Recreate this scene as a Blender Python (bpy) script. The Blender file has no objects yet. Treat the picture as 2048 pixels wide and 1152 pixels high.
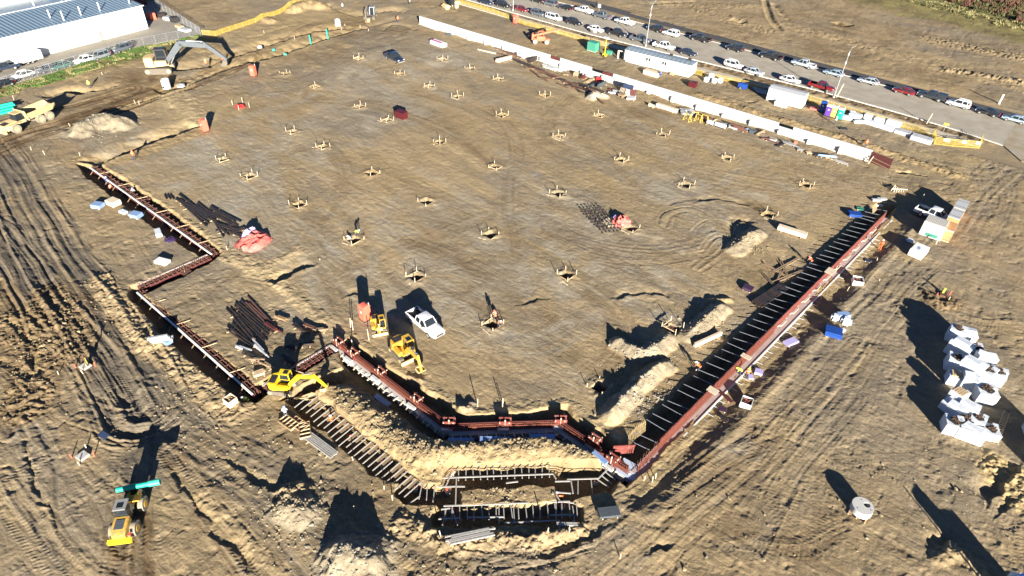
import bpy, math, random
import numpy as np
from mathutils import Matrix, Vector
R = math.radians
rnd = random.Random(7)
# ------------------------------------------------------------------ camera, sun, sky, exposure
scene = bpy.context.scene
COL = scene.collection
F_PX, CAM = 1296.37, np.array([39.9229, -109.5631, 54.0831])
PITCH, ROLL, YAW = 0.667575, 0.040603, -0.684504
_cz, _sz = math.cos(YAW), math.sin(YAW)
FW = np.array([_sz*math.cos(PITCH), _cz*math.cos(PITCH), -math.sin(PITCH)])
_rt = np.array([_cz, -_sz, 0.0]); _up = np.cross(_rt, FW)
_cr, _sr = math.cos(ROLL), math.sin(ROLL)
RT = _rt*_cr + _up*_sr; UP = _up*_cr - _rt*_sr
cam = bpy.data.cameras.new('camera'); cam_o = bpy.data.objects.new('camera', cam); COL.objects.link(cam_o)
cam.lens = F_PX/2048*36; cam.sensor_width = 36; cam.clip_end = 4000; cam.clip_start = 0.5
cam_o.matrix_world = Matrix(((RT[0], UP[0], -FW[0], CAM[0]), (RT[1], UP[1], -FW[1], CAM[1]), (RT[2], UP[2], -FW[2], CAM[2]), (0, 0, 0, 1)))
scene.camera = cam_o
SUN_EL, SUN_TO = 14.8, 144.0          # elevation, and the heading the light travels towards
sun = bpy.data.lights.new('sun', 'SUN'); sun.energy = 5.0; sun.angle = R(0.5); sun.color = (1.0, 0.93, 0.81)
sun_o = bpy.data.objects.new('sun', sun); COL.objects.link(sun_o)
_d = Vector((math.cos(R(SUN_TO))*math.cos(R(SUN_EL)), math.sin(R(SUN_TO))*math.cos(R(SUN_EL)), -math.sin(R(SUN_EL))))
sun_o.rotation_euler = _d.to_track_quat('-Z', 'Y').to_euler()
world = bpy.data.worlds.new('World'); scene.world = world; world.use_nodes = True
wt = world.node_tree; bg = wt.nodes['Background']
sky = wt.nodes.new('ShaderNodeTexSky'); sky.sky_type = 'NISHITA'; sky.sun_disc = False
sky.sun_elevation = R(SUN_EL); sky.sun_rotation = R(90-(SUN_TO+180)); sky.air_density = 0.35; sky.dust_density = 0.0; sky.ozone_density = 3.0
wt.links.new(sky.outputs[0], bg.inputs[0]); bg.inputs[1].default_value = 0.05
vs = scene.view_settings; vs.view_transform = 'Standard'; vs.look = 'None'; vs.exposure = 1.84; vs.gamma = 1.0; vs.use_curve_mapping = False
# ------------------------------------------------------------------ placing: where the sight line through a photo pixel meets a level plane
def W(px, py, z=0.0):
    d = FW + RT*((px-1024)/F_PX) - UP*((py-576)/F_PX)
    return CAM + d*((z-CAM[2])/d[2])
def WL(pts, z=0.0): return [tuple(W(a, b, z)[:2]) for a, b in pts]
# ------------------------------------------------------------------ noise
def _hash(ix, iy, s):
    h = (ix.astype(np.int64)*374761393 + iy.astype(np.int64)*668265263 + s*974634777) & 0x7fffffff
    h = ((h ^ (h >> 13))*1274126177) & 0x7fffffff
    return ((h ^ (h >> 16)) & 0xffff).astype(np.float32)/65535.0
def vnoise(x, y, s=0):
    x0 = np.floor(x); y0 = np.floor(y); fx = x-x0; fy = y-y0
    fx = fx*fx*(3-2*fx); fy = fy*fy*(3-2*fy)
    a = _hash(x0, y0, s); b = _hash(x0+1, y0, s); c = _hash(x0, y0+1, s); d = _hash(x0+1, y0+1, s)
    return (a+(b-a)*fx)*(1-fy) + (c+(d-c)*fx)*fy - 0.5
def fbm(x, y, sc, o=4, s=0, g=0.5):
    r = 0; a = 1.0; f = 1.0/sc
    for i in range(o):
        r = r + a*vnoise(x*f*(1+.07*i)+17*i, y*f+31*i, s+i); a *= g; f *= 2
    return r
def sstep(a, b, x):
    t = np.clip((x-a)/(b-a), 0, 1); return t*t*(3-2*t)
def pdist(x, y, pts):
    """distance, arc length and side of the nearest point of a polyline"""
    best = np.full(x.shape, 1e9, np.float32); arc = np.zeros(x.shape, np.float32); side = np.zeros(x.shape, np.float32); s0 = 0
    for (ax, ay), (bx, by) in zip(pts, pts[1:]):
        dx, dy = bx-ax, by-ay; L = math.hypot(dx, dy) or 1e-6
        t = np.clip(((x-ax)*dx+(y-ay)*dy)/L/L, 0, 1)
        ex = x-(ax+t*dx); ey = y-(ay+t*dy); d = np.sqrt(ex*ex+ey*ey)
        m = d < best
        best = np.where(m, d, best); arc = np.where(m, s0+t*L, arc); side = np.where(m, np.sign(dx*ey-dy*ex), side); s0 += L
    return best, arc, side
def smooth(pts, n=4):
    """Catmull-Rom through the points"""
    out = []; P = [pts[0]]+list(pts)+[pts[-1]]
    for i in range(1, len(P)-2):
        p0, p1, p2, p3 = [np.array(q, float) for q in P[i-1:i+3]]
        for k in range(n):
            t = k/n
            out.append(tuple(0.5*((2*p1)+(-p0+p2)*t+(2*p0-5*p1+4*p2-p3)*t*t+(-p0+3*p1-3*p2+p3)*t**3)))
    out.append(tuple(pts[-1])); return out
def inpoly(x, y, pts):
    r = np.zeros(x.shape, bool); n = len(pts)
    for i in range(n):
        (ax, ay), (bx, by) = pts[i], pts[(i+1) % n]
        if ay == by: continue
        c = ((ay > y) != (by > y)) & (x < (bx-ax)*(y-ay)/(by-ay)+ax); r ^= c
    return r
# ------------------------------------------------------------------ the earth: one height and one soil colour for every point
BANK = (.27, .225, .155); HAUL = (.128, .108, .082); CREAM = (.37, .285, .165); TAN = (.300, .226, .130); GREY = (.222, .182, .128); DARK = (.110, .072, .038); PALE = (.30, .222, .118); DUST = (.315, .278, .212); HEAP = (.245, .205, .142); MOIST = (.175, .125, .070); GRAVEL = (.36, .335, .275); YEL = (.36, .27, .135)
def wl(pts, n=4): return smooth(WL(pts), n)
# excavations: (outline in photo pixels, depth, bank run)
RWA, RWB = (24.9, -70.3), (29.0, 1.0)                 # the right foundation wall line
def rw(t, off): return (RWA[0]+(RWB[0]-RWA[0])*t+off, RWA[1]+(RWB[1]-RWA[1])*t)
DIG = [
 ([rw(-.035, .6), rw(-.03, -3.3), rw(.05, -3.2), rw(.5, -3.1), rw(.9, -3.0), rw(1.03, -2.8), rw(1.06, .4), rw(.5, .35)], 1.75, .9),
 (WL([(580, 790), (632, 783), (662, 809), (720, 856), (772, 897), (837, 952), (850, 966), (880, 966), (885, 943), (895, 930), (918, 927), (1000, 925), (1105, 920), (1160, 926), (1212, 930), (1228, 916), (1262, 945), (1240, 962), (1225, 995), (1168, 1008), (1168, 1046), (860, 1056), (858, 1035), (870, 1012), (803, 1010), (784, 985), (796, 966), (738, 947), (712, 917), (665, 887), (650, 862), (598, 835), (572, 800)]), 1.5, .55),
 (WL([(672, 690), (697, 674), (742, 708), (778, 733), (840, 766), (890, 799), (934, 828), (1010, 825), (1076, 822), (1103, 813), (1136, 810), (1148, 828), (1176, 846), (1205, 858), (1227, 884), (1246, 904), (1215, 940), (1190, 925), (1130, 893), (1085, 882), (900, 890), (865, 880), (805, 838), (740, 790), (700, 768), (640, 785), (560, 800), (580, 780), (640, 752), (680, 733)]), 1.55, .65),
 (WL([(152, 327), (200, 327), (300, 388), (400, 462), (448, 505), (428, 520), (300, 583), (285, 590), (360, 640), (440, 705), (512, 765), (560, 742), (655, 688), (690, 690), (660, 712), (560, 770), (510, 806), (482, 802), (416, 755), (334, 684), (252, 590), (256, 572), (326, 548), (404, 514), (328, 470), (238, 404), (168, 350)]), 1.35, .5),
]
ISLAND = [WL([(921, 980), (1000, 976), (1108, 972), (1113, 1000), (1000, 1006), (924, 1009)]), WL([(1150, 1000), (1210, 985), (1230, 1000), (1168, 1012)])]
# ditches: (centre line, half width, bank run, depth)
DITCH = [
  ([(1560, 60), (1540, 35), (1530, 0)], .5, .8, .3),
 ([rw(-.02, 1.5), rw(.5, 1.45), rw(.98, 1.3)], .7, 2.3, .34),
]
# scarps: the ground on the far side of the line drops away and climbs back over `fade` metres
STEP = [
 ([(1790, 343), (1815, 347), (1845, 350)], .8, 1.6), ([(95, 197), (130, 182), (165, 184), (210, 180), (240, 168)], .4, 3),
 ([(192, 335), (232, 316), (300, 288), (360, 268), (404, 252)], 1.15, 6), ([(322, 188), (380, 168), (440, 144), (500, 126), (560, 112), (620, 90), (690, 66), (740, 54)], .75, 6), ([(740, 54), (790, 42), (812, 38)], .35, 4),
 ([(330, 142), (400, 138), (440, 126), (500, 106), (560, 86), (620, 68), (690, 54)], .85, 6), ([(640, 10), (680, 24), (706, 32), (735, 30), (780, 22), (806, 26)], .5, 5), ([(550, 572), (585, 550), (610, 540), (634, 530)], .7, 4), ([(558, 560), (600, 540)], .3, 2),
 ([(205, 122), (280, 110), (380, 74), (450, 68)], .28, 3), ([(770, 62), (778, 52), (795, 50), (812, 54), (825, 62)], .3, 3), ([(350, 187), (372, 180), (400, 172)], .3, 3), ([(500, 80), (560, 60), (600, 50)], .2, 3), ([(240, 215), (300, 200), (340, 185)], .25, 3),
 ([(90, 196), (125, 184), (160, 190)], .6, 4), ([(0, 640), (60, 700), (58, 760)], .2, 2), ([(1500, 210), (1515, 204)], .2, 2), ([(1440, 190), (1600, 236)], .12, 2), ([(1395, 405), (1440, 400), (1500, 415)], .22, 2), ([(1470, 470), (1480, 440), (1500, 450)], .4, 2),
 ([(640, 1010), (700, 1050), (760, 1080)], .2, 2), ([(860, 1065), (910, 1078), (960, 1066)], .5, 2), ([(1010, 1070), (1060, 1078), (1100, 1064), (1150, 1058)], .4, 2), ([(1070, 1120), (1150, 1100), (1220, 1060)], .3, 2), ([(1300, 1110), (1350, 1095)], .3, 1.5), ([(1870, 1110), (1900, 1090), (1930, 1100)], .6, 2), ([(1980, 1010), (2020, 960), (2048, 930)], .4, 3), ([(2000, 1030), (2048, 1000)], .2, 2),
 ([(330, 940), (380, 1000), (420, 1060), (500, 1140)], .2, 1.5), ([(440, 920), (500, 960), (560, 990)], .35, 2), ([(40, 870), (60, 960), (110, 1060)], .12, 1), ([(880, 825), (950, 822)], .25, 1.5), ([(1040, 610), (1090, 600)], .15, 1.5), ([(1230, 600), (1300, 590), (1340, 600)], .2, 2),
 ([(690, 595), (720, 590), (740, 598)], .3, 2), ([(1270, 690), (1230, 655)], .1, 1), ([(1300, 10), (1400, 4)], .5, 4), ([(1455, 40), (1480, 48), (1500, 44)], .6, 4), ([(1660, 45), (1690, 55), (1710, 50)], .8, 4), ([(1900, 135), (1930, 150), (1950, 148)], .6, 4), ([(1540, 5), (1560, 30), (1580, 45)], .5, 3),
]
# banks and windrows: (line, half width, height, clods, colour)
RIDGE = [
 ([(640, 778), (700, 812), (780, 868), (850, 910), (905, 925)], 2.0, .8, .15, PALE),
 ([(870, 905), (940, 905), (1040, 898), (1110, 900), (1170, 915), (1205, 935)], 1.7, .75, .15, PALE),
 ([(615, 800), (700, 860), (800, 930), (850, 955)], .5, .05, .1, YEL),
 ([(1222, 832), (1250, 800), (1285, 766), (1312, 742), (1328, 736)], .9, 1.1, .12, BANK),
 ([(1238, 690), (1262, 704), (1290, 712), (1325, 690), (1335, 680)], .9, 1.15, .08, BANK),
 ([(1380, 668), (1400, 655), (1425, 630), (1440, 618)], 1.0, 1.0, .07, BANK),
 ([(1468, 500), (1490, 480), (1512, 468)], 1.1, .9, .06, BANK),
 ([(1420, 605), (1455, 600)], .6, .35, .2, PALE),
 ([(560, 572), (600, 600), (650, 640), (690, 667), (745, 705), (790, 738), (842, 766), (890, 800), (938, 826), (1010, 824), (1076, 820), (1105, 812), (1135, 812), (1175, 842), (1205, 858), (1235, 890)], .85, .12, .08, CREAM),
 ([(200, 338), (260, 372), (330, 424), (400, 470), (455, 510), (520, 540), (552, 560)], 1.15, .10, .12, CREAM),
 ([(165, 322), (230, 318), (300, 296), (395, 262)], 1.6, .08, .1, PALE),
 ([(345, 190), (375, 215), (400, 238)], 2.0, .06, .12, CREAM),
 ([(500, 545), (560, 520), (600, 500)], .8, .05, .1, CREAM),
 ([(0, 178), (120, 160), (260, 128), (360, 105), (430, 96)], 1.8, .03, .05, PALE),
 ([(168, 262), (190, 250), (214, 245), (240, 250)], 2.4, 1.7, .22, HEAP),
 ([(590, 22), (620, 12), (640, 16)], 2.6, 1.6, .2, PALE),
 ([(520, 38), (545, 44)], 1.6, .6, .3, PALE),
 ([(575, 1014), (595, 1020), (612, 1026)], 1.5, .85, .16, HEAP),
 ([(575, 985), (600, 978)], .8, .45, .5, TAN),
 ([(1184, 196), (1196, 186), (1206, 194)], 1.0, 1.1, .1, GRAVEL),
 ([(694, 1118), (712, 1122), (735, 1128)], 2.1, 1.8, .16, HEAP),
 ([(1390, 255), (1500, 292), (1700, 345)], .5, .0, .05, TAN),
 ([(1400, 190), (1500, 222), (1650, 265), (1800, 312), (1920, 352)], 1.3, .25, .15, PALE),
 ([(1560, 48), (1650, 70), (1730, 92)], 2.2, .08, .2, TAN),
 ([(1750, 98), (1850, 125), (1950, 150), (2048, 175)], 3.0, .05, .12, TAN),
 ([(1400, 20), (1480, 45), (1530, 60)], 3.0, .12, .25, TAN),
 ([(1330, 8), (1420, 12), (1500, 10)], 2.5, .1, .2, TAN),
 ([(1900, 140), (1960, 150), (2040, 165)], 1.6, .3, .5, TAN),
 ([(1880, 1120), (1920, 1105), (1960, 1140)], .7, .2, .2, TAN),
 ([(2000, 940), (2030, 960), (2048, 1000)], 1.5, .25, .25, YEL),
 ([(1860, 590), (1880, 610), (1910, 605)], .9, .25, .3, MOIST),
 ([(800, 1046), (860, 1070), (900, 1085), (1000, 1080), (1100, 1075), (1160, 1060)], .8, .25, .35, TAN),
 ([(300, 690), (350, 715), (420, 770), (470, 820)], 1.6, .15, .22, TAN),
 ([(200, 560), (240, 620), (300, 690)], 1.2, .2, .25, TAN),
 ([(30, 640), (60, 700), (70, 760), (50, 820)], 1.8, .1, .28, MOIST), ([(100, 590), (130, 650), (150, 700)], 1.8, .1, .28, MOIST),
 ([(1870, 80), (1990, 105), (2048, 118)], 3, .2, .3, TAN), ([(395, 990), (470, 1060), (560, 1150)], .6, .08, .1, TAN),
 
 ([(1150, 900), (1190, 880), (1215, 870)], .3, .1, .2, PALE), ([(920, 820), (940, 812)], .7, .35, .3, GREY), ([(815, 760), (835, 766)], .7, .3, .2, GREY),
]
# wheel tracks: (line, half width, ruts, depth, lug pattern, colour, how much of the colour)
TRACK = [
 ([(-60, 250), (0, 330), (60, 440), (130, 560), (200, 660), (250, 740), (290, 820)], 4.6, 7, .17, 0, HAUL, .95),
 ([(-80, 430), (0, 470), (60, 560), (120, 640), (190, 720), (255, 800)], 2.6, 5, .2, 0, HAUL, .8),
 ([(280, 790), (270, 860), (262, 960), (250, 1060), (245, 1200)], 2.3, 3, .10, 1, HAUL, .8),
 ([(255, 1060), (250, 1152), (250, 1250)], 1.8, 3, .09, 1, DARK, .7),
 ([(250, 740), (340, 840), (420, 900), (540, 960), (650, 1015), (780, 1080), (900, 1130), (1050, 1150)], 2.6, 4, .11, 1, HAUL, .8),
 ([(290, 790), (350, 900), (420, 990), (500, 1080), (600, 1200)], 2.0, 3, .11, 1, GREY, .6),
 ([(340, 900), (400, 1000), (470, 1080), (540, 1180)], 1.2, 3, .12, 1, MOIST, .6),
 ([(1000, 1160), (1150, 1120), (1300, 1010), (1440, 900), (1560, 780), (1680, 660), (1800, 540), (1890, 450), (1960, 380), (2060, 290)], 3.3, 6, .10, 1, GREY, .55),
 ([(950, 1130), (1100, 1090), (1230, 1020), (1330, 940), (1420, 870)], 1.4, 3, .15, 0, TAN, .5),
 ([(1240, 1170), (1340, 1080), (1450, 980), (1540, 900), (1620, 800), (1720, 690)], 1.6, 4, .10, 0, TAN, .4),
 ([(1490, 1080), (1560, 960), (1620, 880), (1700, 790)], 1.8, 6, .11, 0, GREY, .5),
 ([(1330, 1000), (1400, 950), (1480, 905), (1560, 880)], .8, 2, .16, 1, MOIST, .5),
 ([(1360, 950), (1440, 890), (1500, 850)], 1.1, 3, .16, 1, MOIST, .7),
 ([(60, 845), (95, 930), (105, 1030), (150, 1100), (240, 1160)], 1.3, 3, .12, 1, GREY, .7),
 ([(0, 960), (60, 1060), (140, 1150)], 1.6, 3, .12, 1, TAN, .5),
 ([(110, 850), (160, 815), (200, 830), (225, 880), (228, 960)], .5, 1, .2, 0, GREY, .5),
 ([(130, 700), (118, 740), (110, 790), (125, 830), (190, 860), (260, 890)], .6, 2, .22, 0, MOIST, .6),
 ([(165, 720), (150, 760), (170, 790), (220, 810)], .5, 1, .22, 1, TAN, .5),
 ([(0, 560), (40, 640), (58, 740), (40, 800), (20, 870)], .8, 2, .3, 0, MOIST, .7),
 ([(0, 730), (20, 740), (45, 760)], 1.0, 3, .25, 0, PALE, .5),
 ([(-20, 305), (60, 270), (140, 246), (230, 214), (330, 180), (420, 150), (500, 112)], 3.6, 8, .20, 0, DARK, 1.0),
 ([(0, 250), (80, 225), (160, 205), (260, 178)], 2.2, 4, .15, 0, DARK, .9),
 ([(0, 195), (100, 170), (200, 150), (300, 122), (380, 95)], 1.2, 2, .05, 0, GREY, .3),
 ([(430, 130), (480, 110), (560, 90), (640, 50), (720, 40)], 3.0, 4, .10, 0, MOIST, .8),
 ([(760, 62), (720, 100), (660, 140), (600, 170), (540, 178), (516, 182)], 2.6, 5, .05, 0, GREY, .75),
 ([(640, 150), (590, 165), (540, 170), (515, 180), (540, 190), (600, 180)], 1.2, 4, .05, 0, GREY, .4),
 ([(770, 70), (790, 60), (830, 55), (850, 60)], 1.4, 3, .12, 0, MOIST, .5),
 ([(700, 52), (760, 55), (800, 60)], 2.4, 3, .06, 0, DARK, .6),
 ([(500, 290), (640, 340), (800, 420), (960, 470), (1120, 560)], 1.8, 4, .035, 0, DUST, .25),
 ([(640, 120), (800, 200), (960, 280), (1100, 350), (1260, 420), (1400, 470)], 1.6, 3, .035, 0, GREY, .3),
 ([(900, 120), (1040, 230), (1200, 330), (1330, 390)], 1.6, 4, .03, 0, GREY, .3),
 ([(1000, 150), (1180, 260), (1400, 330), (1600, 400)], 1.8, 3, .03, 0, GREY, .3),
 ([(1090, 440), (1150, 478), (1230, 500), (1320, 505), (1400, 490), (1450, 470)], 1.5, 4, .07, 1, GREY, .4),
 ([(1110, 470), (1180, 510), (1260, 525), (1350, 520), (1440, 500)], 1.2, 3, .07, 1, TAN, .4),
 ([(1330, 450), (1340, 430), (1380, 420), (1420, 440), (1440, 470)], 1.0, 4, .14, 0, GREY, .5),
 ([(1400, 465), (1420, 448), (1450, 450), (1462, 470)], 1.0, 4, .16, 0, GREY, .5),
 ([(1400, 500), (1430, 470), (1460, 480), (1440, 510), (1400, 540)], 1.2, 4, .14, 0, TAN, .5),
 ([(1350, 410), (1420, 402), (1500, 410), (1540, 430)], .8, 3, .12, 1, MOIST, .5),
 ([(1700, 380), (1800, 400), (1900, 400), (2060, 380)], 2.5, 5, .05, 0, TAN, .4),
 ([(1440, 350), (1560, 370), (1700, 360), (1800, 372)], 2.4, 5, .04, 0, GREY, .3),
 ([(1880, 330), (1960, 350), (2048, 330)], 3, 7, .10, 1, GREY, .4), ([(1960, 300), (1990, 380), (1950, 470)], 3, 8, .09, 1, GREY, .5),
 ([(1900, 620), (1960, 640), (2048, 650)], 1.0, 2, .1, 1, TAN, .5), ([(1700, 760), (1760, 660), (1810, 600), (1880, 540)], 1.4, 5, .09, 0, TAN, .4),
 ([(1660, 925), (1760, 915), (1850, 910), (1960, 890)], .8, 2, .06, 1, TAN, .3), ([(1500, 1080), (1600, 1090), (1700, 1050), (1800, 1090)], 1.0, 2, .09, 1, MOIST, .4),
 ([(500, 330), (420, 420), (520, 500), (640, 560), (700, 620)], 1.2, 3, .03, 0, GREY, .3),
 ([(330, 600), (400, 570), (460, 560), (540, 570)], 2.0, 7, .08, 0, TAN, .3), ([(300, 560), (250, 480), (280, 420)], 1.6, 4, .14, 1, TAN, .3),
 ([(1220, 1010), (1300, 960), (1400, 880)], .4, 1, .14, 0, GREY, .4), ([(930, 1100), (1050, 1110), (1180, 1080)], 1.2, 5, .2, 1, GREY, .5),
 ([(1360, 240), (1480, 282), (1640, 330), (1760, 360)], 1.2, 2, .06, 0, GREY, .4), ([(1000, 35), (1200, 105), (1400, 175), (1600, 238), (1780, 292)], 1.3, 3, .06, 0, GREY, .5),
 ([(1520, 0), (1560, 30), (1580, 45), (1600, 55)], 1.4, 4, .16, 0, TAN, .4), ([(1300, -10), (1500, 60), (1700, 120), (1900, 170), (2060, 200)], 2.2, 3, .06, 0, MOIST, .4),
 ([(1600, 0), (1750, 45), (1900, 80), (2060, 100)], 2.5, 3, .06, 0, MOIST, .5), ([(420, 30), (480, 34), (560, 10)], 3, 4, .05, 0, GREY, .6),
 ([(760, 130), (900, 230), (1060, 310), (1230, 390), (1380, 440)], 2.6, 4, .03, 0, PALE, .7), ([(560, 230), (700, 300), (860, 380), (1000, 440), (1150, 520)], 2.2, 4, .03, 0, PALE, .6), ([(430, 350), (560, 430), (700, 560), (760, 640)], 1.6, 4, .03, 0, DUST, .6), ([(1000, 240), (1200, 300), (1420, 350), (1640, 390)], 2.4, 4, .03, 0, PALE, .6), ([(900, 140), (1060, 180), (1260, 250), (1500, 300)], 2.4, 4, .03, 0, PALE, .6),
 ([(620, 200), (760, 210), (900, 260), (1000, 330)], 2.0, 4, .03, 0, MOIST, .5), ([(820, 480), (960, 540), (1060, 620), (1120, 700)], 2.4, 4, .04, 0, MOIST, .5), ([(1150, 560), (1230, 620), (1240, 700), (1180, 760)], 1.8, 3, .04, 1, MOIST, .5), ([(900, 620), (980, 680), (1080, 690), (1140, 660)], 1.8, 5, .04, 0, DUST, .6), ([(700, 190), (600, 250), (540, 330), (560, 420)], 1.8, 3, .03, 0, DUST, .5),
]
BLOB = [((505, 330), 70, 26, DUST, .9), ((400, 300), 60, 40, DUST, .7), ((470, 420), 80, 40, DUST, .7), ((345, 370), 50, 14, DUST, .6), ((600, 620), 60, 30, DUST, .4), ((1130, 330), 120, 30, GREY, .5), ((550, 470), 60, 30, DUST, .3), ((770, 240), 60, 18, DUST, .5), ((740, 256), 28, 9, DUST, .8), ((760, 112), 50, 18, DUST, .5), ((980, 110), 60, 20, DUST, .6), ((1072, 350), 16, 6, DUST, 1), ((830, 530), 45, 25, DUST, .6),
 ((1000, 660), 90, 30, GREY, .5), ((640, 500), 50, 40, DUST, .3), ((1040, 180), 60, 20, GREY, .5), ((720, 250), 90, 40, GREY, .6), ((1190, 400), 80, 20, GREY, .5), ((1790, 880), 160, 60, GREY, .5), ((1700, 780), 120, 60, GREY, .6), ((2000, 560), 60, 60, GREY, .6), ((1920, 860), 200, 90, TAN, .2),
 ((180, 610), 60, 50, DARK, .65), ((40, 700), 60, 120, DARK, .5), ((130, 690), 60, 90, DARK, .45), ((290, 160), 60, 14, DARK, .7), ((230, 150), 60, 10, MOIST, .6), ((700, 40), 60, 12, DARK, .5), ((190, 910), 80, 60, TAN, .5), ((700, 60), 90, 30, MOIST, .6), ((640, 40), 120, 20, YEL, .4), ((500, 80), 120, 30, YEL, .4), ((1500, 420), 60, 20, MOIST, .6), ((1520, 440), 50, 20, MOIST, .4),
 ((1650, 62), 60, 14, DARK, .5), ((1690, 50), 30, 8, DARK, .6), ((1930, 150), 50, 10, DARK, .4), ((1400, 215), 200, 30, TAN, .3), ((1150, 100), 160, 20, YEL, .3), ((1900, 330), 120, 30, YEL, .5), ((1600, 620), 90, 30, MOIST, .5), ((1560, 700), 90, 50, MOIST, .3), ((1230, 870), 60, 30, YEL, .6), ((1060, 780), 80, 30, GREY, .5), ((690, 950), 60, 40, GREY, .6), ((800, 1050), 80, 40, GREY, .4), ((330, 190), 40, 14, YEL, .7), ((395, 225), 70, 22, YEL, .7),
 ((1240, 165), 80, 20, MOIST, .3), ((1290, 225), 60, 14, MOIST, .6), ((450, 660), 60, 40, PALE, .3), ((350, 760), 60, 40, YEL, .3), ((610, 700), 40, 30, MOIST, .5), ((1880, 600), 50, 20, MOIST, .6), ((1620, 560), 60, 30, MOIST, .3)]
_r2 = random.Random(11)
def wander(cx, cy, n, step, turn, h0):
    p = [(cx, cy)]; h = h0; k = _r2.uniform(-turn, turn)
    for i in range(n):
        h += k + _r2.uniform(-turn, turn)*.4; cx += math.cos(h)*step; cy += math.sin(h)*step; p.append((cx, cy))
    return p
AUTO = []
for i in range(70):       # yard outside the foundations
    px, py = _r2.uniform(0, 2048), _r2.uniform(560, 1150)
    if 500 < px < 1280 and py < 1040: continue
    x, y, _ = W(px, py)
    AUTO.append((wander(x, y, 8, 1.6, .16, _r2.choice([1.2, 2.3, -.3, .6])+_r2.uniform(-.4, .4)), _r2.choice([.3, .5, .9]), _r2.choice([1, 2, 2]), _r2.uniform(.03, .09), _r2.random() < .75, _r2.choice([TAN, GREY, MOIST, PALE]), .22))
for i in range(110):       # slab area
    x, y = _r2.uniform(-95, 22), _r2.uniform(-70, 12)
    AUTO.append((wander(x, y, 9, 2.6, .10, _r2.choice([0, 0, -.3, 2.6, 1.4])+_r2.uniform(-.35, .35)), _r2.choice([.9, 1.3]), _r2.choice([2, 4]), _r2.uniform(.012, .03), _r2.random() < .4, _r2.choice([PALE, GREY, DUST, DUST, MOIST]), .38))
for i in range(30):       # beyond the road
    x, y = _r2.uniform(-90, 60), _r2.uniform(68, 140)
    AUTO.append((wander(x, y, 9, 4, .10, _r2.uniform(-.5, .3)), _r2.choice([.9, 1.5]), 3, _r2.uniform(.04, .08), 0, _r2.choice([TAN, GREY, MOIST]), .3))
COLPITS = []
EX = [-260, -60, -27, 0, 18, 31, 38, 260]; EY = [42, 42, 44.6, 46.5, 46.4, 45.4, 44.2, 42]; UX = [-260, -59, -26, 6, 25, 260]; UY = [40.1, 39.7, 40.5, 43.0, 42.5, 42.5]
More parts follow.
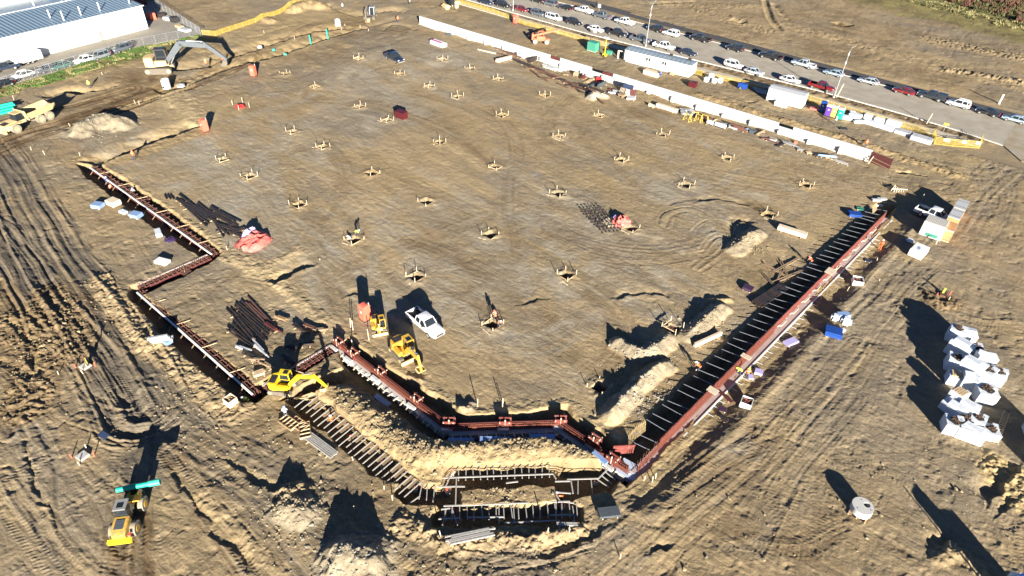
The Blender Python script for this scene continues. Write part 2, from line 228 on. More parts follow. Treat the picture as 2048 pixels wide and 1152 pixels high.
def earth(x, y, colour=True):
    x = np.asarray(x, np.float32); y = np.asarray(y, np.float32)
    dist = np.hypot(x-CAM[0], y-CAM[1])
    inside = sstep(-1, 3, x+88)*sstep(-3, 2, y+78)*sstep(-1, 1, 14.5-y)*sstep(-2, 1, 24-x)
    flat = np.maximum(sstep(34, 36, y)*sstep(67.5, 66.5, y), 0)*sstep(-130, -100, x)       # road corridor
    lot = sstep(-127.5, -129, x)*sstep(-25, -32, y)
    calm = 1-np.maximum(flat, lot)
    h = fbm(x, y, 14, 3, 1)*.35 + fbm(x, y, 3.0, 4, 5)*.12
    xr, yr = x*math.cos(.5)-y*math.sin(.5), x*math.sin(.5)+y*math.cos(.5)
    rough = .45+.55*sstep(-.15, .35, fbm(x, y, 18, 3, 40))
    sa = fbm(x, y, 40, 2, 61)*.5+.08; xs_, ys_ = x*np.cos(sa)-y*np.sin(sa), x*np.sin(sa)+y*np.cos(sa); st = fbm(xs_*.3, ys_, .8, 3, 60)*.04 + fbm(x, y*.9, .45, 3, 70)*.038
    so = fbm(xr*.45, yr, .8, 4, 80)*.060 + fbm(x, y, .3, 2, 90)*.028
    h = h*(1-.55*inside) + st*inside*rough*.75 + so*(1-inside)*rough
    h -= np.clip(fbm(x, y, 1.3, 3, 95)-.18, 0, 1)*.25*(1-inside*.7)      # scoops
    cr = fbm(x, y, .55, 3, 96); patch = sstep(.02, .3, fbm(x, y, 6, 3, 97))
    h += np.clip(cr-.1, 0, 1)*(.10*(1-inside)+.04*inside)*(.25+patch) + (1-np.abs(fbm(x*.5, y*1.1, 1.1, 4, 98))*4).clip(0, 1)*(-.035)
    c = None
    if colour:
        n1 = fbm(x, y, 20, 4, 101)[..., None]; n2 = fbm(x*.35, y*1.1, 4, 4, 111)[..., None]; n3 = fbm(x, y, 2.0, 3, 121)[..., None]
        c = np.empty(x.shape+(3,), np.float32); c[:] = TAN
        mix = lambda c, q, m: c+(np.array(q, np.float32)-c)*m
        c = mix(c, GREY, np.clip(.30+n1*1.5+n2*1.2, 0, .85))
        c = mix(c, PALE, np.clip(n2*1.5-n1*.5-.08, 0, .45))
        c = mix(c, MOIST, np.clip(-n1*1.5+n3*.8-.10, 0, .65)*(1-.35*inside[..., None]))
        c = mix(c, DUST, np.clip(n3*1.1+n2+n1*.8-.28, 0, .6)*inside[..., None]); n4 = fbm(xs_*.12, ys_, 1.6, 4, 125)[..., None]; c = c*(1+n4*.34*(.4+.6*inside[..., None]))*(1+.09*inside[..., None])
    def sub(pts, pad):
        xs = [p[0] for p in pts]; ys = [p[1] for p in pts]
        return np.nonzero((x > min(xs)-pad) & (x < max(xs)+pad) & (y > min(ys)-pad) & (y < max(ys)+pad))
    if colour:
        for (p, rx, ry, q, a) in BLOB:
            x0, y0 = W(*p)[:2]; x1, y1 = W(p[0]+rx, p[1])[:2]; x2, y2 = W(p[0], p[1]+ry)[:2]
            M = np.linalg.inv(np.array([[x1-x0, x2-x0], [y1-y0, y2-y0]]))
            u = M[0, 0]*(x-x0)+M[0, 1]*(y-y0); v = M[1, 0]*(x-x0)+M[1, 1]*(y-y0)
            k = np.nonzero(u*u+v*v < 4); m = np.exp(-(u[k]**2+v[k]**2)*1.3)*a*(1+2*fbm(x[k]*.5, y[k], 2.5, 4, 131))
            c[k] = c[k]+(np.array(q, np.float32)-c[k])*np.clip(m, 0, 1)[:, None]
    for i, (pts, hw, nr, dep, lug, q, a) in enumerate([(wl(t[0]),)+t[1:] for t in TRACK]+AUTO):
        k = sub(pts, hw+1.2)
        if not len(k[0]): continue
        X, Y = x[k], y[k]; d, s, sd = pdist(X, Y, pts); ds = d*sd+fbm(X, Y, 9, 2, 200+i)*.5
        e = sstep(hw+.7, hw-.1, np.abs(ds)+fbm(X, Y, 1.4, 2, 300+i)*.6)
        ph = ds/hw*nr*math.pi*.5
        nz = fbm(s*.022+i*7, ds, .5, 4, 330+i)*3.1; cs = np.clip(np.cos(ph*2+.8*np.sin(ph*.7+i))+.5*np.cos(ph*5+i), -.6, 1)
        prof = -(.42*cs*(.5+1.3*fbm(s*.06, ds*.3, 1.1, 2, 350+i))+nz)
        br = .5+1.0*np.clip(fbm(s*.05, ds, .9, 3, 400+i)+.4, 0, 1)
        hh = prof*dep*br*(.34+.3*inside[k])*(1.7 if i < 2 else 1.2 if i < 3 else 1.5 if q is DARK else .6 if pts[0][0] > 8 else .7)
        if lug:
            hh = hh + np.where(np.cos(ph*2) > -.1, 1, .15)*np.sin((s+np.abs(ds)*.5)*2*math.pi/.42)*.013*(1+dep*3)*sstep(-.1, .2, fbm(X, Y, 4, 2, 450+i))
        h[k] += hh*e*calm[k]*(1-.4*inside[k])
        if colour:
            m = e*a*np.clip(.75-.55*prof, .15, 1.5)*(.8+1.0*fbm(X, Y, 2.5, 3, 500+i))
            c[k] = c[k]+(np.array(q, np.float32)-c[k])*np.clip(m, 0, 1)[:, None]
    for i, (p, hw, ht, clod, q) in enumerate(RIDGE):
        pts = wl(p); k = sub(pts, hw*2.2)
        if not len(k[0]): continue
        X, Y = x[k], y[k]; d, s, sd = pdist(X, Y, pts); d = d+fbm(X, Y, 1.6, 3, 600+i)*.55*min(hw, 1.6)
        b = sstep(hw*1.35, hw*.15, d) if ht < .9 or hw > 1.9 else np.clip(1-d/(hw*1.55), 0, 1)**.85*(1+.5*fbm(X, Y, 2.2, 2, 690+i))
        cl = (np.abs(fbm(X, Y, .9, 3, 640+i))*1.6 + np.clip(fbm(X, Y, .38, 2, 660+i), 0, 1)*.9-.25)*clod
        h[k] += b*ht + cl*sstep(hw*1.8, hw*.8, d)
        if colour:
            m = sstep(hw*1.7, hw*1.1, d)*.9
            c[k] = c[k]+(np.array(q, np.float32)*(1+.5*fbm(X, Y, .8, 3, 680+i))[:, None]-c[k])*m[:, None]
    for i, (p, hw, run, dep) in enumerate(DITCH):
        pts = wl(p) if p[0][0] > 100 or p[0][1] > 300 or p[0][0] == 95 or p[0][0] == 0 else p; k = sub(pts, hw+run+1)
        if not len(k[0]): continue
        X, Y = x[k], y[k]; d, s, sd = pdist(X, Y, pts); d = d+fbm(X, Y, 1.2, 3, 700+i)*.35
        b = sstep(hw+run, hw, d); h[k] -= b*dep; h[k] += sstep(hw+run+.9, hw+run, d)*(1-b)*.12
        if colour: c[k] = c[k]+(np.array(YEL, np.float32)-c[k])*(b*.5)[:, None]
    for i, (p, dep, fade) in enumerate(STEP):
        pts = wl(p); k = sub(pts, fade+1)
        if not len(k[0]): continue
        X, Y = x[k], y[k]; d, s, sd = pdist(X, Y, pts); dd = d*sd+fbm(X, Y, 1.3, 4, 750+i)*.8; L = s.max()
        dep = dep*1.5 if p[0][1] < 350 and p[0][0] < 700 and p[0][0] != 192 and p[0][0] != 205 else dep; b = sstep(0, .22, dd)*sstep(fade, .3, dd)*sstep(0, 1.2, s)*sstep(L, L-1.2, s)
        h[k] -= b*dep*(.8+.9*fbm(X, Y, 2.5, 2, 780+i)); h[k] += sstep(-.9, -.1, dd)*sstep(.25, 0, dd)*.06
        if colour: c[k] = c[k]+(np.array(YEL, np.float32)-c[k])*(b*.35)[:, None]
    for i, (poly, dep, run) in enumerate(DIG):
        k = sub(poly, 1.5)
        if not len(k[0]): continue
        X, Y = x[k], y[k]; ins = inpoly(X, Y, poly); d, s, sd = pdist(X, Y, poly+[poly[0]])
        for isl in (ISLAND if i == 1 else []):
            i2 = inpoly(X, Y, isl); d2 = pdist(X, Y, isl+[isl[0]])[0]; d = np.minimum(d, d2); ins &= ~i2
        d = np.where(ins, d, -d)+fbm(X, Y, 1.5, 3, 800+i)*.38
        b = sstep(0, run, d); floor = -dep+fbm(X, Y, 1.5, 3, 820)*.12
        h[k] = h[k]*(1-b)+floor*b
        if colour:
            m = sstep(-.5, 0, d)*(1-b)*.8; c[k] = c[k]+(np.array(PALE, np.float32)-c[k])*m[:, None]
            m = b*.75; c[k] = c[k]+(np.array(MOIST, np.float32)-c[k])*m[:, None]
    for (px, py, r) in COLPITS:
        k = sub([(px, py)], 2.6)
        if not len(k[0]): continue
        X, Y = x[k], y[k]; q = np.maximum(np.abs(X-px), np.abs(Y-py)); rr = np.hypot(X-px, Y-py)
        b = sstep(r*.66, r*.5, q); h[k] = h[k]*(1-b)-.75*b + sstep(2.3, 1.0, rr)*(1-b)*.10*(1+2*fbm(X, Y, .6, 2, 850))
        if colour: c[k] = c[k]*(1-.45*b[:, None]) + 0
        if colour: m = (sstep(2.4, 1.2, rr)*(1-b)*.3); c[k] = c[k]+(np.array(PALE, np.float32)-c[k])*m[:, None]
    h = h*calm + (flat*-.14+lot*-.05)*(1-calm)
    if colour:
        g = (lot > .5)[..., None]; c = np.where(g, np.array((.30, .27, .22), np.float32)*(1+.3*fbm(x, y, 4, 3, 900)[..., None]), c)
        lo_, hi_ = np.interp(x, UX, UY), np.interp(x, EX, EY); v = sstep(.05, .5, y-lo_)*sstep(.15, .6, hi_-y)*sstep(37, 33, x); vv = (v*flat)[..., None]
        c = c*(1-vv)+np.array((.20, .145, .085), np.float32)*(1+.9*fbm(x, y, 1.2, 3, 905)[..., None])*vv
        h = h + v*flat*(.16+fbm(x, y, 1.0, 3, 910)*.3)
        far = sstep(61.5, 60.2, y)*sstep(60., 60.2, y)*flat
        dn = fbm(x, y, 5, 4, 930); veg = sstep(128+0*x, 134, y-(x+4)*-.24+dn*6)*sstep(-60, -30, x)
        gcol = np.array((.16, .145, .05), np.float32); c = c+(gcol*(1+dn[..., None])-c)*(veg*.7)[..., None]
        gs = sstep(-127.4, -126.2, x)*sstep(-121, -123.2, x+fbm(x, y, 3, 3, 940)*1.5)*sstep(-30, -34, y)
        c = c+(np.array((.13, .14, .04), np.float32)-c)*(gs*.8)[..., None]
    # shape outside the detailed area stays level
    return h, c
def gz(x, y):
    h, _ = earth(np.array([x]), np.array([y]), False); return float(h[0])
# ------------------------------------------------------------------ materials
MATS = {}
def mat(name, col, rough=.7, metal=0., var=.12, scale=3., bump=0., bscale=20., coord='Object', spec=.5, rust=None, alpha=None, coat=0.):
    if name in MATS: return MATS[name]
    m = bpy.data.materials.new(name); m.use_nodes = True; t = m.node_tree; b = t.nodes['Principled BSDF']
    b.inputs['Roughness'].default_value = rough; b.inputs['Metallic'].default_value = metal; b.inputs['Specular IOR Level'].default_value = spec
    if coat: b.inputs['Coat Weight'].default_value = coat; b.inputs['Coat Roughness'].default_value = .08
    tc = t.nodes.new('ShaderNodeTexCoord'); out = tc.outputs[coord]
    n = t.nodes.new('ShaderNodeTexNoise'); n.inputs['Scale'].default_value = scale; n.inputs['Detail'].default_value = 6; n.inputs['Roughness'].default_value = .65
    t.links.new(out, n.inputs['Vector'])
    mr = t.nodes.new('ShaderNodeMapRange'); mr.inputs[1].default_value = .3; mr.inputs[2].default_value = .7; mr.inputs[3].default_value = 1-var; mr.inputs[4].default_value = 1+var
    t.links.new(n.outputs['Fac'], mr.inputs[0])
    mx = t.nodes.new('ShaderNodeVectorMath'); mx.operation = 'SCALE'; mx.inputs[0].default_value = col[:3]
    t.links.new(mr.outputs[0], mx.inputs['Scale']); last = mx.outputs[0]
    if rust:      # dirt or rust patches: (colour, amount)
        n2 = t.nodes.new('ShaderNodeTexNoise'); n2.inputs['Scale'].default_value = scale*1.7; n2.inputs['Detail'].default_value = 8; t.links.new(out, n2.inputs['Vector'])
        r2 = t.nodes.new('ShaderNodeMapRange'); r2.inputs[1].default_value = .62-rust[1]*.4; r2.inputs[2].default_value = .78-rust[1]*.3; t.links.new(n2.outputs['Fac'], r2.inputs[0])
        m2 = t.nodes.new('ShaderNodeMix'); m2.data_type = 'RGBA'; m2.inputs['B'].default_value = (*rust[0], 1); t.links.new(r2.outputs[0], m2.inputs['Factor']); t.links.new(last, m2.inputs['A']); last = m2.outputs['Result']
    t.links.new(last, b.inputs['Base Color'])
    if bump:
        n3 = t.nodes.new('ShaderNodeTexNoise'); n3.inputs['Scale'].default_value = bscale; n3.inputs['Detail'].default_value = 5; t.links.new(out, n3.inputs['Vector'])
        bp = t.nodes.new('ShaderNodeBump'); bp.inputs['Strength'].default_value = bump; bp.inputs['Distance'].default_value = .05; t.links.new(n3.outputs['Fac'], bp.inputs['Height']); t.links.new(bp.outputs[0], b.inputs['Normal'])
    MATS[name] = m; return m
def soil_mat():
    m = bpy.data.materials.new('soil'); m.use_nodes = True; t = m.node_tree; b = t.nodes['Principled BSDF']
    b.inputs['Roughness'].default_value = .95; b.inputs['Specular IOR Level'].default_value = .12
    a = t.nodes.new('ShaderNodeAttribute'); a.attribute_name = 'soil'
    g = t.nodes.new('ShaderNodeNewGeometry')
    def noise(sc, det=5, stretch=None):
        n = t.nodes.new('ShaderNodeTexNoise'); n.inputs['Scale'].default_value = sc; n.inputs['Detail'].default_value = det; n.inputs['Roughness'].default_value = .7
        if stretch:
            mp = t.nodes.new('ShaderNodeMapping'); mp.inputs['Scale'].default_value = stretch; mp.inputs['Rotation'].default_value = (0, 0, .35); t.links.new(g.outputs['Position'], mp.inputs['Vector']); t.links.new(mp.outputs[0], n.inputs['Vector'])
        else: t.links.new(g.outputs['Position'], n.inputs['Vector'])
        return n.outputs['Fac']
    def rng(s, lo, hi, a0=.3, a1=.7):
        r = t.nodes.new('ShaderNodeMapRange'); r.inputs[1].default_value = a0; r.inputs[2].default_value = a1; r.inputs[3].default_value = lo; r.inputs[4].default_value = hi; t.links.new(s, r.inputs[0]); return r.outputs[0]
    p = t.nodes.new('ShaderNodeMath'); p.operation = 'MULTIPLY'; t.links.new(rng(noise(1.6, 7), .84, 1.16), p.inputs[0]); t.links.new(rng(noise(1.2, 6, (.25, 2.2, 1)), .86, 1.14), p.inputs[1])
    p2 = t.nodes.new('ShaderNodeMath'); p2.operation = 'MULTIPLY'; t.links.new(p.outputs[0], p2.inputs[0]); t.links.new(rng(noise(11, 6), .74, 1.22), p2.inputs[1])
    s = t.nodes.new('ShaderNodeVectorMath'); s.operation = 'SCALE'; t.links.new(a.outputs['Color'], s.inputs[0]); t.links.new(p2.outputs[0], s.inputs['Scale']); t.links.new(s.outputs[0], b.inputs['Base Color'])
    bp = t.nodes.new('ShaderNodeBump'); bp.inputs['Strength'].default_value = .8; bp.inputs['Distance'].default_value = .09; t.links.new(noise(5, 6), bp.inputs['Height'])
    bp2 = t.nodes.new('ShaderNodeBump'); bp2.inputs['Strength'].default_value = .35; bp2.inputs['Distance'].default_value = .12; t.links.new(noise(1.6, 5, (.3, 2, 1)), bp2.inputs['Height']); t.links.new(bp.outputs[0], bp2.inputs['Normal'])
    t.links.new(bp2.outputs[0], b.inputs['Normal']); return m
# ------------------------------------------------------------------ objects
def link(o): COL.objects.link(o); return o
def tag(o, label=None, cat=None, group=None, kind=None):
    for k, v in (('label', label), ('category', cat), ('group', group), ('kind', kind)):
        if v: o[k] = v
    return o
def thing(name, label, cat, loc=(0, 0, 0), rz=0, group=None):
    o = link(bpy.data.objects.new(name, None)); o.location = loc; o.rotation_euler = (0, 0, rz); o.empty_display_size = .3
    return tag(o, label, cat, group)
def children(o): return [c for c in CH.get(o.name, [])]
CH = {}
def copy_tree(o, parent=None):
    c = o.copy(); COL.objects.link(c)
    if parent is not None: c.parent = parent; CH.setdefault(parent.name, []).append(c)
    for ch in list(CH.get(o.name, [])): copy_tree(ch, c)
    return c
class MB:
    def __init__(s): s.v = []; s.f = []
    def add(s, vs, fs): n = len(s.v); s.v += [tuple(map(float, p)) for p in vs]; s.f += [tuple(i+n for i in f) for f in fs]; return s
    def box(s, c, d, rz=0., rx=0., ry=0.):
        m = Matrix.Rotation(rz, 3, 'Z') @ Matrix.Rotation(ry, 3, 'Y') @ Matrix.Rotation(rx, 3, 'X'); C = Vector(c); h = [k/2 for k in d]
        vs = [C+m @ Vector((x*h[0], y*h[1], z*h[2])) for x, y, z in ((-1, -1, -1), (1, -1, -1), (1, 1, -1), (-1, 1, -1), (-1, -1, 1), (1, -1, 1), (1, 1, 1), (-1, 1, 1))]
        return s.add(vs, [(0, 3, 2, 1), (4, 5, 6, 7), (0, 1, 5, 4), (1, 2, 6, 5), (2, 3, 7, 6), (3, 0, 4, 7)])
    def bar(s, p, q, w=.1, h=None, up=(0, 0, 1)):
        p, q = Vector(p), Vector(q); d = (q-p); L = d.length or 1e-6; d = d/L; u = Vector(up)
        if abs(d.dot(u)) > .98: u = Vector((1, 0, 0))
        r = d.cross(u).normalized()*(w/2); t = r.cross(d).normalized()*((h or w)/2)
        vs = [p-r-t, p+r-t, p+r+t, p-r+t, q-r-t, q+r-t, q+r+t, q-r+t]
        return s.add(vs, [(0, 3, 2, 1), (4, 5, 6, 7), (0, 1, 5, 4), (1, 2, 6, 5), (2, 3, 7, 6), (3, 0, 4, 7)])
    def cyl(s, p, q, r, n=12, r2=None, caps=True):
        p, q = Vector(p), Vector(q); d = (q-p).normalized(); u = Vector((0, 0, 1)) if abs(d.z) < .95 else Vector((1, 0, 0)); a = d.cross(u).normalized(); b = d.cross(a); r2 = r if r2 is None else r2
        vs = [p+(a*math.cos(2*math.pi*i/n)+b*math.sin(2*math.pi*i/n))*r for i in range(n)]+[q+(a*math.cos(2*math.pi*i/n)+b*math.sin(2*math.pi*i/n))*r2 for i in range(n)]
        fs = [(i, i+n, (i+1) % n+n, (i+1) % n) for i in range(n)]
        if caps: fs += [tuple(range(n)), tuple(range(2*n-1, n-1, -1))]
        return s.add(vs, fs)
    def tube(s, pts, r, n=6):
        for a, b in zip(pts, pts[1:]): s.cyl(a, b, r, n)
        return s
    def ring(s, c, ro, ri, z0, z1, n=24, ax='Z', off=(0, 0)):
        vs = []
        for (r, z, o) in ((ro, z0, 0), (ro, z1, 0), (ri, z1, 1), (ri, z0, 1)):
            for i in range(n):
                a = 2*math.pi*i/n; p = [math.cos(a)*r+off[0]*o, math.sin(a)*r+off[1]*o, z]
                if ax == 'Y': p = [p[0], p[2], p[1]]
                vs.append((c[0]+p[0], c[1]+p[1], c[2]+p[2]))
        fs = []
        for k in range(4):
            for i in range(n): a = k*n+i; b = k*n+(i+1) % n; c2 = ((k+1) % 4)*n+(i+1) % n; d = ((k+1) % 4)*n+i; fs.append((a, b, c2, d))
        return s.add(vs, fs)
    def prism(s, poly, y0, y1, inset=None):
        """outline in x,z drawn from y0 to y1"""
        n = len(poly); vs = [(x, y0, z) for x, z in poly]+[(x, y1, z) for x, z in poly]
        return s.add(vs, [tuple(range(n)), tuple(range(2*n-1, n-1, -1))]+[(i, i+n, (i+1) % n+n, (i+1) % n) for i in range(n)])
    def slab(s, poly, z0, z1):
        n = len(poly); vs = [(x, y, z0) for x, y in poly]+[(x, y, z1) for x, y in poly]
        return s.add(vs, [tuple(range(n-1, -1, -1)), tuple(range(n, 2*n))]+[(i, (i+1) % n, (i+1) % n+n, i+n) for i in range(n)])
    def loft(s, secs, cap=True):
        """closed sections, all with the same number of points"""
        n = len(secs[0]); vs = [p for sec in secs for p in sec]; fs = []
        for k in range(len(secs)-1):
            for i in range(n): fs.append((k*n+i, k*n+(i+1) % n, (k+1)*n+(i+1) % n, (k+1)*n+i))
        if cap: fs += [tuple(range(n-1, -1, -1)), tuple(range((len(secs)-1)*n, len(secs)*n))]
        return s.add(vs, fs)
    def mesh(s, name, m, smooth=False):
        me = bpy.data.meshes.new(name); me.from_pydata(s.v, [], s.f); me.materials.append(m)
        if smooth: me.polygons.foreach_set('use_smooth', [True]*len(me.polygons)); me.set_sharp_from_angle(angle=R(38))
        me.update(); return me
    def build(s, name, m, parent=None, smooth=False, bevel=0):
        if bevel:
            me = s.mesh(name, m); bm = bmesh.new(); bm.from_mesh(me); bmesh.ops.remove_doubles(bm, verts=bm.verts, dist=1e-5); bmesh.ops.recalc_face_normals(bm, faces=bm.faces)
            bmesh.ops.bevel(bm, geom=[e for e in bm.edges if e.calc_face_angle(0) > .4], offset=bevel, segments=2, affect='EDGES', clamp_overlap=True); bm.to_mesh(me); bm.free()
            me.polygons.foreach_set('use_smooth', [True]*len(me.polygons)); me.set_sharp_from_angle(angle=R(32))
        else: me = s.mesh(name, m, smooth)
        return put(name, me, parent)
def put(name, me, parent=None, loc=None, rot=None):
    o = link(bpy.data.objects.new(name, me))
    if parent is not None: o.parent = parent; CH.setdefault(parent.name, []).append(o)
    if loc: o.location = loc
    if rot: o.rotation_euler = rot
    return o
import bmesh
def fix_normals(o):
    bm = bmesh.new(); bm.from_mesh(o.data); bmesh.ops.recalc_face_normals(bm, faces=bm.faces); bm.to_mesh(o.data); bm.free()
# ------------------------------------------------------------------ column pits: found from the photograph's regular grid
PITPX = [[(885, 119), (940, 137), (997, 158), (1090, 191), (1200, 231), (1326, 270), (1455, 316), (1613, 371)],
 [(799, 149), (859, 173), (916, 194), (1005, 231), (1118, 273), (1243, 321), (1372, 370), (1538, 430)],
 [(717, 118), (720, 213), (775, 241), (879, 285), (991, 334), (1116, 387), (1262, 458)],
 [(570, 147), (629, 173), (585, 264), (646, 295), (743, 347), (853, 404), (980, 470), (1133, 551), (1345, 658)],
 [(445, 320), (499, 352), (598, 410), (708, 480), (832, 554), (985, 650), (1200, 775)]]
for row in PITPX:
    for p in row:
        x, y, _ = W(*p); COLPITS.append((float(x), float(y), 1.15 if p[1] > 340 else 1.0))
# ------------------------------------------------------------------ the ground sheet: finest near the camera, and out to the horizon
def ground():
    fx, fy = math.sin(YAW), math.cos(YAW); rx, ry = fy, -fx
    w = [-60, -30, -12, -4, 2, 8]; d = 12.0
    hyp = lambda t: t
    while d < 275: w.append(d); d += max(.062, .00088*(d*d+54*54)/54*.88)
    while d < 2600: w.append(d); d *= 1.16
    w = np.array(w)
    u = list(np.linspace(-.98, .98, 1180)); e = 1.02
    while e < 9: u = [-e]+u+[e]; e *= 1.12
    u = np.array(u)
    slant = np.sqrt(np.maximum(w, 0)**2+54*54)
    half = np.where(w > 12, slant*.93, 54*.95)
    Wm = w[:, None]+0*u[None, :]; Um = half[:, None]*u[None, :]
    X = CAM[0]+fx*Wm+rx*Um; Y = CAM[1]+fy*Wm+ry*Um
    H, Cc = earth(X.astype(np.float32), Y.astype(np.float32))
    nr, nc = X.shape; print('ground', nr, nc, nr*nc)
    me = bpy.data.meshes.new('ground'); me.vertices.add(nr*nc); co = np.stack([X, Y, H], -1).astype(np.float32).ravel(); me.vertices.foreach_set('co', co)
    i = np.arange(nr-1)[:, None]*nc+np.arange(nc-1)[None, :]; q = np.stack([i, i+1, i+nc+1, i+nc], -1).reshape(-1, 4)
    me.loops.add(q.size); me.loops.foreach_set('vertex_index', q.ravel().astype(np.int32)); me.polygons.add(len(q)); me.polygons.foreach_set('loop_start', np.arange(0, q.size, 4, dtype=np.int32)); me.polygons.foreach_set('loop_total', np.full(len(q), 4, np.int32)); me.polygons.foreach_set('use_smooth', np.ones(len(q), bool))
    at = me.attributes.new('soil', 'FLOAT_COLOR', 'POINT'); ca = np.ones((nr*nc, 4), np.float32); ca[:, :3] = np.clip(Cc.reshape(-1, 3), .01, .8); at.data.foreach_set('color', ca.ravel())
    me.update(); me.validate(); me.materials.append(soil_mat()); o = link(bpy.data.objects.new('ground', me)); tag(o, kind='structure'); return o
ground()
# ------------------------------------------------------------------ paints and stuffs
M_conc = mat('concrete', (.50, .48, .44), .85, bump=.2, var=.14, scale=1.5, rust=((.36, .33, .28), .35)); M_concw = mat('white_concrete', (.48, .475, .455), .8, bump=.1, var=.10, scale=.8, rust=((.45, .43, .38), .25))
M_road = mat('worn_grey_road', (.34, .305, .245), .9, var=.13, scale=.22, bump=.15, rust=((.29, .25, .19), .4), coord='Object'); M_walk = mat('pale_sidewalk', (.43, .385, .30), .9, var=.12, scale=.5, rust=((.34, .27, .17), .15)); M_asph = mat('dark_asphalt', (.052, .050, .049), .9, var=.2, scale=.8, bump=.3, rust=((.10, .085, .065), .2))
M_white = mat('white_paint', (.72, .72, .70), .5, var=.05, scale=1.2); M_offw = mat('offwhite_siding', (.66, .66, .63), .55, var=.05, scale=.8)
M_roofb = mat('blue_grey_roof', (.30, .37, .42), .45, metal=.35, var=.08, scale=.4); M_rib = mat('roof_rib', (.10, .17, .25), .5, metal=.3); M_glass = mat('dark_glass', (.018, .023, .028), .08, var=.05, spec=.6)
M_galv = mat('galvanised_steel', (.55, .56, .56), .4, metal=.7, var=.1, scale=4); M_wood = mat('fresh_timber', (.50, .37, .22), .8, var=.18, scale=5, bump=.2); M_pine = mat('pale_timber', (.60, .50, .36), .8, var=.15, scale=4); M_oldwood = mat('weathered_timber', (.24, .17, .105), .9, var=.25, scale=5)
M_red = mat('red_form_face', (.15, .034, .027), .6, var=.22, scale=1.2, rust=((.22, .09, .07), .3)); M_dred = mat('dark_red_form', (.085, .022, .02), .6, var=.25, scale=1.5); M_pink = mat('pink_grey_ply', (.36, .285, .265), .75, var=.10, scale=.9, rust=((.40, .33, .31), .4)); M_rebar = mat('rusty_rebar', (.20, .062, .038), .85, var=.25, scale=6); M_drebar = mat('brown_rebar', (.12, .055, .04), .85, var=.3, scale=6)
M_steel = mat('dark_steel', (.055, .052, .055), .5, metal=.5, var=.3, scale=2, rust=((.13, .075, .045), .35)); M_blk = mat('black_rubber', (.022, .021, .02), .85, var=.2); M_dusty = mat('dusty_tyre', (.23, .20, .15), .95, var=.2, scale=4, bump=.3)
M_yel = mat('machine_yellow', (.62, .36, .028), .45, var=.12, scale=2, rust=((.42, .30, .13), .35)); M_lyel = mat('bright_yellow', (.72, .52, .02), .4, var=.06); M_cream = mat('dusty_yellow', (.58, .42, .19), .7, var=.15, scale=1.5, rust=((.45, .36, .22), .4)); M_yf = mat('fence_yellow', (.52, .38, .07), .6, var=.1)
M_oran = mat('orange_plastic', (.78, .14, .085), .55, var=.08); M_hiv = mat('orange_vest', (.85, .16, .04), .8); M_hivy = mat('lime_vest', (.62, .72, .08), .8)
M_teal = mat('teal_plastic', (.015, .42, .27), .4, var=.06); M_green = mat('green_paint', (.055, .25, .17), .5, var=.1); M_blue = mat('blue_paint', (.012, .055, .26), .45, var=.1); M_purp = mat('purple_plastic', (.13, .055, .36), .5, var=.05); M_pyel = mat('yellow_plastic', (.66, .42, .12), .5, var=.05); M_burg = mat('burgundy_paint', (.075, .008, .012), .5, var=.15); M_lil = mat('lilac_foam', (.40, .36, .62), .8, var=.06); M_mag = mat('magenta_foam', (.36, .03, .20), .8, var=.08); M_coral = mat('coral_sheet', (.75, .13, .10), .75, var=.14, scale=1.6, rust=((.60, .20, .17), .4)); M_grn2 = mat('grey_machine', (.085, .10, .115), .45, var=.12, metal=.2, rust=((.16, .15, .13), .15)); M_sheet = mat('pale_sheet', (.42, .43, .44), .6, var=.1); M_bluef = mat('blue_foam', (.20, .30, .50), .7, var=.08); M_wrap = mat('white_wrap', (.60, .635, .67), .35, var=.06, bump=.5, bscale=3); M_dirt = mat('loose_soil', (.33, .25, .145), .95, var=.3, scale=3, bump=.6, bscale=5); M_skin = mat('skin', (.45, .25, .17), .6); M_jean = mat('dark_workwear', (.045, .055, .085), .85, var=.2); M_lwear = mat('pale_workwear', (.42, .42, .40), .85, var=.2)
def flat_poly(name, pts, z0, m, kind='structure', thick=.1):
    o = MB().slab(pts, z0-thick, z0).build(name, m); tag(o, kind=kind); return o
def band(name, xs, ylo, yhi, z, m, thick=.08):
    mb = MB(); n = len(xs)
    for a, b in zip(range(n-1), range(1, n)):
        mb.slab([(xs[a], ylo[a]), (xs[b], ylo[b]), (xs[b], yhi[b]), (xs[a], yhi[a])], z-thick, z)
    o = mb.build(name, m); tag(o, kind='structure'); return o
xs = [-260, -60, -27, 0, 18, 31, 38]; ye = [float(np.interp(a, EX, EY)) for a in xs]
band('road', xs, [a+.3 for a in ye], [61.2]*7, .0, M_road)
MB().slab([(38.02, 44.5), (42, 39), (60, 37), (260, 37), (260, 61.2), (38.02, 61.2)], -.22, -.001).build('road', mat('worn_grey_road_east', (.33, .295, .23), .9, var=.2, scale=.2, bump=.2, rust=((.27, .215, .14), .6)))
tag(bpy.data.objects['road.001'], kind='structure')
band('kerb', xs, ye, [a+.3 for a in ye], .10, M_conc, .2)
band('kerb', [-260, 260], [61.2]*2, [61.5]*2, .10, M_conc, .2)
band('asphalt_path', [-260, -80, -6, 39, 120, 260], [65.9, 65.4, 61.9, 61.7, 61.7, 61.7], [70.2, 69.6, 66.0, 65.0, 66, 66], .02, M_asph, .2)
mw = MB(); f = lambda x: float(np.interp(x, UX, UY))
for i in range(74):                    # sidewalk, slab by slab
    xa, xb = -115+i*2.02, -115+i*2.02+1.985; mw.slab([(xa, f(xa)-2.5), (xb, f(xb)-2.5), (xb, f(xb)), (xa, f(xa))], -.16, rnd.uniform(.035, .055))
tag(mw.build('sidewalk', M_walk), kind='structure')
